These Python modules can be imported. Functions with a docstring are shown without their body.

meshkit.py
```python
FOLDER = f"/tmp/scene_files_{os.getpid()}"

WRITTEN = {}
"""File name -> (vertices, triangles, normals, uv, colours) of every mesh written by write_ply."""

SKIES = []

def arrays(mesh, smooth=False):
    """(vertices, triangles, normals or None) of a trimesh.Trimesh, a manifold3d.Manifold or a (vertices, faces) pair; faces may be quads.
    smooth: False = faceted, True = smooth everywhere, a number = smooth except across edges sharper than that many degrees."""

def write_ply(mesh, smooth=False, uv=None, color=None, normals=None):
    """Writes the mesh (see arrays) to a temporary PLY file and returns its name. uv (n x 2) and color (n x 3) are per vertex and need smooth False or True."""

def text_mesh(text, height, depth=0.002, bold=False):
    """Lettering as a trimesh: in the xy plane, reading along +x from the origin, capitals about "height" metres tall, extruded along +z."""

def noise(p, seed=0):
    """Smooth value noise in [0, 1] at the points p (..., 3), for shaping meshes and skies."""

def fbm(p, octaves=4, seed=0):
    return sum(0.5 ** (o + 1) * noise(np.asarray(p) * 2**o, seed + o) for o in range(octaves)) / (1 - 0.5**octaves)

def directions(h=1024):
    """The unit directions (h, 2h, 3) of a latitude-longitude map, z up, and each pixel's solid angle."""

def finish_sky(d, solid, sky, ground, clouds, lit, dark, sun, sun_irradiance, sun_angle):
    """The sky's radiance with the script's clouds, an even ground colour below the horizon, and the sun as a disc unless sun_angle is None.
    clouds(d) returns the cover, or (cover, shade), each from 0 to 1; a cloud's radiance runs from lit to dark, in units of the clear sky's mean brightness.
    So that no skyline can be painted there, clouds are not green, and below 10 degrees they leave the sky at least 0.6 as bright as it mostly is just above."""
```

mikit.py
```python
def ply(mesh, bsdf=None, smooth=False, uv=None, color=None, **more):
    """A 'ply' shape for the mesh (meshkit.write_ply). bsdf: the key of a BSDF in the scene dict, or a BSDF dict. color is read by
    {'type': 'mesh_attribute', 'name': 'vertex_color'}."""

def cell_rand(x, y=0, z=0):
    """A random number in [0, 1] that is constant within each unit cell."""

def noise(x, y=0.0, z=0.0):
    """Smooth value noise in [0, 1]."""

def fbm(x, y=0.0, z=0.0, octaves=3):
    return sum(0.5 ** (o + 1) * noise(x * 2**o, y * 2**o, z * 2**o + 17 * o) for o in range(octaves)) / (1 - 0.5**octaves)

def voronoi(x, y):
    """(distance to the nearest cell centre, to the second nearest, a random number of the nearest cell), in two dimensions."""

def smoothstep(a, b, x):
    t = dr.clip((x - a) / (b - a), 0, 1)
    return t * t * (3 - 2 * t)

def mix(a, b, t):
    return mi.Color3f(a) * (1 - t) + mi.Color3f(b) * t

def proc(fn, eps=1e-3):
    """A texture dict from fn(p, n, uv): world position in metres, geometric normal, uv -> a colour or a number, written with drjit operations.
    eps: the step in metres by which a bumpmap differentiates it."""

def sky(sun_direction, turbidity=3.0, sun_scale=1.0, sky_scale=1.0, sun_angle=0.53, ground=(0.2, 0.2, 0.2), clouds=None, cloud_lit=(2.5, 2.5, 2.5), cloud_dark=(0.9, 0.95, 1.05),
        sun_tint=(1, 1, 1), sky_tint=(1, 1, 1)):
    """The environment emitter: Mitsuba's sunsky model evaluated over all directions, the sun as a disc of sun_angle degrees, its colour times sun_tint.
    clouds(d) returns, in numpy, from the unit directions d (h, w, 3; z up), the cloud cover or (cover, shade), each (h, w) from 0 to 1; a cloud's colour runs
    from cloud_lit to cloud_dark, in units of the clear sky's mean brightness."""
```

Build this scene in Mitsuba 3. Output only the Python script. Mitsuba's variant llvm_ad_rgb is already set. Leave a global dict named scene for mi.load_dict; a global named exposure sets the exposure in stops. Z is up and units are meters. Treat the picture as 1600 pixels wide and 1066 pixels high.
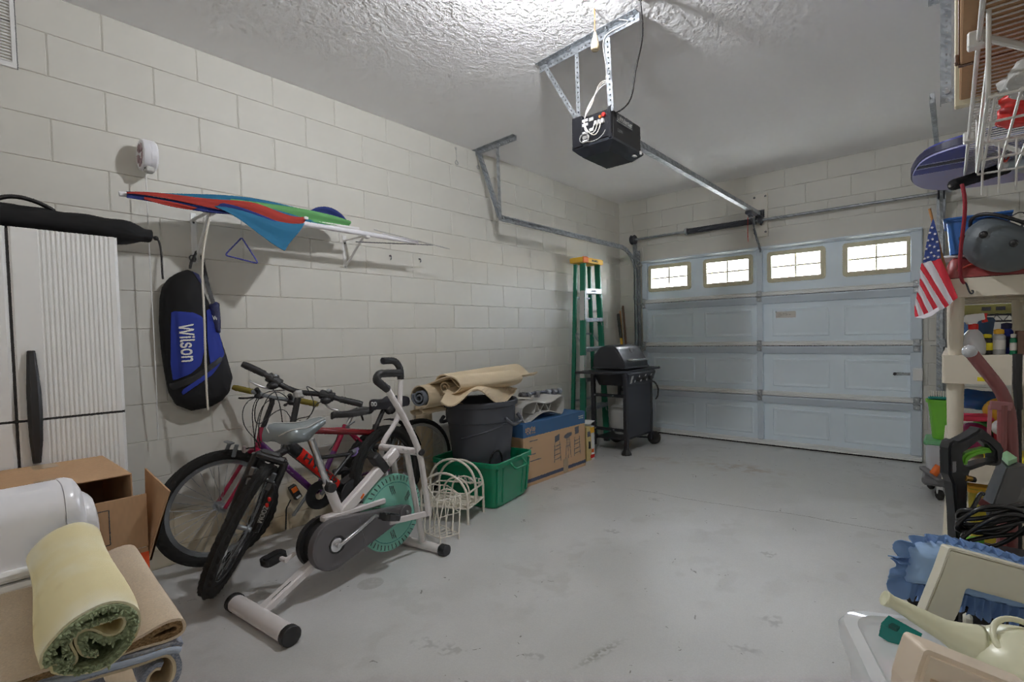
import math, random
import numpy as np, trimesh, shapely
import drjit as dr, mitsuba as mi
import mikit, meshkit
from shapely.geometry import Polygon, Point, LineString, box as sbox
from mikit import proc, noise, fbm, voronoi, smoothstep, mix, cell_rand

# ---------------------------------------------------------------- camera, sky, lights, exposure
T4 = mi.ScalarTransform4f
CAM = np.array([3.4442, 0.0, 1.2377])
YAW, PITCH, ROLL, FOC = 0.6651, -0.032, -0.0214, 778.78
_f0, _r0, _u0 = np.array([-math.sin(YAW), math.cos(YAW), 0]), np.array([math.cos(YAW), math.sin(YAW), 0]), np.array([0, 0, 1.0])
_f = math.cos(PITCH) * _f0 + math.sin(PITCH) * _u0
_u = -math.sin(PITCH) * _f0 + math.cos(PITCH) * _u0
_uu = -math.sin(ROLL) * _r0 + math.cos(ROLL) * _u
exposure = -0.02
scene, labels = {'type': 'scene'}, {}
scene['camera'] = {'type': 'perspective', 'fov': math.degrees(2 * math.atan(800 / FOC)), 'fov_axis': 'x', 'near_clip': 0.05, 'far_clip': 500.0,
                   'principal_point_offset_x': -82.0 / 1600, 'principal_point_offset_y': -16.25 / 1066,
                   'to_world': T4().look_at(origin=CAM.tolist(), target=(CAM + _f).tolist(), up=_uu.tolist())}
def _haze(d):
    c = meshkit.fbm(d * 2.3 + 4.0, 4)
    return np.clip(0.55 + 1.2 * (c - 0.4), 0, 1), 0.35 * c
SKY = 270.0
scene['sky'] = mikit.sky([0.75, -0.12, 0.75], turbidity=3.5, sun_scale=SKY, sky_scale=SKY, ground=(0.3, 0.3, 0.3), clouds=_haze, cloud_lit=(1.9, 1.9, 1.9), cloud_dark=(1.1, 1.15, 1.2))
LAMP_XY = (2.0, 1.70)
LAMP_POWER = 40
LAMP2_XY = (2.95, -0.35)  # unseen fill lamp added behind the camera to brighten the near side
LAMP2_POWER = 4.4
H, DD = 2.932, 5.602            # ceiling height, distance of the door wall
WR, YB = 3.90, -1.25            # right wall, rear wall

# ---------------------------------------------------------------- materials
def lin(c):
    if isinstance(c, str):
        c = tuple(int(c[i:i + 2], 16) / 255 for i in (0, 2, 4))
    return [x / 12.92 if x <= 0.04045 else ((x + 0.055) / 1.055) ** 2.4 for x in c]
def rgb(c): return {'type': 'rgb', 'value': lin(c)}
def mat(name, color=None, rough=0.6, metal=0.0, tex=None, spec=0.5, bump=None, bscale=0.001, beps=1e-3, **kw):
    d = {'type': 'principled', 'base_color': proc(tex) if tex else rgb(color), 'roughness': rough, 'metallic': metal, 'specular': spec, **kw}
    if bump is not None:
        d = {'type': 'bumpmap', 'arbitrary': proc(bump, beps), 'scale': bscale, 'bsdf': d}
    scene['m_' + name] = {'type': 'twosided', 'bsdf': d}
    return 'm_' + name

# ---------------------------------------------------------------- mesh helpers
cat = trimesh.util.concatenate
def _orient(self, multibody=None):
    if self.volume < 0: self.invert()
    return self
trimesh.Trimesh.fix_normals = _orient       # all meshes here are wound consistently; only the side may be wrong
def mx(loc=(0, 0, 0), rz=0, ry=0, rx=0):
    m = np.eye(4)
    for a, ax in ((rx, (1, 0, 0)), (ry, (0, 1, 0)), (rz, (0, 0, 1))):
        if a: m = trimesh.transformations.rotation_matrix(math.radians(a), ax) @ m
    m[:3, 3] = loc
    return m
def xf(mesh, m):
    mesh = mesh.copy(); mesh.apply_transform(m); return mesh
def at(mesh, loc=(0, 0, 0), rz=0, ry=0, rx=0): return xf(mesh, mx(loc, rz, ry, rx))
def axes(o, x, y, z):
    m = np.eye(4)
    for i, a in enumerate((x, y, z)): m[:3, i] = np.asarray(a, float) / np.linalg.norm(a)
    m[:3, 3] = o
    return m
def along(p0, p1, up=(0, 0, 1)):
    """matrix whose x axis runs from p0 to p1, z axis near up"""
    p0, p1 = np.array(p0, float), np.array(p1, float)
    x = (p1 - p0) / np.linalg.norm(p1 - p0)
    y = np.cross(up, x)
    if np.linalg.norm(y) < 1e-6: y = np.cross((0, 1, 0), x)
    y /= np.linalg.norm(y)
    return axes(p0, x, y, np.cross(x, y))
def cb(c, s, b=0.004):
    """box with chamfered edges: centre, size"""
    h = np.array(s, float) / 2
    b = min(b, 0.45 * h.min() * 2 * 0.98)
    P = []
    for sx in (-1, 1):
        for sy in (-1, 1):
            for sz in (-1, 1):
                for k in range(3):
                    q = h - b; q[k] = h[k]
                    P.append(q * (sx, sy, sz))
    return trimesh.convex.convex_hull(np.array(P) + c)
def b2(lo, hi, b=0.004):
    lo, hi = np.array(lo, float), np.array(hi, float)
    return cb((lo + hi) / 2, hi - lo, b)
def bar(p0, p1, w, h, b=0.003, up=(0, 0, 1)):
    L = np.linalg.norm(np.subtract(p1, p0))
    return xf(cb((L / 2, 0, 0), (L, w, h), b), along(p0, p1, up))
def ring_loft(rings, closed=False, cap=True):
    R = np.array(rings, float); n, k = R.shape[:2]
    v = R.reshape(-1, 3); f = []
    for i in range(n if closed else n - 1):
        a, b = i * k, ((i + 1) % n) * k
        for j in range(k):
            j2 = (j + 1) % k
            f += [[a + j, a + j2, b + j2], [a + j, b + j2, b + j]]
    if cap and not closed:
        v = np.vstack([v, R[0].mean(0), R[-1].mean(0)])
        for j in range(k):
            j2 = (j + 1) % k
            f += [[j2, j, n * k], [(n - 1) * k + j, (n - 1) * k + j2, n * k + 1]]
    m = trimesh.Trimesh(v, np.array(f), process=False)
    return m
def path_frames(P, closed=False):
    P = np.array(P, float); n = len(P)
    if closed: t = np.roll(P, -1, 0) - np.roll(P, 1, 0)
    else:
        t = np.gradient(P, axis=0)
    t /= np.maximum(np.linalg.norm(t, axis=1, keepdims=True), 1e-9)
    a = np.array([0, 0, 1.0]) if abs(t[0][2]) < 0.9 else np.array([1.0, 0, 0])
    N = []
    u = a - t[0] * (a @ t[0]); u /= np.linalg.norm(u)
    for i in range(n):
        u = u - t[i] * (u @ t[i]); u /= max(np.linalg.norm(u), 1e-9); N.append(u)
    N = np.array(N)
    return P, t, N, np.cross(t, N)
def tube(P, r, n=8, closed=False, flat=1.0):
    P, t, N, B = path_frames(P, closed)
    r = np.broadcast_to(np.asarray(r, float), (len(P),))
    a = np.linspace(0, 2 * np.pi, n, endpoint=False)
    R = P[:, None] + r[:, None, None] * (np.cos(a)[None, :, None] * N[:, None] + flat * np.sin(a)[None, :, None] * B[:, None])
    m = ring_loft(R, closed); m.fix_normals(); return m
def spline(P, n=40, closed=False):
    from scipy.interpolate import splprep, splev
    P = np.array(P, float)
    if closed: P = np.vstack([P, P[:1]])
    k = min(3, len(P) - 1)
    tck, _ = splprep(P.T, s=0, k=k, per=closed)
    return np.array(splev(np.linspace(0, 1, n, endpoint=not closed), tck)).T
def rounded(P, r=0.05, n=5):
    """polyline with its corners rounded"""
    P = np.array(P, float); out = [P[0]]
    for a, b, c in zip(P[:-2], P[1:-1], P[2:]):
        la, lc = np.linalg.norm(a - b), np.linalg.norm(c - b)
        d = min(r, la * 0.49, lc * 0.49)
        s, e = b + (a - b) / la * d, b + (c - b) / lc * d
        for t in np.linspace(0, 1, n): out.append((1 - t) ** 2 * s + 2 * t * (1 - t) * b + t * t * e)
    out.append(P[-1]); return np.array(out)
def cyl(p0, p1, r, n=16, r2=None):
    """closed cylinder or cone with a small edge"""
    p0, p1 = np.array(p0, float), np.array(p1, float); L = np.linalg.norm(p1 - p0); r2 = r if r2 is None else r2
    b = min(0.08 * min(r, r2), 0.1 * L)
    m = lathe([(0, 0), (r - b, 0), (r, b), (r2, L - b), (r2 - b, L), (0, L)], n)
    z = (p1 - p0) / L; x = np.cross(z, (0, 0, 1) if abs(z[2]) < 0.9 else (1, 0, 0)); x /= np.linalg.norm(x)
    return xf(m, axes(p0, x, np.cross(z, x), z))
def lathe(prof, n=24, sx=1.0, sy=1.0):
    prof = np.array(prof, float); a = np.linspace(0, 2 * np.pi, n, endpoint=False)
    R = np.stack([prof[:, None, 0] * np.cos(a) * sx, prof[:, None, 0] * np.sin(a) * sy, np.repeat(prof[:, 1:2], n, 1)], -1)
    m = ring_loft(R, cap=False); m.merge_vertices(); m.update_faces(m.nondegenerate_faces()); m.fix_normals(); return m
def ext(poly, h, m=None):
    """shapely polygon(s) extruded along z"""
    g = [trimesh.creation.extrude_polygon(p, h, engine='earcut') for p in getattr(poly, 'geoms', [poly]) if p.area > 1e-9]
    g = cat(g)
    return g if m is None else xf(g, m)
def rpoly(w, h, r, seg=4): return sbox(-w / 2 + r, -h / 2 + r, w / 2 - r, h / 2 - r).buffer(r, quad_segs=seg)
def sheet(fn, nu, nv, th=0.0, cu=False):
    """surface of fn(u, v) -> xyz with u, v in [0, 1], given a thickness along its normals"""
    u, v = np.meshgrid(np.linspace(0, 1, nu), np.linspace(0, 1, nv), indexing='ij')
    P = np.stack(fn(u, v), -1)
    return grid_mesh(P, th)
def grid_mesh(P, th=0.0):
    nu, nv = P.shape[:2]
    i = np.arange(nu * nv).reshape(nu, nv)
    q = np.stack([i[:-1, :-1], i[1:, :-1], i[1:, 1:], i[:-1, 1:]], -1).reshape(-1, 4)
    f = np.vstack([q[:, [0, 1, 2]], q[:, [0, 2, 3]]])
    v = P.reshape(-1, 3)
    if not th: return trimesh.Trimesh(v, f, process=False)
    du, dv = np.gradient(P, axis=0), np.gradient(P, axis=1)
    n = np.cross(du, dv).reshape(-1, 3); n /= np.maximum(np.linalg.norm(n, axis=1, keepdims=True), 1e-9)
    N = len(v); e = np.concatenate([i[:, 0], i[-1, 1:], i[-2::-1, -1], i[0, -2:0:-1]])
    e2 = np.roll(e, -1)
    side = np.vstack([np.stack([e2, e, e + N], 1), np.stack([e2, e + N, e2 + N], 1)])
    m = trimesh.Trimesh(np.vstack([v + n * th / 2, v - n * th / 2]), np.vstack([f, f[:, ::-1] + N, side]), process=False)
    m.fix_normals(); return m
def sphere(c, r, sub=2, s=(1, 1, 1)):
    m = trimesh.creation.icosphere(subdivisions=sub, radius=1.0); m.apply_scale(np.array(s) * r); m.apply_translation(c); return m
def soft(m, n=1, shrink=0):
    return m.subdivide_loop(n)
def lump(m, amp, freq, seed=0):
    """displaces along the normals by noise"""
    m = m.copy(); m.merge_vertices()
    d = meshkit.fbm(m.vertices * freq + 11.3 * seed, 3, seed) - 0.5
    m.vertices = m.vertices + m.vertex_normals * (amp * 2 * d)[:, None]
    return m
def text_on(text, height, o, x, y, depth=0.002, bold=False, width=None, center=True):
    m = meshkit.text_mesh(text, height, depth, bold)
    lo, hi = m.bounds
    if width: m.apply_scale([width / (hi[0] - lo[0]), 1, 1]); lo, hi = m.bounds
    if center: m.apply_translation([-(lo[0] + hi[0]) / 2, -(lo[1] + hi[1]) / 2, 0])
    return xf(m, axes(o, x, y, np.cross(x, y)))

# ---------------------------------------------------------------- registry
_count = {}
def numbered(name):
    k = _count.get(name, 0); _count[name] = k + 1
    return name if k == 0 else f'{name}_{k:03d}'
def obj(name, mesh, m, parent=None, smooth=30, label=None, **kw):
    """one entry of the scene; returns its key"""
    key = numbered((parent + '__' if parent else '') + name)
    d = mesh if isinstance(mesh, dict) else mikit.ply(mesh, m, smooth=smooth, **kw)
    scene[key] = d
    if label: labels.setdefault(key, {})['label'] = label
    return key
def thing(name, label, category, group=None):
    key = numbered(name); labels[key] = {'label': label, 'category': category}
    if group: labels[key]['group'] = group
    return key
def one(name, mesh, m, label, category, group=None, smooth=30):
    key = obj(name, mesh, m, None, smooth); labels[key] = {'label': label, 'category': category}
    if group: labels[key]['group'] = group
    return key
def struct(name, mesh, m, parent=None, smooth=False, label=None):
    key = obj(name, mesh, m, parent, smooth, label)
    if not parent: labels.setdefault(key, {})['kind'] = 'structure'
    return key
def stuff(name, mesh, m, parent, smooth=30, label=None):
    key = obj(name, mesh, m, parent, smooth, label); labels.setdefault(key, {})['kind'] = 'stuff'; return key
def copy_of(d, m): return {**d, 'to_world': T4(m.tolist())}
# ---------------------------------------------------------------- procedural colours
def _floor(p, n, uv):
    x, y = p.x, p.y
    a = fbm(x * 1.3, y * 1.3, 0, 4); b = fbm(x * 9, y * 9, 3, 3); g = noise(x * 260, y * 260)
    c = mix(lin((0.735, 0.735, 0.73)), lin((0.78, 0.78, 0.78)), smoothstep(0.35, 0.65, a))
    c = mix(c, mi.Color3f(lin((0.60, 0.59, 0.565))), 0.2 * smoothstep(0.55, 0.75, b) * smoothstep(0.4, 0.7, fbm(x * 2.2 + 5, y * 2.2, 1, 3)))
    # small dark scuffs and specks
    d, _, r = voronoi(x * 7.0 + 0.6 * noise(x * 30, y * 30), y * 7.0 + 0.6 * noise(y * 30, x * 30, 4))
    sp = smoothstep(0.055, 0.02, d) * smoothstep(0.72, 0.75, r)
    d2, _, r2 = voronoi(x * 2.1 + 0.25 * fbm(x * 20, y * 20), y * 4.3 + 0.4 * fbm(y * 20, x * 20, 9))
    sp2 = smoothstep(0.17, 0.06, d2) * smoothstep(0.80, 0.84, r2) * smoothstep(0.35, 0.6, noise(x * 60, y * 60, 2))
    c = mix(c, mi.Color3f(lin((0.36, 0.35, 0.33))), 0.7 * sp + 0.25 * sp2)
    # rusty traces by the door
    ru = dr.exp(-dr.square((x - 1.9) / 0.35) - dr.square((y - 4.5) / 0.14)) + 0.7 * dr.exp(-dr.square((x - 1.2) / 0.2) - dr.square((y - 4.4) / 0.1))
    c = mix(c, mi.Color3f(lin((0.62, 0.53, 0.44))), 0.55 * dr.clip(ru, 0, 1) * smoothstep(0.3, 0.7, fbm(x * 14, y * 14, 6, 3)))
    # grey scrape in the foreground
    sc = dr.exp(-dr.square((x - 2.36 - 0.2 * (y - 1.55)) / 0.02) - dr.square((y - 1.56) / 0.10))
    c = mix(c, mi.Color3f(lin((0.50, 0.50, 0.46))), 0.7 * dr.clip(sc, 0, 1) * smoothstep(0.25, 0.6, noise(x * 90, y * 90)))
    # round feet marks near the exercise bike
    for (mx_, my_) in ([(1.112, 1.338), (0.73, 1.001)]):
        q = dr.sqrt(dr.square(x - mx_) + dr.square(y - my_))
        c = mix(c, mi.Color3f(lin((0.60, 0.595, 0.575))), 0.45 * smoothstep(0.066, 0.060, q) * (0.6 + 0.5 * noise(x * 70, y * 70, 5)))
    # hairline crack across the slab
    cy = 3.42 + 0.13 * (x - 2.0) + 0.07 * (fbm(x * 3, 2.0, 0, 4) - 0.5) + 0.1 * noise(x * 0.9, 7.7)
    cr = smoothstep(0.006, 0.002, dr.abs(y - cy)) * smoothstep(1.3, 1.6, x)
    c = mix(c, mi.Color3f(lin((0.44, 0.43, 0.41))), 0.55 * cr)
    return c * (0.97 + 0.06 * g)
def _wall(p, n, uv):
    x, y, z = p.x, p.y, p.z
    a = fbm(y * 1.7 + x, z * 1.7, 2, 3)
    c = mix(lin((0.815, 0.806, 0.775)), lin((0.832, 0.824, 0.798)), a)
    # tan tone along the foot of the wall, ragged at its upper edge
    e0 = z - 0.30 - 0.22 * (fbm(y * 3.1, 1.0, 4, 4) - 0.5) - 0.10 * (fbm(y * 13, z * 13, 6, 3) - 0.5)
    w0 = smoothstep(0.45, 0.8, y) * smoothstep(2.3, 1.7, y) * smoothstep(0.5, 0.2, x) * smoothstep(0.05, -0.05, e0)
    c = mix(c, mix(lin((0.80, 0.735, 0.62)), lin((0.86, 0.81, 0.71)), fbm(y * 8, z * 8, 9, 4)), 0.8 * w0)
    # damp, peeling paint stain at the foot of the wall
    s = smoothstep(0.62, 0.8, fbm(y * 5 + 3, z * 7 + x, 5, 4) * 0.75 + 0.42 * dr.exp(-dr.square((y - 1.35) / 0.35)) * smoothstep(0.4, 0.05, z))
    c = mix(c, mi.Color3f(lin((0.70, 0.60, 0.45))), 0.75 * s * smoothstep(0.6, 0.3, z))
    b = smoothstep(0.73, 0.78, fbm(y * 16, z * 16, 8, 3) * 0.8 + 0.3 * dr.exp(-dr.square((y - 1.42) / 0.14) - dr.square((z - 0.13) / 0.1)))
    return mix(c, mi.Color3f(lin((0.45, 0.42, 0.37))), 0.5 * b * smoothstep(0.5, 0.3, z))
def _wallbump(p, n, uv): return fbm(p.x * 40 + p.y * 40, p.z * 40, p.y * 7, 3)
def _ceilbump(p, n, uv):
    w = fbm(p.x * 42, p.y * 42, 0, 3)
    return smoothstep(0.42, 0.62, w) + 0.3 * noise(p.x * 120, p.y * 120)
def _galv(p, n, uv):
    d, e, r = voronoi((p.x + p.z) * 60, (p.y + 0.7 * p.z) * 60)
    return mix(lin((0.56, 0.58, 0.60)), lin((0.74, 0.76, 0.78)), r)
def _card(p, n, uv):
    a = fbm(p.x * 5, p.y * 5, p.z * 5, 3); g = noise(p.x * 180, p.y * 180, p.z * 40)
    return mix(lin((0.66, 0.525, 0.405)), lin((0.72, 0.59, 0.465)), a) * (0.95 + 0.1 * g)
def _rug_back(p, n, uv):
    a = fbm(p.x * 5, p.y * 5, p.z * 5, 4); g = 0.5 + 0.5 * dr.sin(p.x * 900) * dr.sin(p.y * 700 + p.z * 500)
    c = mix(lin((0.90, 0.885, 0.80)), lin((0.87, 0.825, 0.66)), smoothstep(0.35, 0.62, a))
    c = mix(c, mi.Color3f(lin((0.68, 0.57, 0.33))), 0.6 * smoothstep(0.62, 0.78, fbm(p.x * 9 + 2, p.y * 9, p.z * 9, 3)))
    return c * (0.93 + 0.09 * g)
def _tan_carpet(p, n, uv):
    a = fbm(p.x * 8, p.y * 8, p.z * 8, 3); g = noise(p.x * 350, p.y * 350, p.z * 350)
    return mix(lin((0.75, 0.68, 0.60)), lin((0.81, 0.745, 0.665)), a) * (0.88 + 0.2 * g)
def _green_pile(p, n, uv):
    g = noise(p.x * 200, p.y * 200, p.z * 200)
    return mix(lin((0.40, 0.43, 0.33)), lin((0.66, 0.71, 0.58)), g)
def _brown_pile(p, n, uv):
    g = noise(p.x * 260, p.y * 260, p.z * 260)
    return mix(lin((0.30, 0.22, 0.14)), lin((0.56, 0.46, 0.34)), g)
def _blue_pile(p, n, uv):
    g = noise(p.x * 260, p.y * 260, p.z * 260); a = smoothstep(0.45, 0.55, fbm(p.x * 12, p.y * 12, p.z * 12, 2))
    return mix(lin((0.42, 0.45, 0.52)), lin((0.72, 0.73, 0.76)), 0.3 * a + 0.7 * g)
def _tan_weave(p, n, uv):
    g = 0.5 + 0.5 * dr.sin(p.x * 420 + p.y * 300) * dr.sin(p.y * 420 - p.x * 300 + p.z * 300)
    a = fbm(p.x * 6, p.y * 6, p.z * 6, 3)
    return mix(lin((0.76, 0.69, 0.585)), lin((0.82, 0.755, 0.645)), a) * (0.96 + 0.05 * g)

M = {}
def mk(k, *a, **kw): M[k] = mat(k, *a, **kw)
mk('wall', tex=_wall, rough=0.55, spec=0.4, bump=_wallbump, bscale=0.0012)
mk('ceiling', (0.935, 0.935, 0.94), rough=0.9, spec=0.0, bump=_ceilbump, bscale=0.0045, beps=0.003)
mk('floor', tex=_floor, rough=0.38, spec=0.45)
mk('galv', tex=_galv, rough=0.5, metal=0.8)
mk('steel', (0.80, 0.81, 0.82), rough=0.25, metal=1.0)
mk('chrome', (0.88, 0.88, 0.89), rough=0.08, metal=1.0)
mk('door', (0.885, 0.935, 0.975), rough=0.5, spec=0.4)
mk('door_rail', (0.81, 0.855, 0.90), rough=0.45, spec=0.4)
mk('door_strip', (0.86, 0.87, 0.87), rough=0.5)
mk('dark_steel', (0.27, 0.28, 0.31), rough=0.4, metal=0.6)
mk('spring', (0.25, 0.26, 0.29), rough=0.45, metal=0.3)
mk('cream_frame', (0.80, 0.78, 0.68), rough=0.5)
mk('white', (0.90, 0.90, 0.90), rough=0.4)
mk('white_gloss', (0.92, 0.92, 0.945), rough=0.22)
mk('offwhite', (0.84, 0.82, 0.78), rough=0.4)
mk('black', (0.10, 0.10, 0.105), rough=0.5)
mk('black_gloss', (0.085, 0.09, 0.11), rough=0.22, spec=0.6)
mk('black_matte', (0.105, 0.105, 0.11), rough=0.85, spec=0.25)
mk('rubber', (0.12, 0.118, 0.115), rough=0.8, spec=0.3)
mk('charcoal', (0.22, 0.23, 0.255), rough=0.5)
mk('grey', (0.45, 0.45, 0.46), rough=0.45)
mk('light_grey', (0.70, 0.70, 0.69), rough=0.5)
mk('card', tex=_card, rough=0.85, spec=0.2)
mk('card_dark', (0.50, 0.38, 0.28), rough=0.9, spec=0.2)
mk('rug_back', tex=_rug_back, rough=0.95, spec=0.1)
mk('tan_carpet', tex=_tan_carpet, rough=0.95, spec=0.1)
mk('green_pile', tex=_green_pile, rough=1.0, spec=0.05)
mk('brown_pile', tex=_brown_pile, rough=1.0, spec=0.05)
mk('blue_pile', tex=_blue_pile, rough=1.0, spec=0.05)
mk('tan_weave', tex=_tan_weave, rough=0.9, spec=0.1)
mk('green_plastic', (0.045, 0.47, 0.33), rough=0.35)
mk('green_fibre', (0.06, 0.40, 0.30), rough=0.45)
mk('lime', (0.44, 0.72, 0.22), rough=0.35)
mk('yellow', (0.90, 0.70, 0.20), rough=0.45)
mk('bright_yellow', (0.90, 0.84, 0.15), rough=0.45)
mk('orange', (0.88, 0.42, 0.14), rough=0.5)
mk('red', (0.78, 0.14, 0.12), rough=0.4)
mk('blue', (0.16, 0.36, 0.62), rough=0.4)
mk('royal', (0.13, 0.20, 0.56), rough=0.75)
mk('navy', (0.10, 0.12, 0.28), rough=0.6)
mk('purple', (0.34, 0.15, 0.42), rough=0.3)
mk('magenta', (0.55, 0.14, 0.36), rough=0.3)
mk('teal', (0.09, 0.47, 0.45), rough=0.4)
mk('wood', (0.66, 0.48, 0.30), rough=0.6)
mk('clear', None or (0.86, 0.88, 0.90), rough=0.12, spec_trans=0.0)
scene['m_pane'] = {'type': 'thindielectric', 'int_ior': 1.5, 'ext_ior': 1.0}
# ---------------------------------------------------------------- lamp fittings
def lamp(xy, power, tint, lab, drop=0.0):
    x, y = xy
    t = thing('ceiling_lamp', lab, 'ceiling light')
    obj('base', at(lathe([(0, 0), (0.085, 0), (0.085, 0.012), (0.07, 0.026), (0.045, 0.03), (0.03, 0.034), (0, 0.034)], 24), (x, y, H), rx=180), M['white'], t)
    if drop: obj('cord', cyl((x, y, H - 0.04), (x, y, H - 0.036 - drop), 0.006, 8), M['white'], t)
    b = at(lathe([(0.018, 0), (0.024, 0.008), (0.040, 0.026), (0.046, 0.045), (0.040, 0.066), (0.025, 0.079), (0, 0.083)], 24), (x, y, H - 0.034 - drop), rx=180)
    k = obj('bulb', b, M['white'], t, smooth=True)
    scene[k]['emitter'] = {'type': 'area', 'radiance': {'type': 'rgb', 'value': [power * c for c in tint]}}
lamp(LAMP_XY, LAMP_POWER * 22, (0.965, 0.985, 1.02), 'white ceiling lamp with a glowing bulb in front of the opener bracket')
lamp(LAMP2_XY, LAMP2_POWER * 22, (1.0, 0.93, 0.82), 'white pendant lamp with a bare bulb behind the camera near the rear wall', 0.55)

# ---------------------------------------------------------------- shell
struct('floor', b2((-0.3, YB - 0.2, -0.12), (WR + 0.3, DD + 0.12, 0), 0.001), M['floor'])
struct('ceiling', b2((-0.3, YB - 0.2, H), (WR + 0.3, DD + 0.3, H + 0.15), 0.001), M['ceiling'])
struct('ground', b2((-30, DD + 0.12, -0.2), (34, 40, -0.03), 0.001), mat('drive', (0.72, 0.71, 0.68), rough=0.9))
wl = struct('wall_left', b2((-0.25, YB - 0.2, 0), (-0.006, DD + 0.3, H), 0.0005), M['wall'])
struct('wall_right', b2((WR, YB - 0.2, 0), (WR + 0.2, DD + 0.3, H), 0.0005), M['wall'])
struct('wall_rear', b2((-0.25, YB - 0.2, 0), (WR + 0.2, YB, H), 0.0005), M['wall'])
DX0, DX1, DZ1 = 0.365, 3.19, 2.120       # door opening
wf = struct('wall_front', cat([b2((-0.25, DD, 0), (DX0, DD + 0.2, H), 0.0005), b2((DX1, DD, 0), (WR + 0.2, DD + 0.2, H), 0.0005), b2((DX0, DD, DZ1), (DX1, DD + 0.2, H), 0.0005)]), M['wall'])

def block_mesh(L, hgt, d=0.022, g=0.0006, bh=0.0022, bv=0.0055):
    """painted concrete block, front face at x=0, centred in y, bottom at z=0"""
    P = []
    y, z = L / 2 - g, hgt / 2 - g
    for sy in (-1, 1):
        for sz in (-1, 1):
            P += [(0, sy * (y - bv), sz * (z - bh)), (-0.0036, sy * y, sz * z), (-d, sy * y, sz * z)]
    m = trimesh.convex.convex_hull(np.array(P)); m.apply_translation((0, 0, hgt / 2)); return m
Q = 0.2032
ZB = 2.5407 - 12 * Q        # bottom of the first whole course
Y0 = 0.4044
_bd = {}
def blockd(L, hgt):
    k = (round(L, 4), round(hgt, 4))
    if k not in _bd: _bd[k] = mikit.ply(block_mesh(L, hgt), M['wall'], smooth=False)
    return _bd[k]
rnd = random.Random(3)
ylo, yhi = -0.1, DD
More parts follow.
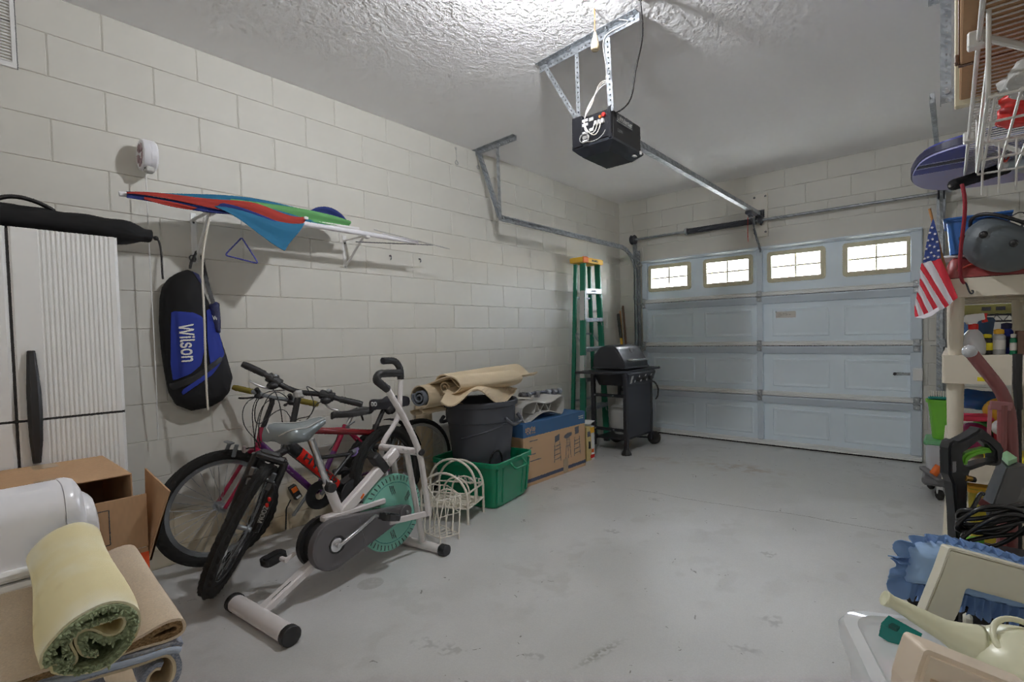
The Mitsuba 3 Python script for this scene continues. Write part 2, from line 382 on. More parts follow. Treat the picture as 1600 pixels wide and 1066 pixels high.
for k in range(-1, 15):
    z0, z1 = max(0.0, ZB + k * Q), min(H, ZB + (k + 1) * Q)
    if z1 - z0 < 0.02: continue
    odd = (k - 12) % 2       # course B is k=12: joints at even halves
    y = Y0 + (Q if not odd else 0) - 2 * Q * 3
    y = Y0 - 2 * Q * 3 + (0 if odd == 0 else Q)
    while y < yhi - 0.01:
        a, b = max(y, ylo), min(y + 2 * Q, yhi)
        if b - a > 0.03:
            obj('block', copy_of(blockd(b - a, z1 - z0), mx((-0.0006 * rnd.random(), (a + b) / 2, z0))), None, wl)
        y += 2 * Q
# blocks of the door wall beside and above the door
RZ = mx((0, 0, 0), rz=-90)
for k in range(-1, 15):
    z0, z1 = max(0.0, ZB + k * Q), min(H, ZB + (k + 1) * Q)
    if z1 - z0 < 0.02: continue
    spans = [(0.0, DX0 - 0.02), (DX1 + 0.02, WR)] if z0 < DZ1 + 0.06 else [(0.0, WR)]
    off = 0 if k % 2 else Q
    for s0, s1 in spans:
        x = -off
        while x < s1 - 0.01:
            a, b = max(x, s0), min(x + 2 * Q, s1)
            if b - a > 0.03:
                m = mx(((a + b) / 2, DD - 0.007 + 0.0005 * rnd.random(), z0), rz=-90)
                obj('block', copy_of(blockd(b - a, z1 - z0), m), None, wf)
            x += 2 * Q

# ---------------------------------------------------------------- garage door
dk = numbered('door_1'); labels[dk] = {'kind': 'structure', 'label': 'pale blue grey sectional garage door with four windows seen from inside'}
XL, XR, XC, SEC = 0.345, 3.21, 1.779, 0.533
YD = DD - 0.012          # inner skin
def prof_x(P, x0, x1):
    """(y, z) outline extruded along x; y grows into the room"""
    g = ext(Polygon(P), x1 - x0)
    return xf(g, axes((x0, YD, 0), (0, -1, 0), (0, 0, 1), (-1, 0, 0))) if False else xf(g, np.array([[0, 0, 1, x0], [-1, 0, 0, YD], [0, 1, 0, 0], [0, 0, 0, 1.0]]))
WW, WH, WZ = 0.480, 0.2414, 1.7964
WXS = [XC + (i - 1.5) * 0.7158 for i in range(4)]
for k in range(4):
    z0 = 0.012 + k * SEC
    skin = sbox(XL, z0 + 0.004, XR, z0 + SEC - 0.002)
    if k == 3:
        for wx in WXS: skin = skin.difference(sbox(wx - WW / 2 - 0.02, WZ - 0.02, wx + WW / 2 + 0.02, WZ + WH + 0.02))
    m = ext(skin, 0.02, np.array([[1, 0, 0, 0], [0, 0, 1, YD], [0, 1, 0, 0], [0, 0, 0, 1.0]])); m.fix_normals()
    s = obj('section', m, M['door'], dk, smooth=False)
    # rails: a lit strip low on the section and a slanting face high on it
    if k < 4:
        obj('bottom_rail', prof_x([(0, z0 + 0.004), (0.05, z0 + 0.004), (0.05, z0 + 0.018), (0.036, z0 + 0.022), (0.034, z0 + 0.034), (0.012, z0 + 0.05), (0, z0 + 0.05)], XL, XR), M['door_strip'], s, smooth=False)
        zt = z0 + SEC - 0.002
        h = 0.075 if k < 3 else 0.03
        obj('top_rail', prof_x([(0, zt), (0.055, zt), (0.055, zt - 0.012), (0.028, zt - h), (0, zt - h - 0.004)], XL, XR), M['door_rail'], s, smooth=False)
    if k < 3:
        for i in range(4):
            half = (XC - XL - 0.05) / 2
            cx = XL + 0.06 + half * (i + 0.5) * 0.98 if i < 2 else XC + 0.06 + half * (i - 2 + 0.5) * 0.98
            cz, pw, ph = z0 + 0.25, half * 0.80, 0.30
            fr = rpoly(pw, ph, 0.012).difference(rpoly(pw - 0.05, ph - 0.05, 0.008))
            o = trimesh.util.concatenate([ring_loft([[(x, y, 0) for x, y in np.array(rpoly(pw, ph, 0.012, 2).exterior.coords)[:-1]],
                 [(x, y, 0.007) for x, y in np.array(rpoly(pw - 0.022, ph - 0.022, 0.010, 2).exterior.coords)[:-1]],
                 [(x, y, 0.007) for x, y in np.array(rpoly(pw - 0.03, ph - 0.03, 0.009, 2).exterior.coords)[:-1]],
                 [(x, y, 0.001) for x, y in np.array(rpoly(pw - 0.075, ph - 0.075, 0.006, 2).exterior.coords)[:-1]]], cap=False)])
            o.apply_transform(np.array([[1, 0, 0, cx], [0, 0, -1, YD], [0, 1, 0, cz], [0, 0, 0, 1.0]])); o.fix_normals()
            obj('panel', o, M['door'], s, smooth=False)
    if k: obj('weather_strip', b2((XL, YD + 0.0205, z0 - 0.02), (XR, YD + 0.026, z0 + 0.02), 0.001), M['rubber'], s)  # strip added behind the seam to block daylight leaking between sections
    # stiles
    for nm, x, w in (('end_stile', XL + 0.035, 0.07), ('center_stile', XC, 0.062), ('end_stile', XR - 0.045, 0.09)):
        sk = obj(nm, b2((x - w / 2, YD - 0.034, z0 + 0.05), (x + w / 2, YD, z0 + SEC - (0.06 if k < 3 else 0.03)), 0.006), M['door_rail'], s)
# hinges, with their screws, at the centre and ends of every joint
for k in range(1, 4):
    zj = 0.012 + k * SEC
    for x in (XL + 0.03, XC, XR - 0.04):
        hp = cat([b2((x - 0.025, YD - 0.062, zj - 0.055), (x + 0.025, YD - 0.052, zj + 0.06), 0.003), cyl((x - 0.03, YD - 0.064, zj), (x + 0.03, YD - 0.064, zj), 0.009, 10)])
        hk = obj('hinge', hp, M['galv'], dk)
        for dz in (-0.035, 0.04):
            obj('bolt', cyl((x, YD - 0.06, zj + dz), (x, YD - 0.07, zj + dz), 0.008, 8), M['steel'], hk)
def holes_plate(w, h, pitch, r, x0=0.02):
    p = sbox(0, -w / 2, h, w / 2)
    n = int((h - 2 * x0) / pitch)
    return p.difference(shapely.union_all([Point(x0 + i * pitch, 0).buffer(r, quad_segs=2) for i in range(n + 1)]))
for wx in WXS:
    fr = rpoly(WW + 0.085, WH + 0.085, 0.03).difference(rpoly(WW, WH, 0.006))
    m = np.array([[1, 0, 0, wx], [0, 0, -1, YD + 0.006], [0, 1, 0, WZ + WH / 2], [0, 0, 0, 1.0]])
    w = obj('window', cat([ext(fr, 0.018, m), ext(rpoly(WW + 0.04, WH + 0.04, 0.01).difference(rpoly(WW - 0.004, WH - 0.004, 0.006)), 0.026, m)]), M['cream_frame'], dk, smooth=False)
    obj('muntin', b2((wx - 0.0075, YD - 0.004, WZ), (wx + 0.0075, YD + 0.010, WZ + WH), 0.003), M['cream_frame'], w)
    obj('muntin', b2((wx - WW / 2, YD - 0.003, WZ + WH / 2 - 0.0075), (wx + WW / 2, YD + 0.009, WZ + WH / 2 + 0.0075), 0.003), M['cream_frame'], w)
    for sx in (-1, 1):
        for sz in (-1, 1):
            c = (wx + sx * WW / 4, WZ + WH / 2 + sz * WH / 4)
            q = trimesh.Trimesh([(c[0] - WW / 4, YD + 0.012, c[1] - WH / 4), (c[0] + WW / 4, YD + 0.012, c[1] - WH / 4), (c[0] + WW / 4, YD + 0.012, c[1] + WH / 4), (c[0] - WW / 4, YD + 0.012, c[1] + WH / 4)], [(0, 1, 2), (0, 2, 3)], process=False)
            obj('pane', q, 'm_pane', w, smooth=False)
obj('bottom_seal', b2((XL, YD - 0.03, 0.0), (XR, YD + 0.03, 0.016), 0.004), M['rubber'], dk, label='black rubber bottom seal')
# sticker with faint lines, lock bolt and its plate
sk = obj('sticker', b2((1.925, YD - 0.0015, 1.375), (2.135, YD, 1.47), 0.0004), mat('sticker', (0.80, 0.79, 0.77), rough=0.4), dk, label='pale warning sticker with small print')
obj('print', cat([b2((1.93 + 0.02, YD - 0.0025, 1.452), (2.13, YD - 0.0015, 1.456), 0.0003)] + [b2((1.94, YD - 0.0025, 1.43 - i * 0.013), (2.0 + 0.1 * ((i * 7) % 3) / 2, YD - 0.0015, 1.433 - i * 0.013), 0.0003) for i in range(4)] + [ext(Polygon([(0, 0), (0.012, 0.012), (0, 0.024), (-0.012, 0.012)]), 0.001, np.array([[1, 0, 0, 1.935], [0, 0, -1, YD - 0.0015], [0, 1, 0, 1.435], [0, 0, 0, 1.0]]))]), M['grey'], sk)
lk = obj('lock', b2((3.0, YD - 0.012, 0.80), (3.13, YD, 0.825), 0.003), M['galv'], dk)
obj('bolt', cyl((3.0, YD - 0.035, 0.8125), (3.0, YD, 0.8125), 0.014, 12), M['black'], lk)
obj('plate', b2((3.14, YD - 0.045, 0.755), (3.215, YD - 0.03, 0.87), 0.004), M['white'], lk)
# ---------------------------------------------------------------- door tracks, hangers, torsion shaft
def perf_angle(p0, p1, w=0.032, t=0.0025, a=(1, 0, 0), b=(0, 0, 1), pitch=0.028, r=0.0055):
    """perforated steel angle from p0 to p1; its two leaves lie along the directions a and b"""
    p0, p1 = np.array(p0, float), np.array(p1, float); L = np.linalg.norm(p1 - p0); x = (p1 - p0) / L
    out = []
    for d, nrm in ((a, b), (b, a)):
        d = np.array(d, float); d -= x * (x @ d); d /= np.linalg.norm(d)
        P = sbox(0, 0, L, w)
        n = max(1, int((L - 0.03) / pitch))
        P = P.difference(shapely.union_all([Point(0.015 + i * pitch, w * 0.55).buffer(r, quad_segs=2) for i in range(n + 1)]))
        out.append(ext(P, t, axes(p0, x, d, np.cross(x, d))))
    m = cat(out); m.fix_normals(); return m
def channel(path, w=0.05, d=0.022, lip=0.012, inn=(0, 0, 1), t=0.002):
    """C shaped track swept along a path; the open side faces +x"""
    prof = [(0, -w / 2), (d, -w / 2), (d, -w / 2 + lip), (d - t, -w / 2 + lip), (d - t, -w / 2 + t), (t, -w / 2 + t), (t, w / 2 - t), (d - t, w / 2 - t), (d - t, w / 2 - lip), (d, w / 2 - lip), (d, w / 2), (0, w / 2)]
    P = np.array(path, float); tt = np.gradient(P, axis=0); tt /= np.linalg.norm(tt, axis=1, keepdims=True)
    s = np.array(inn, float)
    R = []
    for p, q in zip(P, tt):
        n = np.cross(q, s); n /= np.linalg.norm(n)
        R.append([p + s * a + n * b for a, b in prof])
    m = ring_loft(R); m.fix_normals(); return m
def track_path(x, yv, zh, y0, R=0.36):
    a = np.linspace(0, np.pi / 2, 12)
    return np.vstack([[(x, yv, z) for z in np.linspace(0.06, zh - R, 8)], [(x, yv - R + R * math.cos(q), zh - R + R * math.sin(q)) for q in a[1:]], [(x, y, zh) for y in np.linspace(yv - R, y0, 10)[1:]]])
for side, x, sgn, zh, y0 in (('left', 0.275, 1, 2.285, 3.14), ('right', 3.36, -1, 2.40, 3.18)):
    t = thing('door_track', f'galvanized curved door track on the {"long block wall" if sgn > 0 else "shelf"} side of the garage door', 'track')
    obj('rail', channel(track_path(x, DD - 0.075, zh, y0), inn=(sgn, 0, 0)), M['galv'], t)
    obj('wall_angle', perf_angle((x - sgn * 0.012, DD - 0.045, 0.02), (x - sgn * 0.012, DD - 0.045, zh), w=0.06, a=(sgn, 0, 0), b=(0, -1, 0), pitch=0.075, r=0.011), M['galv'], t)
    for z in (0.5, 1.1, 1.7):
        obj('bracket', b2((x - 0.03, DD - 0.095, z - 0.035), (x + 0.02, DD - 0.04, z + 0.035), 0.003), M['galv'], t)
    obj('flag_bracket', ext(Polygon([(-0.02, 0), (0.09, 0), (0.09, 0.20), (0.05, 0.26), (-0.02, 0.26)]).difference(sbox(0.01, 0.05, 0.05, 0.09)), 0.004, np.array([[0, 0, 1.0, x - sgn * 0.012], [-1, 0, 0, DD - 0.03], [0, 1, 0, zh - 0.15], [0, 0, 0, 1]])), M['galv'], t)
    for z in (0.10, 0.545, 1.078, 1.61, 2.09):
        rk = obj('roller', cat([cyl((x + sgn * 0.004, DD - 0.075, z), (x + sgn * 0.016, DD - 0.075, z), 0.022, 14), cyl((x + sgn * 0.016, DD - 0.075, z), (x + sgn * 0.09, DD - 0.05, z), 0.0055, 8)]), M['light_grey'], t)
    hg = thing('track_hanger', f'perforated steel hanger carrying the door track on the {"long block wall" if sgn > 0 else "shelf"} side', 'bracket')
    if sgn > 0:
        obj('ceiling_angle', perf_angle((0.0, 3.14, H - 0.002), (0.53, 3.12, H - 0.002), w=0.04, a=(0, -1, 0), b=(0, 0, -1)), M['galv'], hg)
        obj('upright', perf_angle((x, 3.145, zh - 0.02), (x, 3.13, H), w=0.034, a=(1, 0, 0), b=(0, 1, 0)), M['galv'], hg)
        obj('diagonal', perf_angle((x + 0.005, 3.15, zh), (0.05, 3.13, H - 0.02), w=0.03, a=(1, 0, 0.2), b=(0, -1, 0)), M['galv'], hg)
        obj('bolt', cyl((x + 0.02, 3.17, zh), (x + 0.035, 3.17, zh), 0.012, 8), M['steel'], hg)
    else:
        obj('upright', perf_angle((3.383, 3.24, zh - 0.02), (3.383, 3.24, H), w=0.042, a=(1, 0, 0), b=(0, 1, 0)), M['galv'], hg)
        obj('diagonal', perf_angle((3.415, 3.24, zh + 0.0), (3.66, 3.24, H), w=0.034, a=(1, 0, 0.2), b=(0, 1, 0)), M['galv'], hg)
        obj('ceiling_angle', perf_angle((3.33, 3.24, H - 0.002), (3.85, 3.24, H - 0.002), w=0.04, a=(0, 1, 0), b=(0, 0, -1)), M['galv'], hg)
        obj('bolt', cyl((3.41, 3.25, zh + 0.03), (3.41, 3.225, zh + 0.03), 0.012, 8), M['steel'], hg)
t = thing('torsion_shaft', 'steel torsion shaft with a black spring above the garage door', 'shaft')
ZT, YT = 2.421, DD - 0.08
obj('tube', cyl((0.205, YT, ZT), (3.42, YT, ZT), 0.0135, 14), M['galv'], t)
sp = np.linspace(0, 1, 900); sa = sp * 2 * np.pi * 75
obj('spring', tube(np.stack([0.97 + 0.78 * sp, YT + 0.028 * np.cos(sa), ZT + 0.028 * np.sin(sa)], 1), 0.0056, 5), M['spring'], t, smooth=True)
obj('spring_core', cyl((0.96, YT, ZT), (1.76, YT, ZT), 0.027, 16), M['spring'], t)
for x in (0.965, 1.745): obj('collar', cyl((x - 0.015, YT, ZT), (x + 0.015, YT, ZT), 0.042, 18), M['galv'], t)
for x in (0.25, 3.345):
    dr_ = [(0.014, 0), (0.055, 0), (0.06, 0.006)] + [(0.048 + 0.003 * (i % 2), 0.012 + i * 0.004) for i in range(8)] + [(0.06, 0.048), (0.058, 0.054), (0.014, 0.054)]
    obj('cable_drum', at(lathe(dr_, 20), (x - 0.027, YT, ZT), ry=90), M['dark_steel'], t)
obj('center_bracket', cat([b2((1.80, DD - 0.015, ZT - 0.07), (1.86, DD - 0.008, ZT + 0.07)), b2((1.80, YT - 0.03, ZT - 0.05), (1.806, DD - 0.01, ZT + 0.05)), cyl((1.785, YT, ZT), (1.83, YT, ZT), 0.038, 16)]), M['dark_steel'], t)
pl = one('mounting_board', b2((1.71, DD - 0.03, 2.255), (1.865, DD - 0.007, 2.715), 0.003), M['offwhite'], 'white painted board behind the opener rail above the garage door', 'board')
for x, z in ((1.845, 2.68), (1.845, 2.30), (1.73, 2.30), (1.73, 2.68)):
    obj('bolt', cyl((x, DD - 0.031, z), (x, DD - 0.036, z), 0.012, 8), M['grey'], pl)

# ---------------------------------------------------------------- opener
t = thing('garage_door_opener', 'black ceiling hung garage door opener motor unit with exposed wiring', 'opener')
ox0, ox1, oy0, oy1, oz0, oz1 = 1.63, 1.905, 2.43, 2.79, 2.305, 2.535
body = b2((ox0, oy0 + 0.012, oz0 + 0.035), (ox1, oy1, oz1), 0.02)
obj('housing', body, M['black'], t)
pan = trimesh.convex.convex_hull(np.array([(x, y, oz0 + 0.045) for x in (ox0 - 0.006, ox1 + 0.006) for y in (oy0 + 0.008, oy1 + 0.006)] + [(x, y, oz0) for x in (ox0 + 0.045, ox1 - 0.045) for y in (oy0 + 0.05, oy1 - 0.05)] + [(x, y, oz0 + 0.06) for x in (ox0 - 0.004, ox1 + 0.004) for y in (oy0 + 0.008, oy1 + 0.006)]))
obj('light_cover', pan, mat('smoke', (0.13, 0.145, 0.17), rough=0.3), t, label='smoky tapered light cover underneath')
fk = obj('terminal_panel', cat([b2((ox0, oy0, oz0 + 0.05), (ox0 + 0.075, oy0 + 0.02, oz1), 0.004), b2((ox1 - 0.02, oy0, oz0 + 0.05), (ox1, oy0 + 0.02, oz1), 0.004), b2((ox0 + 0.06, oy0 + 0.006, oz0 + 0.065), (ox1 - 0.01, oy0 + 0.016, oz1 - 0.02), 0.002)]), M['black_gloss'], t)
rr = random.Random(5)
for i in (0, 1, 3, 4, 5): obj('label_plate', b2((ox0 + 0.075, oy0 + 0.002, oz1 - 0.045 - 0.024 * i), (ox0 + 0.115, oy0 + 0.006, oz1 - 0.028 - 0.024 * i), 0.0005), M['white'], fk)
for i in (0, 2): obj('label_plate', b2((ox0 + 0.125, oy0 + 0.002, oz1 - 0.05 - 0.03 * i), (ox0 + 0.155, oy0 + 0.006, oz1 - 0.03 - 0.03 * i), 0.0005), M['light_grey'], fk)
obj('connector', cat([b2((ox0 + 0.165 + 0.024 * i, oy0 - 0.008, oz1 - 0.085), (ox0 + 0.182 + 0.024 * i, oy0 + 0.008, oz1 - 0.06), 0.002) for i in range(3)]), M['light_grey'], fk)
obj('button', cyl((ox0 + 0.23, oy0 + 0.006, oz1 - 0.04), (ox0 + 0.23, oy0 - 0.008, oz1 - 0.04), 0.012, 12), M['red'], fk)
obj('button', cyl((ox0 + 0.205, oy0 + 0.006, oz1 - 0.045), (ox0 + 0.205, oy0 - 0.006, oz1 - 0.045), 0.008, 12), M['orange'], fk)
for i in range(3):
    P = spline([(ox0 + 0.165 + 0.024 * i, oy0 - 0.005, oz1 - 0.075), (ox0 + 0.15 + 0.012 * i, oy0 - 0.03, oz1 - 0.125 - 0.012 * i), (ox0 + 0.11, oy0 - 0.02, oz1 - 0.10 + 0.02 * i), (ox0 + 0.105, oy0 - 0.012, oz1 - 0.03), (ox0 + 0.10 + 0.012 * i, oy0 + 0.03, oz1 + 0.05), (ox0 + 0.17, oy0 + 0.03, oz1 + 0.12 + 0.01 * i), (1.875, 2.44, oz1 + 0.13 + 0.01 * i)], 36)
    obj('wire', tube(P, 0.0028, 6), M['offwhite' if i else 'white'], t, smooth=True)
ck = spline([(ox0 + 0.10 + 0.035 * math.cos(a) * (1 - 0.06 * k), oy0 - 0.01 - 0.004 * k, oz0 + 0.085 + 0.024 * math.sin(a)) for k in range(3) for a in np.linspace(0, 2 * np.pi, 9)[:-1]], 70)
obj('antenna_wire', tube(ck, 0.0026, 5), M['light_grey'], t, smooth=True)
obj('antenna_loop', tube(spline([(ox0 + 0.09, oy0 - 0.004, oz0 + 0.09), (ox0 + 0.12, oy0 - 0.02, oz0 + 0.06), (ox0 + 0.2, oy0 - 0.02, oz0 + 0.055), (ox0 + 0.24, oy0 - 0.004, oz0 + 0.1)], 24), 0.0022, 5), M['light_grey'], t, smooth=True)
sx_ = ox1 + 0.0005
lp = obj('name_plate', b2((sx_, oy0 + 0.06, oz1 - 0.075), (sx_ + 0.002, oy0 + 0.245, oz1 - 0.022), 0.0005), M['charcoal'], t)
obj('lettering', text_on('LiftMaster', 0.026, (sx_ + 0.002, oy0 + 0.155, oz1 - 0.046), (0, 1, 0), (0, 0, 1), 0.0008, bold=True, width=0.165), M['light_grey'], lp)
obj('plate_line', b2((sx_ + 0.002, oy0 + 0.065, oz1 - 0.069), (sx_ + 0.0028, oy0 + 0.235, oz1 - 0.065), 0.0002), M['light_grey'], lp)
obj('lettering', text_on('1260', 0.016, (sx_ + 0.0005, oy0 + 0.10, oz1 - 0.115), (0, 1, 0), (0, 0, 1), 0.0008), M['grey'], lp)
obj('side_tab', b2((ox1 - 0.01, oy1 - 0.11, oz0 + 0.01), (ox1 + 0.012, oy1 - 0.085, oz0 + 0.018), 0.002), M['white'], t)
obj('side_tab', b2((ox1 - 0.005, oy1 - 0.04, oz0 + 0.04), (ox1 + 0.012, oy1 - 0.02, oz0 + 0.06), 0.002), M['white'], t)
rail = obj('rail', cat([b2((1.768, oy1 - 0.02, 2.468), (1.812, DD - 0.05, 2.474), 0.001), b2((1.768, oy1 - 0.02, 2.468), (1.772, DD - 0.05, 2.51), 0.001), b2((1.808, oy1 - 0.02, 2.468), (1.812, DD - 0.05, 2.51), 0.001)]), M['galv'], t)
obj('chain', cyl((1.79, oy1, 2.496), (1.79, DD - 0.12, 2.496), 0.007, 6), M['dark_steel'], t)
obj('header_bracket', cat([b2((1.755, DD - 0.10, 2.458), (1.762, DD - 0.03, 2.53)), b2((1.818, DD - 0.10, 2.458), (1.825, DD - 0.03, 2.53)), b2((1.745, DD - 0.037, 2.455), (1.835, DD - 0.032, 2.54)), cyl((1.745, DD - 0.085, 2.485), (1.835, DD - 0.085, 2.485), 0.008, 10)]), M['dark_steel'], t)
tr = obj('trolley', cat([b2((1.755, 5.18, 2.43), (1.825, 5.34, 2.466), 0.005), b2((1.775, 5.22, 2.40), (1.805, 5.28, 2.44), 0.004)]), M['dark_steel'], t)
obj('arm', cat([bar((1.79, 5.26, 2.415), (1.80, 5.555, 2.10), 0.005, 0.03), bar((1.784, 5.36, 2.31), (1.793, 5.56, 2.085), 0.005, 0.03)]), M['dark_steel'], tr)
obj('release_cord', tube([(1.765, 5.24, 2.41), (1.762, 5.24, 2.25), (1.765, 5.245, 2.16)], 0.003, 6), M['red'], tr)
ca = obj('ceiling_angle', perf_angle((1.385, 2.435, H - 0.001), (2.13, 2.375, H - 0.001), w=0.042, a=(0, -1, 0), b=(0, 0, -1)), M['galv'], t)
for i, q in enumerate((0.1, 0.35, 0.72, 0.95)):
    p = np.array((1.385, 2.435, H)) * (1 - q) + np.array((2.13, 2.375, H)) * q
    obj('bolt', cyl(p + (0, -0.02, -0.003), p + (0, -0.02, -0.014), 0.01, 8), M['steel'], ca)
obj('hanger_strut', perf_angle((1.42, 2.425, H - 0.025), (1.655, 2.445, oz1 - 0.03), w=0.03, a=(1, 0, 0), b=(0, 1, 0)), M['galv'], t)
obj('hanger_strut', perf_angle((1.675, 2.415, H - 0.02), (1.662, 2.44, oz1 - 0.02), w=0.028, a=(1, 0, 0), b=(0, 1, 0)), M['galv'], t)
obj('hanger_strut', perf_angle((1.895, 2.395, H - 0.02), (1.885, 2.44, oz1 - 0.03), w=0.038, a=(1, 0, 0), b=(0, 1, 0)), M['galv'], t)
obj('sensor_wire', tube(spline([(1.885, 2.42, oz1 + 0.15), (1.90, 2.40, 2.75), (1.905, 2.385, 2.89), (1.98, 2.38, 2.905), (2.06, 2.375, 2.91), (2.02, 2.35, 2.925)], 30), 0.0026, 5), M['white'], t, smooth=True)
t = thing('ceiling_outlet', 'cream ceiling outlet with the plug of the opener cord', 'outlet')
obj('plate', at(cat([cb((0, 0, -0.004), (0.075, 0.118, 0.008), 0.003)]), (2.225, 2.245, H), rz=5), M['cream_frame'], t)
obj('socket', at(lathe([(0, 0), (0.017, 0), (0.016, 0.004), (0, 0.004)], 14), (2.223, 2.27, H - 0.008), rx=180), M['offwhite'], t)
one('power_cord', cat([tube(spline([(2.222, 2.225, H - 0.035), (2.215, 2.24, 2.86), (2.19, 2.30, 2.77), (2.13, 2.36, 2.69), (2.085, 2.39, 2.6), (2.05, 2.41, 2.52), (1.98, 2.44, 2.495), (1.911, 2.47, 2.503)], 44), 0.0042, 7), cyl((2.222, 2.222, H - 0.012), (2.222, 2.224, H - 0.05), 0.014, 12)]), M['black'], 'black power cord drooping from the ceiling outlet to the opener', 'cord', smooth=True)
t = thing('pull_cord', 'thin pull cord with a tan wooden grip hanging beside the opener bracket', 'pull cord')
px_, py_ = 1.962, 2.205
obj('string', cyl((px_, py_, H), (px_, py_, 2.80), 0.0035, 6), M['wood'], t)
obj('grip', at(lathe([(0, 0), (0.007, 0.0), (0.01, 0.012), (0.02, 0.05), (0.024, 0.075), (0.02, 0.09), (0, 0.094)], 14), (px_, py_, 2.812), rx=180), mat('tan_grip', (0.72, 0.66, 0.55), rough=0.5), t, smooth=True)
# ---------------------------------------------------------------- soft shapes
def tri_poly(poly, step):
    from scipy.spatial import Delaunay
    poly = poly.buffer(0)
    rings = [poly.exterior] + list(poly.interiors)
    P = []
    for r in rings:
        n = max(8, int(r.length / step)); P += [r.interpolate(i / n, normalized=True).coords[0] for i in range(n)]
    nb = len(P)
    x0, y0, x1, y1 = poly.bounds
    inner = poly.buffer(-0.45 * step)
    k = 0
    for y in np.arange(y0, y1, step * 0.866):
        k += 1
        for x in np.arange(x0 + (k % 2) * step / 2, x1, step):
            if inner.contains(Point(x, y)): P.append((x, y))
    P = np.array(P); t = Delaunay(P).simplices
    c = P[t].mean(1)
    ok = shapely.contains_xy(poly.buffer(1e-6), c[:, 0], c[:, 1])
    t = t[ok]
    a, b = P[t[:, 1]] - P[t[:, 0]], P[t[:, 2]] - P[t[:, 0]]
    s = a[:, 0] * b[:, 1] - a[:, 1] * b[:, 0]
    t[s < 0] = t[s < 0][:, ::-1]
    return P, t[np.abs(s) > 1e-10], nb
def puff(poly, R, T):
    """height over the outline: rises from its edge like a cushion"""
    bd = poly.boundary
    def h(P):
        d = shapely.distance(shapely.points(P[:, 0], P[:, 1]), bd)
        q = np.clip(d / R, 0, 1)
        return T * np.sqrt(np.maximum(1 - (1 - q) ** 2, 0))
    return h
def pillow(poly, R, T, m, step=0.02, back=0.25, wrinkle=0.0, wf=12, seed=0):
    """cushion over a plane outline (local x, y), bulging along z by T and backwards by back * T"""
    P, t, nb = tri_poly(poly, step)
    h = puff(poly, R, T)(P)
    if wrinkle:
        h = h + wrinkle * (meshkit.fbm(np.c_[P * wf, np.full(len(P), seed * 3.1)], 3, seed) - 0.5) * np.clip(h / T, 0, 1)
    n = len(P)
    v = np.vstack([np.c_[P, h], np.c_[P, -back * h]])
    f = np.vstack([t, t[:, ::-1] + n])
    g = trimesh.Trimesh(v, f, process=False); g.merge_vertices(); g.apply_transform(m); return g
def patch(poly, hf, m, lift=0.004, step=0.02):
    """piece of cloth sewn on a cushion of height hf"""
    P, t, nb = tri_poly(poly, step)
    n = len(P); h = hf(P)
    v = np.vstack([np.c_[P, h + lift], np.c_[P, h - 0.004]])
    e = np.arange(nb); e2 = np.roll(e, -1)
    f = np.vstack([t, t[:, ::-1] + n, np.stack([e2, e, e + n], 1), np.stack([e2, e + n, e2 + n], 1)])
    g = trimesh.Trimesh(v, f, process=False); g.apply_transform(m); return g
def drape_text(text, height, hf, o, x, y, m, lift=0.006, width=None):
    g = meshkit.text_mesh(text, height, 0.0015, True)
    if width: g.apply_scale([width / np.ptp(g.bounds[:, 0]), 1, 1])
    g.apply_translation([-g.bounds[:, 0].mean(), -g.bounds[:, 1].mean(), 0])
    g = g.subdivide()
    x, y = np.array(x, float), np.array(y, float)
    P = np.array(o) + g.vertices[:, :1] * x + g.vertices[:, 1:2] * y
    g.vertices = np.c_[P, hf(P) + lift + g.vertices[:, 2]]
    g.fix_normals(); g.apply_transform(m); return g
YZ = np.array([[0, 0, 1.0, 0], [1, 0, 0, 0], [0, 1, 0, 0], [0, 0, 0, 1]])      # local (x, y, z) -> (y, z, x)
def yzm(x): m = YZ.copy(); m[0, 3] = x; return m

# ---------------------------------------------------------------- ribbed cabinet and what lies on it
cx1, cyr, cys, ctop = 0.45, (0.45, 0.548, 1.352)[1], (0.43, 0.211, 1.349)[1], (0.45, 0.56, 1.725)[2]
t = thing('storage_cabinet', 'tall white storage cabinet with ribbed doors and a long black handle', 'cabinet')
obj('body', b2((0.02, -0.32, 0.0), (cx1 - 0.035, cyr - 0.004, ctop - 0.02), 0.008), M['light_grey'], t)
zs = (0.45, 0.533, 0.934)[2]
def ribbed(y0, y1, z0, z1, ry0, ry1, n):
    """door leaf: flat margins and a field of ribs, extruded along z"""
    P = [(y0, 0), (y0, 0.022), (y0 + 0.006, 0.028)]
    w = (ry1 - ry0) / n
    for i in range(n):
        a = ry0 + i * w
        P += [(a, 0.028), (a + 0.22 * w, 0.0225), (a + 0.5 * w, 0.0225), (a + 0.72 * w, 0.028)]
    P += [(y1 - 0.012, 0.028), (y1, 0.016), (y1, 0)]
    return ext(Polygon(P), z1 - z0, np.array([[0, 1.0, 0, cx1 - 0.03], [1, 0, 0, 0], [0, 0, 1, z0], [0, 0, 0, 1]]))
for (y0, y1, r0, r1, n) in ((cys + 0.004, cyr, cys + 0.085, cyr - 0.025, 15), (-0.318, cys - 0.004, -0.29, cys - 0.09, 18)):
    for (z0, z1) in ((0.06, zs - 0.005), (zs + 0.005, ctop)):
        m = ribbed(y0, y1, z0, z1, r0, r1, n); m.fix_normals()
        obj('door', m, M['white'], t, smooth=False)
obj('seam_strip', cat([b2((cx1 - 0.03, -0.31, zs - 0.006), (cx1 - 0.008, cyr - 0.002, zs + 0.006), 0.001), b2((cx1 - 0.03, cys - 0.005, 0.06), (cx1 - 0.012, cys + 0.005, ctop - 0.005), 0.001)]), M['black'], t)
hy = (0.47, 0.259, 1.086)[1]
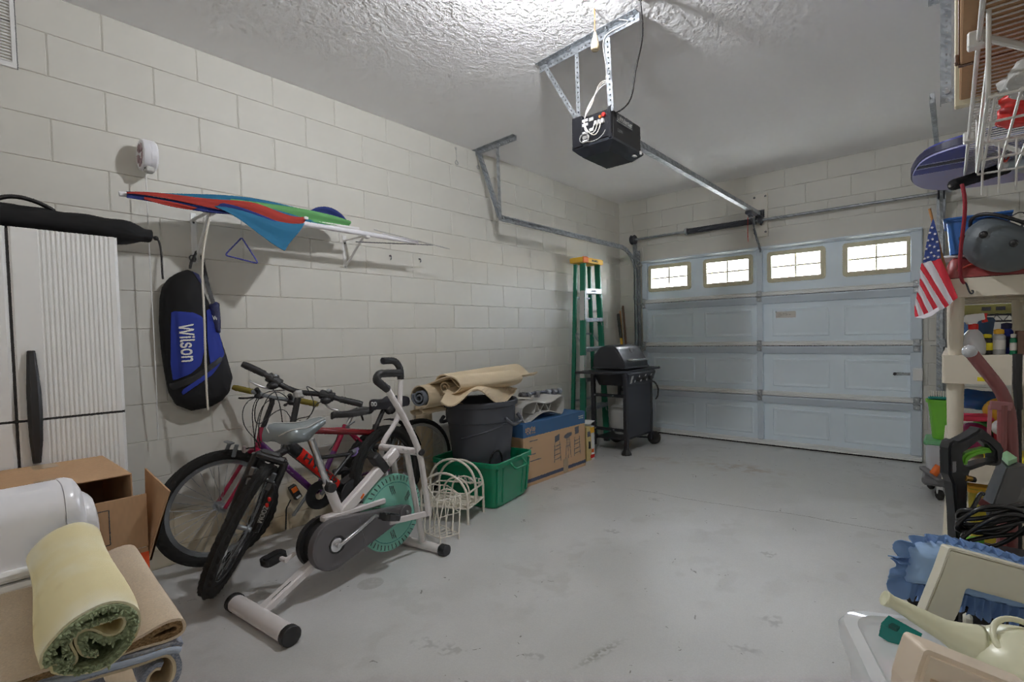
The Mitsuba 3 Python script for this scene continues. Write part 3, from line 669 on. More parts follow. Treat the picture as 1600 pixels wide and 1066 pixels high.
hz0, hz1 = 0.757, (0.47, 0.261, 1.222)[2]
hh = hz1 - hz0
prof = [(0.0, 0.011), (0.03, 0.013), (0.35, 0.021), (0.55, 0.022), (0.8, 0.019), (1.0, 0.012)]
R = []
for q, w in prof:
    z = hz1 - q * hh
    x = cx1 + 0.005 + 0.03 * math.sin(math.pi * min(max(q, 0.06), 0.94))
    R.append([(x + dx, hy + dy, z) for dx, dy in ((-0.008, -w), (0.004, -w), (0.012, -w * 0.5), (0.012, w * 0.5), (0.004, w), (-0.008, w))])
g = ring_loft(R); g.fix_normals(); obj('handle', g, M['black'], t, label='long tapered black handle')
# racket bag
t = thing('racket_bag', 'long black padded bag lying on top of the ribbed cabinet', 'bag')
n = 40; yy = np.linspace(-0.42, 0.70, n)
R = []
for i, y in enumerate(yy):
    q = i / (n - 1)
    e = min(1, ((1 - q) / 0.09)) ** 0.5 if q > 0.91 else 1
    hgt = (0.058 + 0.008 * math.sin(5 * q + 1)) * max(e, 0.55); wid = (0.125 + 0.012 * math.sin(7 * q)) * max(e, 0.45)
    a = np.linspace(0, 2 * np.pi, 24, endpoint=False)
    c, s = np.cos(a), np.sin(a)
    R.append(np.stack([0.29 + wid * np.sign(c) * np.abs(c) ** 0.8, y + 0 * a, ctop + 0.056 + hgt * np.sign(s) * np.abs(s) ** 0.7 - 0.03 * max(0, q - 0.75) + 0.012 * (1 - q)], -1))
g = ring_loft(R); g.fix_normals(); obj('body', lump(g, 0.007, 14, 2), M['black_matte'], t, smooth=True)
obj('handle', tube(spline([(0.36, 0.19, ctop + 0.115), (0.36, 0.23, ctop + 0.137), (0.36, 0.29, ctop + 0.135), (0.36, 0.36, ctop + 0.1)], 16), 0.009, 8, flat=1.8), M['black'], t, smooth=True)
obj('zip_cord', tube(spline([(0.30, 0.70, ctop + 0.045), (0.30, 0.725, ctop + 0.04), (0.30, 0.738, ctop), (0.295, 0.742, ctop - 0.09), (0.29, 0.745, ctop - 0.16)], 24), 0.0045, 6), M['black'], t, smooth=True)
obj('toggle', sphere((0.30, 0.722, ctop + 0.042), 0.011, 2), M['black'], t, smooth=True)

# ---------------------------------------------------------------- louvred vent high on the wall
t = thing('wall_vent', 'white louvred vent panel high on the block wall above the black bag', 'vent')
vy1, vz0 = (0.012, 0.304, 2.668)[1], (0.012, 0.278, 2.53)[2]
vy0, vz1 = vy1 - 0.42, vz0 + 0.36
fr = sbox(vy0, vz0, vy1, vz1).difference(sbox(vy0 + 0.022, vz0 + 0.022, vy1 - 0.014, vz1 - 0.022))
obj('frame', ext(fr, 0.016, yzm(-0.002)), M['white'], t, smooth=False)
obj('edge', b2((-0.002, vy1 + 0.0005, vz0), (0.010, vy1 + 0.004, vz1), 0.001), M['grey'], t)
for z in np.arange(vz0 + 0.03, vz1 - 0.02, 0.0145):
    obj('slat', bar((0.006, vy0 + 0.02, z), (0.006, vy1 - 0.012, z), 0.013, 0.003, 0.0008, up=(0.7, 0, 0.7)), M['white'], t)
obj('backing', b2((-0.003, vy0 + 0.02, vz0 + 0.02), (-0.001, vy1 - 0.012, vz1 - 0.02), 0.0005), M['grey'], t)

# ---------------------------------------------------------------- clothes line reel
t = thing('clothesline_reel', 'round white clothes line reel mounted high on the block wall above the umbrella', 'reel')
c = np.array((0.085, 0.751, 2.231))
m = axes(c - (0, 0.032, 0), (1, 0, 0), (0, 0, 1), (0, 1, 0))
m = axes(c - (0, 0.032, 0), (1, 0, 0), (0, 0, -1), (0, 1, 0))
hs = xf(lathe([(0, 0.006), (0.05, 0.006), (0.066, 0), (0.078, 0.004), (0.082, 0.012), (0.082, 0.031), (0.0805, 0.033), (0.082, 0.035), (0.082, 0.056), (0.074, 0.064), (0, 0.064)], 40), m)
obj('housing', hs, M['white_gloss'], t)
for k in range(5):
    a = math.radians(20 + 72 * k)
    seg = Polygon([(0.022 * math.cos(a + q), 0.022 * math.sin(a + q)) for q in np.linspace(-0.4, 0.4, 5)] + [(0.062 * math.cos(a + q), 0.062 * math.sin(a + q)) for q in np.linspace(0.42, -0.42, 7)])
    g = ext(seg, 0.006, m @ mx((0, 0, 0.001))); g.fix_normals()
    obj('face_panel', g, mat('mauve', (0.60, 0.50, 0.53), rough=0.4) if k == 0 else 'm_mauve', t)
obj('outlet_slot', cat([b2(c + (0.0, -0.02, -0.093), c + (0.05, 0.02, -0.06), 0.006)]), M['light_grey'], t)
for dx in (0.008, 0.03): obj('slot', b2(c + (dx, -0.022, -0.082), c + (dx + 0.016, 0.0, -0.070), 0.003), M['black'], t)
obj('wall_mount', b2((-0.004, c[1] - 0.025, c[2] - 0.03), (c[0] - 0.06, c[1] + 0.025, c[2] + 0.03), 0.004), M['white'], t)
obj('line', tube(spline([c + (0.015, -0.012, -0.09), (c[0] + 0.01, c[1] - 0.012, 1.7), (c[0] + 0.008, c[1] - 0.01, 1.2), (0.06, c[1] - 0.006, 0.72)], 30), 0.0026, 6), M['white'], t, smooth=True)

# ---------------------------------------------------------------- closet rod on brackets, umbrella, hanger
t = thing('closet_rod', 'white closet rod on two wall brackets above the sports bag', 'rod')
RX, RZ_ = 0.30, 1.957
obj('rod', cyl((RX, (0.3, 0.929, 1.946)[1], RZ_), (RX, (0.3, 2.266, 1.927)[1], RZ_ - 0.004), 0.0165, 16), M['white_gloss'], t)
obj('rod_joint', cyl((RX, 1.98, RZ_), (RX, 2.02, RZ_), 0.02, 16), M['white_gloss'], t)
for y, zb in ((0.965, 1.70), (1.865, 1.752)):
    bk = obj('bracket', cat([b2((-0.004, y - 0.014, zb), (0.004, y + 0.014, 1.985), 0.002), b2((0.0, y - 0.012, 1.945), (RX - 0.005, y + 0.012, 1.951), 0.002), b2((RX - 0.022, y - 0.014, 1.925), (RX + 0.02, y + 0.014, 1.941), 0.004)]), M['white'], t)
    obj('brace', bar((0.004, y, zb + 0.012), (RX - 0.04, y, 1.944), 0.02, 0.007, 0.002, up=(0, 1, 0)), M['white'], bk)
    for z in (zb + 0.012, 1.93): obj('screw', cyl((0.003, y, z), (0.008, y, z), 0.006, 8), M['dark_steel'], bk)
obj('end_cap', cat([b2((RX - 0.025, 0.925, 1.925), (RX + 0.03, 0.985, 1.985), 0.012), cyl((RX, 1.0, 1.97), (RX, 1.02, 2.0), 0.012, 10)]), M['white'], t)
t = thing('rod_pole', 'thin blue grey pole lying beyond the end of the closet rod', 'pole')
obj('shaft', cyl((0.26, 1.805, 1.899), (0.26, 2.436, 1.959), 0.004, 8), M['grey'], t)
t = thing('rod_pole', 'longest thin steel pole sticking out past the closet rod', 'pole')
obj('shaft', cyl((0.33, 1.9, 1.985), (0.33, 2.54, 1.933), 0.004, 8), M['light_grey'], t)
for i, (a, lab) in enumerate((((0.0, *(0, 2.227, 1.882)[1:]), 'small wall hook below the closet rod, nearer the bracket'), ((0.0, *(0, 2.497, 1.886)[1:]), 'small wall hook below the closet rod, farther from the bracket'))):
    one('wall_hook', cat([cyl((-0.005, a[1], a[2]), (0.012, a[1], a[2]), 0.006, 8), tube([(0.012, a[1], a[2]), (0.02, a[1], a[2] - 0.004), (0.022, a[1], a[2] - 0.02), (0.014, a[1], a[2] - 0.03)], 0.0035, 6)]), M['dark_steel'], lab, 'hook')
for a, lab in (((0, 2.911, 2.894), 'small steel screw eye high on the block wall, nearer the camera'), ((0, 3.164, 2.918), 'small steel screw eye high on the block wall beside the track hanger')):
    one('screw_eye', cat([cyl((-0.005, a[1], a[2]), (0.006, a[1], a[2]), 0.012, 10), cyl((0.004, a[1], a[2]), (0.008, a[1], a[2] - 0.11), 0.0025, 6), at(trimesh.creation.torus(0.016, 0.0045, 14, 7), (0.008, a[1], a[2] - 0.125), ry=90)]), M['light_grey'], lab, 'hook')
def strip(up, lo, n=26, waves=2, amp=0.012, th=0.003, ph=0.0):
    """cloth between an upper and a lower edge line, folded in and out"""
    U, L = spline(up, n), spline(lo, n)
    P = []
    for k, q in enumerate(np.linspace(0, 1, 9)):
        S = U * (1 - q) + L * q
        s = np.linspace(0, 1, n)
        S = S + np.outer(amp * np.sin(q * np.pi * waves + ph) * np.clip(s * 1.6, 0, 1), (1, 0, 0))
        P.append(S)
    return grid_mesh(np.array(P), th)
t = thing('beach_umbrella', 'folded beach umbrella in red, blue, teal and green lying on the closet rod', 'umbrella')
obj('tip_cap', cyl((0.3, 0.589, 1.959), (0.3, 0.622, 1.963), 0.012, 12), M['white_gloss'], t)
obj('pole', cyl((0.3, 0.613, 1.961), (0.25, 1.833, 1.991), 0.012, 12), M['white'], t)
mk('umb_red', (0.62, 0.20, 0.17), rough=0.85); mk('umb_blue', (0.13, 0.18, 0.42), rough=0.85); mk('umb_teal', (0.14, 0.40, 0.54), rough=0.85); mk('umb_green', (0.38, 0.62, 0.38), rough=0.85)
def pan(up, lo, m, **k): obj('fabric_panel', strip(up, lo, **k), M[m], t, smooth=True)
pan([(0.28, 0.62, 1.981), (0.27, 0.834, 2.016), (0.25, 1.138, 2.065), (0.24, 1.46, 2.057), (0.22, 1.781, 2.013)], [(0.3, 0.615, 1.949), (0.31, 0.821, 1.957), (0.3, 1.119, 2.002), (0.28, 1.439, 1.976), (0.26, 1.649, 1.969)], 'umb_teal', waves=3)
pan([(0.32, 0.614, 1.969), (0.33, 0.765, 1.99), (0.33, 0.986, 2.005), (0.34, 1.17, 2.019), (0.35, 1.3, 1.987), (0.36, 1.438, 1.987)], [(0.33, 0.612, 1.961), (0.35, 0.759, 1.963), (0.37, 0.972, 1.945), (0.39, 1.148, 1.928), (0.4, 1.276, 1.89), (0.4, 1.368, 1.878)], 'umb_red', waves=2)
pan([(0.31, 0.616, 1.966), (0.33, 0.764, 1.964), (0.35, 0.921, 1.955), (0.36, 1.065, 1.957)], [(0.33, 0.611, 1.94), (0.35, 0.758, 1.931), (0.36, 0.861, 1.923), (0.36, 1.034, 1.934)], 'umb_blue', waves=3, amp=.008)
pan([(0.34, 0.674, 1.954), (0.36, 0.782, 1.946), (0.37, 0.881, 1.935)], [(0.35, 0.671, 1.942), (0.37, 0.779, 1.922), (0.37, 0.858, 1.921)], 'umb_red', waves=2, amp=.006)
pan([(0.36, 0.961, 1.961), (0.38, 1.089, 1.954), (0.4, 1.243, 1.925), (0.4, 1.407, 1.937)], [(0.37, 0.972, 1.952), (0.41, 1.07, 1.894), (0.43, 1.177, 1.81), (0.44, 1.272, 1.753)], 'umb_teal', waves=2, amp=.012)
pan([(0.34, 0.953, 1.984), (0.37, 1.078, 1.975), (0.4, 1.243, 1.925), (0.41, 1.35, 1.9)], [(0.35, 0.979, 1.963), (0.38, 1.104, 1.936), (0.405, 1.24, 1.887), (0.41, 1.323, 1.863)], 'umb_blue', waves=2, amp=.006)
pan([(0.27, 1.067, 2.036), (0.27, 1.3, 2.049), (0.27, 1.525, 2.052), (0.25, 1.779, 2.034)], [(0.29, 1.074, 1.995), (0.29, 1.289, 1.983), (0.28, 1.517, 1.981), (0.26, 1.763, 1.991)], 'umb_green', waves=2, amp=.01)
pan([(0.23, 1.495, 2.033), (0.23, 1.607, 2.102), (0.22, 1.683, 2.102), (0.22, 1.76, 2.052)], [(0.25, 1.485, 2.009), (0.25, 1.594, 2.027), (0.24, 1.661, 2.007), (0.23, 1.736, 2.004)], 'umb_blue', waves=3, amp=.012)
obj('strap', cat([b2(np.array((0.4, 1.408, 1.982)) - (0.004, 0.004, 0.02), np.array((0.4, 1.423, 1.974)) + (0.004, 0.006, 0.004), 0.002)]), M['white'], t)
hy = 1.14
t = thing('clothes_hanger', 'thin blue plastic clothes hanger on the closet rod', 'hanger')
hc = np.array((RX, (0.3, 1.102, 1.821)[1], (0.3, 1.102, 1.821)[2]))
hl, hr = np.array((0.24, 1.037, 1.725)), np.array((0.36, 1.163, 1.678))
obj('body', tube(rounded([hc, hl, hr, hc + (0.002, 0.003, 0)], 0.02), 0.0042, 8), mat('hanger_blue', (0.28, 0.30, 0.62), rough=0.4), t, smooth=True)
obj('hook', tube(spline([hc, hc + (0, 0, 0.035), hc + (0.0, 0.0, 0.055), (RX + 0.018, hc[1], RZ_ + 0.005), (RX, hc[1], RZ_ + 0.02), (RX - 0.019, hc[1], RZ_), (RX - 0.018, hc[1], RZ_ - 0.012)], 24), 0.0018, 6), M['steel'], t, smooth=True)
one('rope', tube(spline([(0.33, 0.955, 1.95), (0.335, 0.94, 1.88), (0.31, 0.914, 1.699), (0.3, 0.911, 1.463), (0.28, 0.914, 1.156), (0.26, 0.921, 0.875)], 40), 0.0055, 8), M['offwhite'], 'thick white rope hanging in front of the blue and black sports bag', 'rope', smooth=True)

# ---------------------------------------------------------------- sports bag on the wall
t = thing('sports_bag', 'blue and black racket bag hanging by a clip on the block wall', 'bag')
BX = 0.055
bag = Polygon([(0.912, 1.653), (0.868, 1.632), (0.824, 1.597), (0.794, 1.547), (0.781, 1.484), (0.773, 1.354), (0.776, 1.213), (0.785, 1.091), (0.8, 0.972), (0.829, 0.902), (0.9, 0.857), (0.992, 0.867), (1.051, 0.897), (1.092, 0.945), (1.111, 1.031), (1.083, 1.165), (1.052, 1.293), (1.043, 1.37), (1.017, 1.444), (0.986, 1.533), (0.962, 1.629)]).buffer(0.02).buffer(-0.02)
hf = puff(bag, 0.13, 0.085)
obj('body', pillow(bag, 0.13, 0.085, yzm(BX), step=0.016, back=0.55, wrinkle=0.012, wf=16, seed=4), M['black_matte'], t, smooth=True)
p1 = Polygon([(0.815, 1.415), (0.907, 1.407), (0.953, 1.383), (0.954, 1.225), (0.931, 1.118), (0.882, 1.071), (0.812, 1.038), (0.804, 1.126), (0.808, 1.298)])
obj('blue_panel', patch(p1.intersection(bag), hf, yzm(BX), 0.007), M['royal'], t, smooth=30)
p2 = Polygon([(0.973, 1.426), (1.007, 1.434), (1.035, 1.325), (1.05, 1.222), (1.057, 1.162), (1.018, 1.142), (0.974, 1.115), (0.967, 1.26)])
obj('blue_panel', patch(p2.intersection(bag), hf, yzm(BX), 0.007), M['royal'], t, smooth=30)
p3 = Polygon([(0.841, 0.98), (0.929, 1.054), (0.998, 1.107), (1.03, 1.123), (0.984, 1.06), (0.891, 0.993), (0.846, 0.955)])
obj('blue_panel', patch(p3.intersection(bag), hf, yzm(BX), 0.007), M['royal'], t, smooth=30)
p4 = Polygon([(0.924, 1.646), (0.959, 1.628), (0.975, 1.557), (0.943, 1.591)])
obj('blue_panel', patch(p4.intersection(bag.buffer(0.004)), hf, yzm(BX), 0.007), M['navy'], t, smooth=30)
obj('black_strap', patch(Polygon([(0.795, 1.019), (0.894, 1.063), (0.987, 1.129), (1.035, 1.163), (1.037, 1.134), (0.985, 1.093), (0.892, 1.024), (0.81, 0.986)]).intersection(bag), hf, yzm(BX), 0.011), M['black'], t)
obj('side_pocket', pillow(Polygon([(0.996, 1.448), (1.021, 1.471), (1.04, 1.464), (1.043, 1.369), (1.04, 1.299), (1.015, 1.296), (0.999, 1.369)]).buffer(0.006), 0.03, 0.03, yzm(0.10), 0.012), M['navy'], t, smooth=True)
txt = drape_text('Wilson', 0.062, hf, (0.12, 0.874, 1.241)[1:], (0.04, -0.999), (0.999, 0.04), yzm(BX), 0.010, width=0.205)
obj('lettering', txt, M['white'], t, smooth=False)
obj('lettering', drape_text('w', 0.03, hf, (0.12, 1.009, 1.38)[1:], (1, 0), (0, 1), yzm(BX), 0.03), M['light_grey'], t, smooth=False)
obj('clip', cat([tube(spline([(0.06, 0.923, 1.657), (0.06, 0.934, 1.702), (0.05, 0.95, 1.733), (0.04, 0.963, 1.761)], 14), 0.007, 8), at(trimesh.creation.torus(0.017, 0.004, 16, 8), (0.06, 0.938, 1.716), rz=20, ry=80)]), M['black'], t)
obj('shoulder_strap', grid_mesh(np.array([[(0.03, 0.983, 1.739), (0.05, 0.986, 1.646), (0.08, 0.99, 1.553), (0.11, 1.005, 1.449)], [(0.03, 0.996, 1.748), (0.05, 1.005, 1.648), (0.08, 1.011, 1.554), (0.11, 1.024, 1.465)]]), 0.004), M['black'], t)
one('bag_hook', cat([cyl((-0.005, *(0, 0.984, 1.772)[1:]), (0.06, *(0.06, 0.967, 1.77)[1:]), 0.006, 8), cyl((-0.002, *(0, 0.984, 1.772)[1:]), (0.006, *(0, 0.984, 1.772)[1:]), 0.018, 12)]), M['white'], 'white wall hook holding the clip of the sports bag', 'hook')
# ---------------------------------------------------------------- cardboard box lying open
t = thing('cardboard_box', 'large open brown cardboard box with an orange print, in front of the ribbed cabinet', 'box')
A, B, Z1, F = 0.47, 0.985, 0.75, 0.005
ya, yb_ = -0.30, (0.985, 0.458, 0.749)[1]
obj('top_panel', cat([b2((A, ya, Z1 - F), (B, yb_, Z1), 0.0015)]), M['card'], t)
obj('bottom_panel', b2((A, ya, 0.003), (B, yb_, 0.003 + F), 0.0015), M['card'], t)
obj('back_panel', b2((A, ya, F), (A + F, yb_, Z1 - F), 0.0015), M['card'], t)
obj('side_panel', b2((A, yb_ - F, F), (B, yb_, Z1 - F), 0.0015), M['card'], t)
obj('side_panel', b2((A, ya, F), (B, ya + F, Z1 - F), 0.0015), M['card'], t)
pk = obj('front_flap', cat([b2((1.005, ya, 0.465), (1.010, yb_ + 0.035, 0.668), 0.0015), b2((1.0045, ya, 0.03), (1.0095, yb_ + 0.034, 0.462), 0.0015)]), M['card'], t)
fx = 1.0105
obj('orange_print', b2((fx - 0.001, 0.425, 0.10), (fx + 0.0008, yb_ + 0.034, 0.445), 0.0003), mat('print_orange', (0.86, 0.33, 0.15), rough=0.7), pk, label='orange printed band')
obj('lettering', text_on('MOVING', 0.028, (fx + 0.0008, 0.455, 0.30), (0, 0, 1), (0, -1, 0), 0.0006, bold=True), M['card'], pk)
fr = sbox(0.31, 0.505, 0.385, 0.635).difference(sbox(0.3125, 0.5075, 0.3825, 0.6325))
obj('printed_frame', ext(fr, 0.0008, yzm(fx)), M['charcoal'], pk)
V = [(0.818, 0.53, 0.728), (1.149, 0.53, 0.691), (0.838, 0.53, 0.348), (0.99, yb_ + 0.03, 0.40), (0.985, yb_ + 0.005, 0.72)]
V = [np.array(v) for v in V]
nv = np.array((0.25, 0.95, 0.1)) * 0.005
g = trimesh.convex.convex_hull(np.array([v for v in V[:4]] + [v + nv for v in V[:4]]))
obj('side_flap', g, M['card'], t)
obj('tape', cat([b2((B - 0.16, (0.9, 0.214, 0.781)[1], Z1 - 0.0003), (B + 0.0015, (0.9, 0.278, 0.789)[1], Z1 + 0.001), 0.0003)]), mat('tape', (0.66, 0.57, 0.47), rough=0.2), t, label='strip of clear packing tape')
obj('tape', b2((A + 0.01, (0.55, 0.237, 0.779)[1], Z1 - 0.0003), (A + 0.11, (0.55, 0.309, 0.774)[1], Z1 + 0.001), 0.0003), 'm_tape', t, label='strip of clear packing tape')
# ---------------------------------------------------------------- white plastic tub lying upside down
t = thing('plastic_tub', 'white plastic tub with a rounded end lying upside down beside the rolled rug', 'tub')
def rr_ring(x0, x1, z0, z1, r, y, n=6):
    P = []
    for cx, cz, a0 in ((x1 - r, z1 - r, 0), (x0 + r, z1 - r, 90)):
        for k in range(n + 1):
            a = math.radians(a0 + 90 * k / n); P.append((cx + r * math.cos(a), y, cz + r * math.sin(a)))
    P += [(x0, y, z0), (x1, y, z0)]
    return P
zb = 0.56; tx0, tx1 = 1.045, 1.285
R = [rr_ring(tx0, tx1, zb, 0.795, 0.075, y) for y in (-0.45, 0.0)] + [rr_ring(tx0, tx1, zb, 0.80, 0.08, 0.242)]
g = ring_loft(R); g.fix_normals(); obj('body', g, M['white_gloss'], t)
R = [rr_ring(tx0 - 0.002, tx1 + 0.002, zb, 0.803, 0.08, 0.243), rr_ring(tx0 - 0.002, tx1 + 0.002, zb, 0.803, 0.08, 0.262), rr_ring(tx0, tx1 - 0.004, zb, 0.797, 0.085, 0.277), rr_ring(tx0 + 0.01, tx1 - 0.012, zb, 0.775, 0.085, 0.287), rr_ring(tx0 + 0.012, tx1 - 0.014, zb, 0.752, 0.08, 0.290), rr_ring(tx0 + 0.012, tx1 - 0.014, zb, 0.748, 0.075, 0.300), rr_ring(tx0 + 0.014, tx1 - 0.018, zb, 0.735, 0.07, 0.314), rr_ring(tx0 + 0.03, tx1 - 0.035, zb + 0.01, 0.70, 0.06, 0.322)]
g = ring_loft(R); g.fix_normals(); obj('end_cap', g, M['white_gloss'], t)
obj('rim', cat([b2((tx0 - 0.01, -0.45, zb - 0.002), (tx1 + 0.02, 0.30, zb + 0.03), 0.01), b2((tx0 - 0.02, -0.45, zb - 0.05), (tx1 + 0.03, 0.315, zb - 0.008), 0.01)]), M['white'], t)
obj('hand_grip', b2((tx1 - 0.004, -0.10, zb + 0.055), (tx1 + 0.012, 0.10, zb + 0.075), 0.008), M['white_gloss'], t)

# ---------------------------------------------------------------- rugs
def rug(prof, axis, th, th2, mo, mi_, name, label, n=60, edge=None, back=None, warp=0.004, seed=0):
    """sheet swept along an axis: outer backing mo and, on its inner side, pile mi_"""
    P = spline(prof, n); A_ = np.array(axis, float)
    tt = np.gradient(P, axis=0); nn = np.cross(tt, A_); nn /= np.linalg.norm(nn, axis=1, keepdims=True)
    t = thing(name, label, 'rug')
    S = np.linspace(0, 1, 14)
    def lay(off, thk):
        Q = P + nn * off
        G = np.stack([Q + A_ * s + (meshkit.fbm(np.c_[Q * 7 + seed, ] + A_ * s * 5, 2, seed)[:, None] - 0.5) * 2 * warp * nn for s in S])
        return grid_mesh(G, thk)
    obj('backing', lay(0, th), mo, t, smooth=40)
    obj('pile', lump(lay(th / 2 + th2 / 2, th2), 0.004, 160, seed), mi_, t, smooth=40)
    return t
YR = (1.85, 0.3, 0.45)
base = rug([(1.80, -0.42, 0.012), (1.80, 0.2, 0.012), (1.80, 0.36, 0.03), (1.80, 0.39, 0.07), (1.80, 0.35, 0.11), (1.80, 0.1, 0.115), (1.80, -0.3, 0.12), (1.80, -0.42, 0.16), (1.80, -0.3, 0.20), (1.80, 0.0, 0.205), (1.80, 0.28, 0.225)], (-0.75, 0.02, 0.0), 0.014, 0.02, M['tan_weave'], M['blue_pile'], 'folded_rug', 'lowest folded rug of the pile, under the blue grey rug')
rug([(1.83, 0.015, 0.48), (1.83, 0.083, 0.464), (1.83, 0.179, 0.449), (1.83, 0.267, 0.436), (1.83, 0.327, 0.43), (1.83, 0.35, 0.426), (1.83, 0.364, 0.407), (1.83, 0.367, 0.382), (1.83, 0.362, 0.359), (1.83, 0.347, 0.344), (1.83, 0.322, 0.355), (1.83, 0.31, 0.381), (1.83, 0.321, 0.4), (1.83, 0.339, 0.398)], (-0.62, 0.03, 0.03), 0.007, 0.012, M['tan_weave'], M['blue_pile'], 'folded_rug', 'blue grey rug with a curled edge under the tan carpet', seed=2)
bl = rug([(1.845, 0.016, 0.51), (1.845, 0.083, 0.493), (1.845, 0.143, 0.483), (1.845, 0.199, 0.473), (1.845, 0.265, 0.462), (1.845, 0.325, 0.453), (1.845, 0.368, 0.444), (1.845, 0.376, 0.437)], (-0.62, 0.03, 0.03), 0.007, 0.010, M['tan_weave'], M['blue_pile'], 'folded_rug', 'thin rug with a pale blue bound edge between the tan carpet and the curled rug', seed=3)
e = spline([(1.848, 0.015, 0.507), (1.848, 0.083, 0.49), (1.848, 0.142, 0.48), (1.848, 0.199, 0.471), (1.848, 0.264, 0.459), (1.848, 0.324, 0.45), (1.848, 0.367, 0.441), (1.848, 0.375, 0.435)], 40)
obj('bound_edge', tube(e, 0.0085, 8), mat('binding', (0.62, 0.66, 0.72), rough=0.9), bl, smooth=True)
tp = [(1.85, -0.004, 0.511), (1.85, 0.032, 0.515), (1.85, 0.084, 0.517), (1.85, 0.143, 0.514), (1.85, 0.213, 0.505), (1.85, 0.266, 0.503), (1.85, 0.314, 0.514), (1.85, 0.359, 0.522), (1.85, 0.38, 0.516), (1.85, 0.389, 0.498), (1.85, 0.384, 0.481), (1.85, 0.363, 0.474), (1.85, 0.312, 0.479), (1.85, 0.254, 0.484), (1.85, 0.203, 0.487)]
tp = tp[::-1]
rug(tp, (-0.66, 0.03, 0.02), 0.007, 0.014, M['tan_carpet'], M['brown_pile'], 'folded_carpet', 'folded tan carpet remnant under the yellow backed rolled rug', seed=4)
# support of the pile: a low plastic crate under the folded carpet, behind the rugs
t = thing('rolled_rug', 'rolled green bath rug with a stained yellow backing on top of the tan carpet', 'rug')
O, N_ = (1.93, 0.2, 0.6), (1, -0.05, -0.08)
outer = [(1.923, 0.124, 0.555), (1.924, 0.121, 0.572), (1.925, 0.124, 0.587), (1.928, 0.141, 0.612), (1.931, 0.166, 0.636), (1.934, 0.197, 0.65), (1.936, 0.234, 0.653), (1.936, 0.259, 0.64), (1.935, 0.277, 0.618), (1.933, 0.282, 0.59), (1.93, 0.275, 0.557), (1.927, 0.259, 0.531), (1.925, 0.242, 0.515), (1.923, 0.22, 0.505), (1.922, 0.19, 0.509), (1.922, 0.161, 0.521), (1.922, 0.137, 0.54)]
inner = [(1.923, 0.128, 0.556), (1.923, 0.144, 0.552), (1.923, 0.159, 0.537), (1.924, 0.171, 0.538), (1.925, 0.175, 0.554), (1.928, 0.168, 0.594), (1.93, 0.18, 0.607), (1.931, 0.204, 0.61), (1.932, 0.233, 0.61), (1.933, 0.254, 0.607), (1.932, 0.257, 0.594), (1.93, 0.245, 0.574), (1.93, 0.228, 0.576), (1.93, 0.21, 0.594), (1.93, 0.19, 0.606), (1.929, 0.177, 0.599), (1.927, 0.176, 0.577), (1.926, 0.182, 0.557), (1.925, 0.195, 0.542), (1.926, 0.211, 0.539)]
outer, inner = spline(outer, 70), spline(inner, 80)
AX = np.array((-0.60, 0.03, 0.045))
cen = outer.mean(0)
def lay(P, off, th, s0=0.0, s1=1.0, m=10, sgn=1, lumpy=0.0):
    tt = np.gradient(P, axis=0); nn = np.cross(tt, AX); nn /= np.linalg.norm(nn, axis=1, keepdims=True); nn *= sgn
    Q = P + nn * off
    S = np.linspace(s0, s1, m)
    G = np.stack([cen + AX * s + (Q - cen) * (1 - 0.05 * s + 0.05 * math.sin(6 * s + 0.6) * (s > 0.02)) for s in S])
    g = grid_mesh(G, th)
    return lump(g, lumpy, 150, 3) if lumpy else g
sg = 1
tt = np.gradient(outer, axis=0); nn = np.cross(tt, AX)
if ((nn * (cen - outer)).sum(1)).mean() < 0: sg = -1
obj('backing', lay(outer, 0, 0.006), M['rug_back'], t, smooth=40)
obj('pile', lay(outer, 0.010, 0.013, -0.012, 1, 34, sg, 0.0055), M['green_pile'], t, smooth=40)
obj('inner_fold', lay(inner, 0, 0.005, 0.004, 1), M['rug_back'], t, smooth=40)
obj('pile', lay(inner, 0.0085, 0.011, -0.006, 1, 34, -sg, 0.0055), M['green_pile'], t, smooth=40)
# ragged pile tufts along the cut edge
rg = np.random.default_rng(4); tf = []
for P, s_, k in ((outer, sg, 190), (inner, -sg, 150)):
    tt = np.gradient(P, axis=0); nn = np.cross(tt, AX); nn /= np.linalg.norm(nn, axis=1, keepdims=True); nn *= s_
    for i in rg.integers(1, len(P) - 1, k):
        p = P[i] + nn[i] * rg.uniform(0.004, 0.016) - AX * rg.uniform(0.0, 0.02)
        d = -AX / np.linalg.norm(AX) * rg.uniform(0.005, 0.011) + nn[i] * rg.uniform(-0.003, 0.006) + rg.normal(0, 0.002, 3)
        tf.append(tube([p, p + d * 0.6, p + d], [0.0032, 0.0026, 0.0006], 5))
stuff('tuft', cat(tf), M['green_pile'], t)
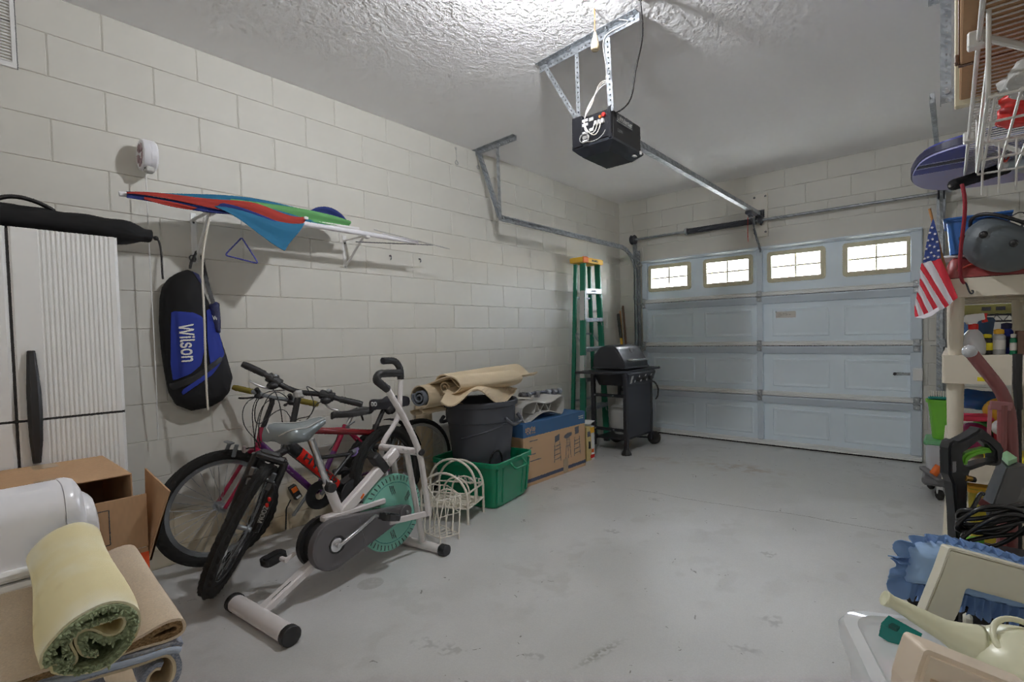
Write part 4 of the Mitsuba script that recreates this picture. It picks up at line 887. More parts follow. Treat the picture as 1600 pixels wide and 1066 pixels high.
# ---------------------------------------------------------------- bicycles
def unit(v): v = np.array(v, float); return v / np.linalg.norm(v)
def wheel(parent, c, axle, r, tw=0.026, knob=0.006, rim_m=None, seed=0, name='wheel', reflect=True, label=None, hubw=0.045):
    """bicycle wheel: tyre with tread blocks, rim, hub, spokes"""
    c = np.array(c, float); z = unit(axle); x = unit(np.cross((0, 0, 1.0), z)); y = np.cross(z, x)
    m = axes(c, x, y, z)
    key = numbered(parent + '__' + name) if parent else thing(name, label, 'wheel')
    n = 132
    a = np.linspace(0, 2 * np.pi, n, endpoint=False); q = np.linspace(0, 2 * np.pi, 16, endpoint=False)
    R = []
    for i, t in enumerate(a):
        rho = np.full(16, tw)
        if knob:
            blk = (i % 3 != 0)
            for k, qq in enumerate(q):
                if math.cos(qq) > 0.35: rho[k] += knob if (blk and k % 2 == 0) or (not blk and k in (0,)) else 0.0
        rad = r - tw - (knob or 0) + rho * np.cos(q)
        R.append(np.stack([rad * math.cos(t), rad * math.sin(t), rho * np.sin(q)], -1))
    g = ring_loft(R, closed=True); g.fix_normals()
    obj('tyre', xf(g, m), M['rubber'], key, smooth=25)
    rr = r - 2 * tw - (knob or 0) - 0.002
    g = lathe([(rr - 0.016, -0.011), (rr - 0.012, -0.014), (rr + 0.006, -0.014), (rr + 0.004, 0), (rr + 0.006, 0.014), (rr - 0.012, 0.014), (rr - 0.016, 0.011), (rr - 0.018, 0), (rr - 0.016, -0.011)], 64)
    obj('rim', xf(g, m), rim_m or M['galv'], key)
    obj('hub', xf(cat([cyl((0, 0, -hubw), (0, 0, hubw), 0.012, 12), cyl((0, 0, -hubw + 0.012), (0, 0, -hubw + 0.018), 0.027, 16), cyl((0, 0, hubw - 0.018), (0, 0, hubw - 0.012), 0.027, 16)]), m), M['galv'], key)
    S = []
    for i in range(32):
        s = 1 if i % 2 else -1; t = 2 * np.pi * i / 32; t2 = t + (0.42 if (i // 2) % 2 else -0.42)
        p = np.array((0.025 * math.cos(t2 * 1.0), 0.025 * math.sin(t2), s * (hubw - 0.015))); e = np.array(((rr - 0.012) * math.cos(t), (rr - 0.012) * math.sin(t), 0))
        S.append(tube([p, e], 0.0014, 4))
    stuff('spokes', xf(cat(S), m), M['galv'], key)
    if reflect:
        t0 = math.radians(-25 if seed == 0 else 200)
        a0 = np.array((0.75 * rr * math.cos(t0), 0.75 * rr * math.sin(t0), 0.008)); d = np.array((math.cos(t0), math.sin(t0), 0))
        obj('reflector', xf(bar(a0 - d * 0.035, a0 + d * 0.035, 0.026, 0.008, 0.003, up=(0, 0, 1)), m), M['white_gloss'], key)
    return key
def tubes(parent, name, pts, r, m, n=12, label=None): return obj(name, tube(pts, r, n), m, parent, smooth=40, label=label)
def saddle(c, f, L, w, m, parent, h=0.05, tilt=0.0):
    """bicycle saddle, nose towards f"""
    f = unit(f); z = np.array((0, 0, 1.0)); s = np.cross(z, f)
    st = [(-0.5, 0.30, -0.004), (-0.47, 0.44, 0.004), (-0.38, 0.5, 0.006), (-0.25, 0.46, 0.002), (-0.1, 0.30, -0.006), (0.05, 0.19, -0.010), (0.25, 0.14, -0.008), (0.42, 0.12, -0.004), (0.48, 0.10, -0.008), (0.5, 0.05, -0.014)]
    R = []
    for u, ww, dz in st:
        prof = [(-1, -0.75), (-0.95, -0.2), (-0.7, 0.0), (-0.3, 0.05), (0, 0.03), (0.3, 0.05), (0.7, 0.0), (0.95, -0.2), (1, -0.75), (0.5, -0.7), (0, -0.68), (-0.5, -0.7)]
        e = 1.0 if u > -0.46 else 0.6
        R.append([np.array(c) + f * u * L + s * a * ww * w + z * (b * h * e + dz + tilt * u * L) for a, b in prof])
    g = ring_loft(R); g.fix_normals()
    return obj('saddle', g.subdivide_loop(1) if False else g, m, parent, smooth=50)
def grip(parent, p, q, r, m):
    P = np.linspace(p, q, 11)
    return obj('grip', tube(P, [r * 0.9] + [r + 0.0015 * (i % 2) for i in range(9)] + [r * 1.08], 12), m, parent, smooth=30)
def cables(parent, curves, r=0.0026):
    for c in curves: obj('cable', tube(spline(c, 26), r, 6), M['black'], parent, smooth=True)

# red and purple bicycle by the wall
t = thing('bicycle', 'red and purple mountain bicycle with olive grips standing closest to the block wall', 'bicycle')
mk('crimson', (0.62, 0.09, 0.24), rough=0.25, clearcoat=0.6); mk('grape', (0.33, 0.13, 0.38), rough=0.25, clearcoat=0.6); mk('olive', (0.47, 0.42, 0.16), rough=0.7); mk('alu', (0.62, 0.64, 0.66), rough=0.3, metal=0.8)
x1 = 0.262
FH, RH = np.array((0.205, 0.975, 0.318)), np.array((x1, 1.96, 0.315))
fw = unit((0.10, -0.995, 0)); ax = unit((0.995, 0.10, 0))
wheel(t, FH, ax, 0.318, rim_m=M['alu'], seed=1, reflect=False)
wheel(t, RH, (1, 0, 0), 0.315, rim_m=M['alu'])
hb, ht, st_, cl = np.array((0.24, 1.165, 0.627)), np.array((0.24, 1.196, 0.735)), np.array((0.24, 1.699, 0.672)), np.array((0.26, 1.243, 0.905))
bb = np.array((x1, 1.475, 0.275))
tubes(t, 'head_tube', [hb, ht], 0.019, M['crimson'])
tubes(t, 'top_tube', [ht * 0.75 + hb * 0.25, st_ - (0, 0.01, 0.03)], 0.0155, M['crimson'])
dk_ = tubes(t, 'down_tube', [hb * 0.8 + ht * 0.2, bb], 0.019, M['grape'])
d_ = unit(bb - hb)
for i in range(3):
    p = hb + (bb - hb) * (0.42 + 0.07 * i) + np.array((0.0195, 0, 0))
    obj('mark', bar(p - d_ * 0.012, p + d_ * 0.006 + (0, 0, 0.008), 0.002, 0.007, 0.0008, up=(1, 0, 0)), M['light_grey'], dk_)
tubes(t, 'seat_tube', [bb, bb * 0.4 + st_ * 0.6], 0.0165, M['grape']); tubes(t, 'seat_tube', [bb * 0.4 + st_ * 0.6, st_], 0.0165, M['crimson'])
for s in (-1, 1):
    o = np.array((s * 0.05, 0, 0))
    tubes(t, 'chain_stay', [bb + (s * 0.02, 0.02, 0), bb * 0.5 + RH * 0.5 + o * 0.9, RH + o * 1.1], 0.010, M['grape'])
    tubes(t, 'seat_stay', [st_ + (s * 0.015, 0, -0.02), st_ * 0.5 + RH * 0.5 + o * 0.9, RH + o * 1.1], 0.008, M['crimson'])
cr = hb - (0, 0.012, 0.012)
for s in (-1, 1):
    tubes(t, 'fork_leg', rounded([cr, cr + ax * s * 0.052 - (0, 0.005, 0.012), FH + ax * s * 0.052], 0.03), np.linspace(0.016, 0.0095, 7), M['crimson'])
tubes(t, 'stem', [ht, cl - (0, 0, 0.03), cl], [0.014, 0.014, 0.016], M['black'])
gL, gR = np.array((0.080, 1.105, 0.972)), np.array((0.50, 1.395, 0.865))
bp = spline([gL, gL * 0.6 + cl * 0.4 + (0, 0, 0.006), cl + (0, 0, 0.004), gR * 0.6 + cl * 0.4 + (0, 0, 0.006), gR], 24)
tubes(t, 'handlebar', bp, 0.0125, M['alu'])
grip(t, bp[0], bp[5], 0.0165, M['olive']); grip(t, bp[-1], bp[-6], 0.0165, M['olive'])
for i, sgn in ((7, 1), (-8, -1)):
    b = bp[i]
    lv = obj('brake_lever', cat([sphere(b + (0, 0, -0.012), 0.024, 2, (1.0, 1.2, 0.8)), tube(spline([b + (0.0, -0.01, -0.015), b + (-0.02 * sgn, -0.05, -0.02), b + (-0.07 * sgn, -0.075 - 0.01 * sgn, -0.02)], 10), 0.0055, 7), cyl(b + (0.0, 0.0, 0.0), b + (0.01, -0.02, 0.035), 0.013, 10)]), M['black'], t)
sc_ = np.array((0.24, 1.738, 0.77))
saddle(sc_, (0, -1, 0), 0.27, 0.16, M['black'], t, 0.052, 0.03)
tubes(t, 'seat_post', [st_ - (0, 0, 0.02), sc_ - (0, -0.01, 0.035)], 0.0135, M['chrome'])
obj('seat_clamp', cat([cyl(st_ + (-0.03, 0.0, -0.012), st_ + (0.03, 0, -0.012), 0.012, 10), bar(st_ + (0.025, 0.0, -0.005), st_ + (0.03, 0.05, 0.02), 0.01, 0.012)]), M['alu'], t)
obj('saddle_clamp', cat([b2(sc_ + (-0.02, -0.02, -0.045), sc_ + (0.02, 0.045, -0.025), 0.006), bar(sc_ + (0.02, 0.06, -0.03), sc_ + (0.02, 0.075, -0.085), 0.016, 0.01)]), M['black'], t)
rf = np.array((0.3, 1.071, 0.638))
obj('front_reflector', cb(rf, (0.034, 0.012, 0.042), 0.004), mat('reflector', (0.66, 0.60, 0.60), rough=0.15), t)
obj('reflector_bracket', tube([rf + (0, 0.006, 0), rf + (-0.03, 0.04, -0.005), cr + (0, -0.01, 0.01)], 0.004, 6), M['black'], t)
ch = np.array((x1 - 0.055, 1.475, 0.275))
g = lathe([(0.03, -0.003), (0.088, -0.003), (0.090, 0), (0.088, 0.003), (0.03, 0.003), (0.03, -0.003)], 44)
obj('chain_guard', at(g, ch + (0.115, 0, 0), ry=90), M['black'], t)
obj('crank_arm', cat([bar(ch + (0.125, 0, 0), ch + (0.13, 0.11, 0.13), 0.014, 0.024, up=(1, 0, 0)), bar(ch + (-0.02, 0, 0), ch + (-0.02, -0.11, -0.13), 0.014, 0.024, up=(1, 0, 0))]), M['alu'], t)
obj('pedal', cb(ch + (0.18, 0.11, 0.135), (0.085, 0.09, 0.026), 0.006), M['black'], t)
obj('brake', cat([bar(FH + (0.07, 0.05, 0.28), FH + (0.075, 0.07, 0.35), 0.012, 0.02), bar(FH + (-0.05, 0.05, 0.28), FH + (-0.03, 0.07, 0.35), 0.012, 0.02), b2(FH + (-0.04, 0.04, 0.35), FH + (0.06, 0.065, 0.362), 0.004)]), M['alu'], t)
cables(t, [[bp[7] + (0, -0.01, -0.02), (0.24, 1.097, 0.854), (0.25, 1.108, 0.735), hb + (0.02, -0.02, 0.05), hb + (0.02, -0.01, -0.05)],
           [bp[7] + (0.01, -0.01, -0.02), (0.27, 1.135, 0.851), (0.27, 1.136, 0.703), (0.27, 1.136, 0.61)],
           [bp[-8] + (0, -0.02, -0.01), (0.34, 1.177, 0.888), (0.33, 1.134, 0.783), (0.3, 1.134, 0.67), ht + (0.02, 0.02, -0.05)],
           [bp[-8] + (0.01, -0.02, 0), (0.36, 1.205, 0.941), (0.35, 1.155, 0.854), (0.33, 1.139, 0.745), hb + (0.015, 0.01, 0.02)],
           [(0.25, 1.644, 0.648), (0.25, 1.62, 0.576), (0.25, 1.576, 0.525)]])

# black and red bicycle in front of it
t = thing('bicycle', 'black and red full suspension mountain bicycle behind the exercise bike, front wheel turned', 'bicycle')
mk('hot_red', (0.86, 0.14, 0.10), rough=0.3); mk('dark_red', (0.45, 0.08, 0.10), rough=0.25, clearcoat=0.5); mk('frame_black', (0.075, 0.075, 0.08), rough=0.25, clearcoat=0.5)
FH, RH = np.array((0.655, 0.925, 0.3175)), np.array((0.435, 1.868, 0.33))
ax = unit((0.545, 0.741, -0.391)); upw = unit((0.232, 0.315, 0.920)); fw = unit(np.cross(upw, ax)); fw = fw if fw[1] < 0 else -fw
wheel(t, FH, ax, 0.331, tw=0.029, knob=0.008, rim_m=M['frame_black'], seed=1)
sn = unit((0.95, 0.31, 0)); PT = (0.435, 1.868, 0)
wheel(t, RH, sn, 0.33, tw=0.027, knob=0.007, rim_m=M['frame_black'], reflect=False)
hb, ht, cl = np.array((0.639, 1.151, 0.658)), np.array((0.624, 1.198, 0.786)), np.array((0.608, 1.244, 0.947))
st_, bb, sd = np.array((0.424, 1.81, 0.621)), np.array((0.509, 1.549, 0.294)), np.array((0.391, 1.909, 0.838))
tubes(t, 'head_tube', [hb, ht], 0.021, M['frame_black'])
tubes(t, 'top_tube', [ht * 0.8 + hb * 0.2, st_], 0.019, M['dark_red'])
def flat_tube(name, p, q, r0, r1, fl, m): return obj(name, tube(np.linspace(p, q, 8), np.linspace(r0, r1, 8), 14, flat=fl), m, t, smooth=50)
dt = flat_tube('down_tube', hb * 0.75 + ht * 0.25, bb, 0.037, 0.030, 0.62, M['frame_black'])
dA, dB = (0.606, 1.253, 0.69), (0.533, 1.476, 0.395)
mid = (np.array(hb) * 0.75 + ht * 0.25)
dd = unit(bb - mid); up_ = unit(np.cross(sn, dd)); up_ = up_ if up_[2] > 0 else -up_
q0, q1 = mid + (bb - mid) * 0.16, mid + (bb - mid) * 0.80
pl = []
for k, qq in enumerate(np.linspace(0, 1, 12)):
    c = q0 + (q1 - q0) * qq; rr_ = 0.0355 - 0.006 * qq
    pl.append([c + up_ * rr_ * math.cos(a) * 1.01 + sn * (rr_ * 0.62 * math.sin(a) + 0.0022) for a in np.linspace(0.35, math.pi - 0.35, 7)])
pk = obj('frame_decal', grid_mesh(np.array(pl), 0.001), M['hot_red'], dt, smooth=50)
tm = meshkit.text_mesh('HYPER', 0.036, 0.0012, True); tm.apply_translation([-tm.bounds[:, 0].mean(), -tm.bounds[:, 1].mean(), 0]); tm.apply_scale([(0.30) / np.ptp(tm.bounds[:, 0]), 1.0, 1])
obj('lettering', xf(tm, axes((q0 + q1) / 2 + sn * 0.0245, dd, up_, sn)), M['frame_black'], dt, smooth=False)
tubes(t, 'seat_tube', [st_ + (0, 0, 0.05), st_ * 0.55 + bb * 0.45 + (0, 0.03, 0)], 0.019, M['frame_black'])
tubes(t, 'seat_post', [st_ + (0, 0, 0.04), sd - (0, 0, 0.04)], 0.015, M['black'])
obj('pivot_plate', xf(ext(Polygon([(-0.05, -0.06), (0.07, -0.05), (0.10, 0.02), (0.03, 0.085), (-0.06, 0.04)]).buffer(0.012), 0.06), axes(bb - sn * 0.03 + (0, 0.02, 0.02), (0, 1, 0), (0, 0, 1), sn)), M['frame_black'], t)
sh0, sh1 = (0.561, 1.389, 0.609), (0.489, 1.61, 0.533)
tubes(t, 'rocker', [mid * 0.72 + bb * 0.28, np.array(sh1) - (0, 0.05, 0.0), np.array(sh1)], 0.012, M['frame_black'])
tubes(t, 'rocker', [mid * 0.30 + bb * 0.70, np.array(sh1) - (0, 0.02, 0.008)], 0.012, M['frame_black'])
sk_ = obj('shock', cyl(np.array(sh1) - (0, 0.01, 0), np.array(sh1) + (-0.015, 0.075, 0.01), 0.02, 14), M['alu'], t)
obj('spring', tube(np.array([np.array(sh1) + np.array((-0.015, 0.075, 0.01)) * q + 0.027 * (math.cos(q * 38) * up_ + math.sin(q * 38) * sn) for q in np.linspace(0, 1, 90)]), 0.0045, 6), mat('lilac', (0.55, 0.45, 0.72), rough=0.3), sk_, smooth=True)
for s in (-1, 1):
    o = sn * s * 0.062
    tubes(t, 'chain_stay', rounded([bb + sn * s * 0.03, bb * 0.6 + RH * 0.4 + o, RH + o], 0.06), 0.014, M['frame_black'])
    tubes(t, 'seat_stay', rounded([st_ + sn * s * 0.02 - (0, 0, 0.03), st_ * 0.6 + RH * 0.4 + o + (0, 0, 0.05), RH + o], 0.1), 0.014, M['frame_black'])
cr = FH + upw * 0.365
tubes(t, 'steerer', [cr, hb], 0.02, M['frame_black'])
fk = obj('fork_crown', cat([bar(cr - ax * 0.075, cr + ax * 0.075, 0.045, 0.04, 0.012), bar(cr - ax * 0.05 + (0, 0, 0.02), cr + ax * 0.05 + (0, 0, 0.02), 0.03, 0.03, 0.01)]), M['frame_black'], t)
for s in (-1, 1):
    k = tubes(t, 'fork_leg', [cr + ax * s * 0.068, cr * 0.45 + FH * 0.55 + ax * s * 0.068, FH + ax * s * 0.066], [0.0185, 0.0205, 0.017], M['frame_black'])
    if s > 0:
        a_, b_ = cr * 0.48 + FH * 0.52 + ax * 0.068, FH + ax * 0.067
        dv = unit(b_ - a_); nv_ = unit(np.cross(dv, fw)); nv_ = nv_ if nv_ @ (CAM - FH) > 0 else -nv_
        vv = unit(CAM - a_); vv = unit(vv - dv * (vv @ dv))
        obj('lettering', text_on('ZOOM', 0.021, a_ * 0.55 + b_ * 0.45 + vv * 0.0205, dv, np.cross(vv, dv), 0.001, bold=True), M['light_grey'], k)
        obj('decal', cat([cb(a_ + dv * q + vv * 0.019, (0.014, 0.014, 0.022), 0.004) for q in (0.0, 0.03)]), M['hot_red'], k)
obj('fork_brace', tube(spline([cr * 0.55 + FH * 0.45 + ax * 0.066, cr * 0.72 + FH * 0.28 + ax * 0.05 + fw * 0.03, cr * 0.74 + FH * 0.26 + fw * 0.035, cr * 0.72 + FH * 0.28 - ax * 0.05 + fw * 0.03, cr * 0.55 + FH * 0.45 - ax * 0.066], 20), 0.011, 8), M['frame_black'], t, smooth=True)
obj('brake', cat([bar(cr * 0.6 + FH * 0.4 + ax * s * 0.045 + fw * 0.03, cr * 0.85 + FH * 0.15 + ax * s * 0.05 + fw * 0.035, 0.012, 0.022) for s in (-1, 1)]), M['alu'], t)
tubes(t, 'stem', [ht, ht * 0.25 + cl * 0.75, cl], [0.0155, 0.0155, 0.018], M['black'])
obj('stem_clamp', cb(cl, (0.05, 0.05, 0.045), 0.01), M['light_grey'], t)
gL, gR = np.array((0.451, 1.03, 1.122)), np.array((0.824, 1.49, 0.875))
bp = spline([gL, gL * 0.62 + cl * 0.38 + (0, 0, 0.01), gL * 0.3 + cl * 0.7 + (0, 0, 0.0), cl + (0, 0, 0.012), gR * 0.3 + cl * 0.7 + (0, 0, 0.018), gR * 0.62 + cl * 0.38 + (0, 0, 0.01), gR], 40)
tubes(t, 'handlebar', bp, 0.0145, M['black_gloss'])
grip(t, bp[0], bp[7], 0.0175, M['black']); grip(t, bp[-1], bp[-8], 0.0175, M['black'])
for i, sgn in ((11, 1), (-12, -1)):
    b = bp[i]; tg = unit(bp[i + 2] - bp[i - 2])
    obj('shifter', cat([cyl(b - tg * 0.045, b + tg * 0.03, 0.026, 14), sphere(b + (0.01, -0.02, -0.022), 0.026, 2, (1.1, 1.1, 0.8)), sphere(b + tg * 0.005 + (0, 0, 0.022), 0.017, 2)]), M['black'], t)
    obj('shift_display', sphere(b + tg * 0.005 + (0.01, -0.008, 0.032), 0.011, 2), M['alu'], t, smooth=True)
    obj('brake_lever', tube(spline([b + (0.0, -0.02, -0.04), b - tg * sgn * 0.04 + (0.01, -0.05, -0.045), b - tg * sgn * 0.10 + (0.01, -0.05, -0.05)], 12), 0.0055, 7), M['steel'], t, smooth=True)
sk2 = saddle(sd, (0.31, -0.95, 0), 0.29, 0.21, mat('saddle_pad', (0.09, 0.09, 0.115), rough=0.75), t, 0.085, 0.05)
obj('lettering', text_on('GO', 0.026, np.array((0.457, 1.707, 0.827)) + sn * 0.082, unit((-0.31, 0.95, -0.1)), unit((-0.1, 0.05, 1)), 0.002, bold=True), M['white'], sk2)
obj('rear_reflector', cat([sphere(sd + (-0.03, 0.06, -0.085), 0.028, 2, (1, 1, 1.3)), sphere(sd + (0.03, 0.0, -0.08), 0.026, 2, (1, 1, 1.2))]), M['black'], t)
obj('crank_arm', bar(bb + sn * 0.06, bb + sn * 0.06 + (0.03, 0.12, -0.11), 0.014, 0.026, up=(1, 0, 0)), M['alu'], t)
obj('chain_guard', xf(lathe([(0.03, -0.003), (0.095, -0.003), (0.097, 0), (0.095, 0.003), (0.03, 0.003), (0.03, -0.003)], 44), axes(bb + sn * 0.045, unit(np.cross((0, 0, 1), sn)), (0, 0, 1), sn)), M['black'], t)
obj('mudguard', grid_mesh(np.array([[RH + sn * w_ + (0.36 + 0.012 * math.cos(w_ * 40)) * (math.cos(a) * unit((-0.31, 0.95, 0)) + math.sin(a) * np.array((0, 0, 1))) for w_ in np.linspace(-0.035, 0.035, 5)] for a in np.linspace(0.35, 1.5, 14)]), 0.003), M['black'], t, smooth=True)
obj('sticker', bar(RH + sn * 0.0 + 0.375 * (math.cos(1.0) * unit((-0.31, 0.95, 0)) + math.sin(1.0) * np.array((0, 0, 1))) - sn * 0.012, RH + 0.375 * (math.cos(1.0) * unit((-0.31, 0.95, 0)) + math.sin(1.0) * np.array((0, 0, 1))) + sn * 0.012, 0.022, 0.004, 0.001), M['white'], t)
cables(t, [[bp[11] + (0.01, -0.02, -0.04), (0.648, 1.122, 0.932), (0.644, 1.137, 0.845), hb + (0.02, -0.03, 0.02)],
           [bp[11] + (0, 0, -0.02), (0.716, 1.051, 0.986), (0.733, 1, 0.961), (0.717, 0.987, 0.84), (0.58, 1.164, 0.87), ht],
           [bp[-12] + (0.01, -0.02, -0.03), (0.691, 1.282, 0.863), (0.701, 1.253, 0.833), (0.665, 1.208, 0.819), ht + (0.03, 0, 0)],
           [bp[-12] + (0, -0.02, 0.0), (0.703, 1.247, 0.983), (0.714, 1.273, 0.901), (0.705, 1.24, 0.818), ht + (0.02, 0.03, 0.02)]])
# loose wheel behind the trash can
wheel(None, (0.197, 2.285, 0.312), (1.0, 0.0, 0.0), 0.312, tw=0.02, knob=0, rim_m=M['light_grey'], name='bicycle_wheel', label='loose bicycle wheel with a smooth thin tyre standing between the bicycles and the trash can', seed=0)
t = thing('wall_outlet', 'small orange and black electrical box on the stained wall under the red bicycle', 'outlet')
c = np.array((0.02, 1.454, 0.244))
obj('box', xf(cb((0, 0, 0), (0.035, 0.045, 0.10), 0.004), mx(c, rx=24)), M['black'], t)
obj('label', xf(cb((0.018, 0.0, 0.022), (0.003, 0.036, 0.036), 0.001), mx(c, rx=24)), M['orange'], t)
obj('label', xf(cb((0.018, 0.0, -0.036), (0.003, 0.03, 0.014), 0.001), mx(c, rx=24)), M['white'], t)
obj('cable', tube([c - (0.02, 0.02, 0.05), c - (0.018, 0.05, 0.10), (0.006, c[1] - 0.06, 0.01)], 0.004, 6), M['black'], t)
# ---------------------------------------------------------------- exercise bicycle
t = thing('exercise_bike', 'white upright exercise bike with a mint flywheel and silver seat in front of the bicycles', 'exercise bike')
mk('bike_white', (0.86, 0.84, 0.84), rough=0.3); mk('case_grey', (0.34, 0.33, 0.34), rough=0.4); mk('mint', (0.50, 0.76, 0.69), rough=0.35); mk('seat_silver', (0.50, 0.53, 0.54), rough=0.3, metal=0.25)
es, ed = unit((0.985, 0.15, 0)), unit((-0.15, 0.985, 0))
E0 = np.array((1.05, 0.85, 0))
def ep(a, b, l=0.0): return E0 + ed * a + es * l + np.array((0, 0, b))       # along the bike, up, sideways
def ea(P): d = np.array(P) - E0; return d @ ed
rt0, rt1 = np.array((0.835, 0.825, 0.041)), np.array((1.320, 0.862, 0.041))
obj('rear_tube', cyl(rt0, rt1, 0.037, 24), M['bike_white'], t)
for p, d in ((rt0, -1), (rt1, 1)):
    v = unit(rt1 - rt0) * d
    obj('end_cap', cyl(p - v * 0.02, p + v * 0.012, 0.041, 24), M['black'], t)
lg = obj('rear_leg', bar(ep(0.01, 0.055), ep(0.335, 0.20), 0.052, 0.036, 0.006), M['bike_white'], t)
lu = unit(ep(0.335, 0.20) - ep(0.01, 0.055)); ln = unit(np.cross(lu, es)); ln = ln if ln[2] > 0 else -ln
obj('sticker', cat([xf(cb((0, 0, 0), (0.10, 0.004, 0.001), 0.0003), axes(ep(0.10, 0.095, 0.010) + ln * 0.0186, lu, es, ln)), xf(cb((0, 0, 0), (0.02, 0.018, 0.001), 0.0003), axes(ep(0.03, 0.062, 0.006) + ln * 0.0186, lu, es, ln))]), M['charcoal'], lg, label='dark printed mark')
fc = ep(0.895, 0.027)
obj('front_tube', cyl(fc - es * 0.225, fc + es * 0.235, 0.025, 18), M['bike_white'], t)
for d in (-1, 1): obj('end_cap', lump(cyl(fc + es * d * 0.215, fc + es * d * 0.262, 0.033, 14), 0.0005, 30), M['black'], t)
# flywheel
fa, fz = 0.735, 0.262
fm = axes(ep(fa, fz), ed, (0, 0, 1), np.cross(ed, (0, 0, 1)))
fk = obj('flywheel', xf(lathe([(0, -0.014), (0.05, -0.016), (0.14, -0.011), (0.198, -0.014), (0.212, -0.008), (0.214, 0), (0.212, 0.008), (0.198, 0.014), (0.14, 0.011), (0.05, 0.016), (0, 0.014)], 72), fm), M['mint'], t)
sd_ = np.cross(ed, (0, 0, 1)) @ es; off = 0.0145 * sd_
slots = []
for i in range(46):
    a = 2 * np.pi * i / 46
    for s in (1,): slots.append(xf(cb((0, 0, 0), (0.026, 0.0045, 0.004), 0.0005), fm @ mx((0.192 * math.cos(a), 0.192 * math.sin(a), 0.0135 * (1 if sd_ > 0 else -1)), rz=math.degrees(a) + 12)))
for i in range(6):
    a = 2 * np.pi * i / 6 + 0.5
    for j in (-1, 0, 1):
        slots.append(xf(cb((0, 0, 0), (0.055 + 0.006 * j, 0.004, 0.004), 0.0005), fm @ mx((0.125 * math.cos(a) - 0.011 * j * math.sin(a), 0.125 * math.sin(a) + 0.011 * j * math.cos(a), 0.0115 * (1 if sd_ > 0 else -1)), rz=math.degrees(a) + 20)))
stuff('vents', cat(slots), M['black'], fk)
for r_ in (0.165, 0.055): obj('groove', xf(lathe([(r_, 0), (r_ + 0.002, 0.001), (r_ + 0.004, 0)], 60), fm @ mx((0, 0, 0.0125 if sd_ > 0 else -0.0135))), M['teal'], fk)
# chain case: a near and a far cover with a dark body between
ba, bz, sa_, sz = ea((1.059, 1.188, 0.24)), 0.240, ea((0.993, 1.622, 0.26)), 0.262
drop = Point(ba, bz).buffer(0.123, quad_segs=16).union(Point(sa_, sz).buffer(0.036, quad_segs=12)).convex_hull
def on_side(poly, th, l, m, name, par=t, lab=None, sm=30):
    g = ext(poly, th, axes(E0 + es * l, ed, (0, 0, 1), np.cross(ed, (0, 0, 1)))); g.fix_normals()
    return obj(name, g, m, par, smooth=sm, label=lab)
zs_ = 1 if sd_ > 0 else -1
def cover(l, m, name):
    A, B = drop, drop.buffer(-0.012)
    ca = np.array(drop.exterior.coords)[:-1]
    R = []
    for ins, h in ((0.0, -0.018), (0.0, 0.010), (0.004, 0.016), (0.013, 0.019), (0.02, 0.0195)):
        c = drop.centroid.coords[0]
        P = np.array(drop.buffer(-ins, quad_segs=16).exterior.interpolate(np.linspace(0, 1, 90, endpoint=False), normalized=True).tolist() and [q.coords[0] for q in drop.buffer(-ins, quad_segs=16).exterior.interpolate(np.linspace(0, 1, 90, endpoint=False), normalized=True)])
        k = np.argmax(P[:, 0]); P = np.roll(P, -k, 0)
        R.append([E0 + ed * a + es * (l + h * (1 if l > 0 else -1)) + np.array((0, 0, b)) for a, b in P])
    g = ring_loft(R); g.fix_normals(); return obj(name, g, m, t, smooth=35)
cv = cover(0.050, M['case_grey'], 'chain_cover')
cover(-0.050, M['black'], 'chain_cover')
on_side(drop.buffer(-0.02), 0.07, -0.035 * zs_, M['black'], 'case_body')
obj('seam', tube([E0 + ed * (ba + 0.135 + 0.03 * math.sin(q * 1.6)) + es * 0.0702 + np.array((0, 0, bz + 0.095 - 0.2 * q)) for q in np.linspace(0, 0.97, 12)], 0.0012, 5), M['grey'], cv)
obj('axle_cover', cyl(ep(sa_, sz, 0.06), ep(sa_, sz, 0.082), 0.040, 24), M['case_grey'], cv)
obj('axle_nut', cyl(ep(sa_, sz, 0.08), ep(sa_, sz, 0.092), 0.010, 8), M['steel'], cv)
obj('crank_disc', cyl(ep(ba, bz, 0.066), ep(ba, bz, 0.078), 0.033, 28), M['chrome'], t)
obj('crank_recess', xf(lathe([(0.033, 0), (0.043, 0.003), (0.043, -0.003), (0.033, 0)], 30), axes(ep(ba + 0.006, bz - 0.002, 0.0705), ed, (0, 0, 1), np.cross(ed, (0, 0, 1)))), M['black'], t)
obj('crank_bolt', cyl(ep(ba, bz, 0.075), ep(ba, bz, 0.098), 0.011, 8), M['steel'], t)
pa = np.array((1.033, 1.422, 0.307))
ca_ = obj('crank_arm', tube(spline([ep(ba + 0.012, bz, 0.09), ep(ba + 0.09, bz + 0.03, 0.095), pa], 14), np.linspace(0.010, 0.0085, 14), 10), M['chrome'], t, smooth=True)
def pedal(c, tilt):
    P = rpoly(0.105, 0.08, 0.025, 5)
    g = ext(P, 0.03); g.apply_translation((0, 0, -0.015))
    g2 = cat([g, ext(rpoly(0.085, 0.03, 0.01), 0.04, mx((0, 0, -0.02)))])
    return xf(g2, axes(c, ed * math.cos(tilt) + np.array((0, 0, math.sin(tilt))), es, np.cross(ed * math.cos(tilt) + np.array((0, 0, math.sin(tilt))), es)))
obj('pedal', pedal(pa + es * 0.065 + ed * 0.04 - (0, 0, 0.01), -0.35), M['black'], t)
obj('pedal_axle', cyl(pa - es * 0.01, pa + es * 0.06, 0.008, 10), M['steel'], ca_)
pb = ep(ba - 0.155, bz - 0.045, -0.09)
cb_ = obj('crank_arm', tube([ep(ba - 0.012, bz, -0.085), pb], 0.010, 10), M['bike_white'], t)
obj('pedal', pedal(pb - es * 0.075 - ed * 0.015, 0.15), M['black'], t)
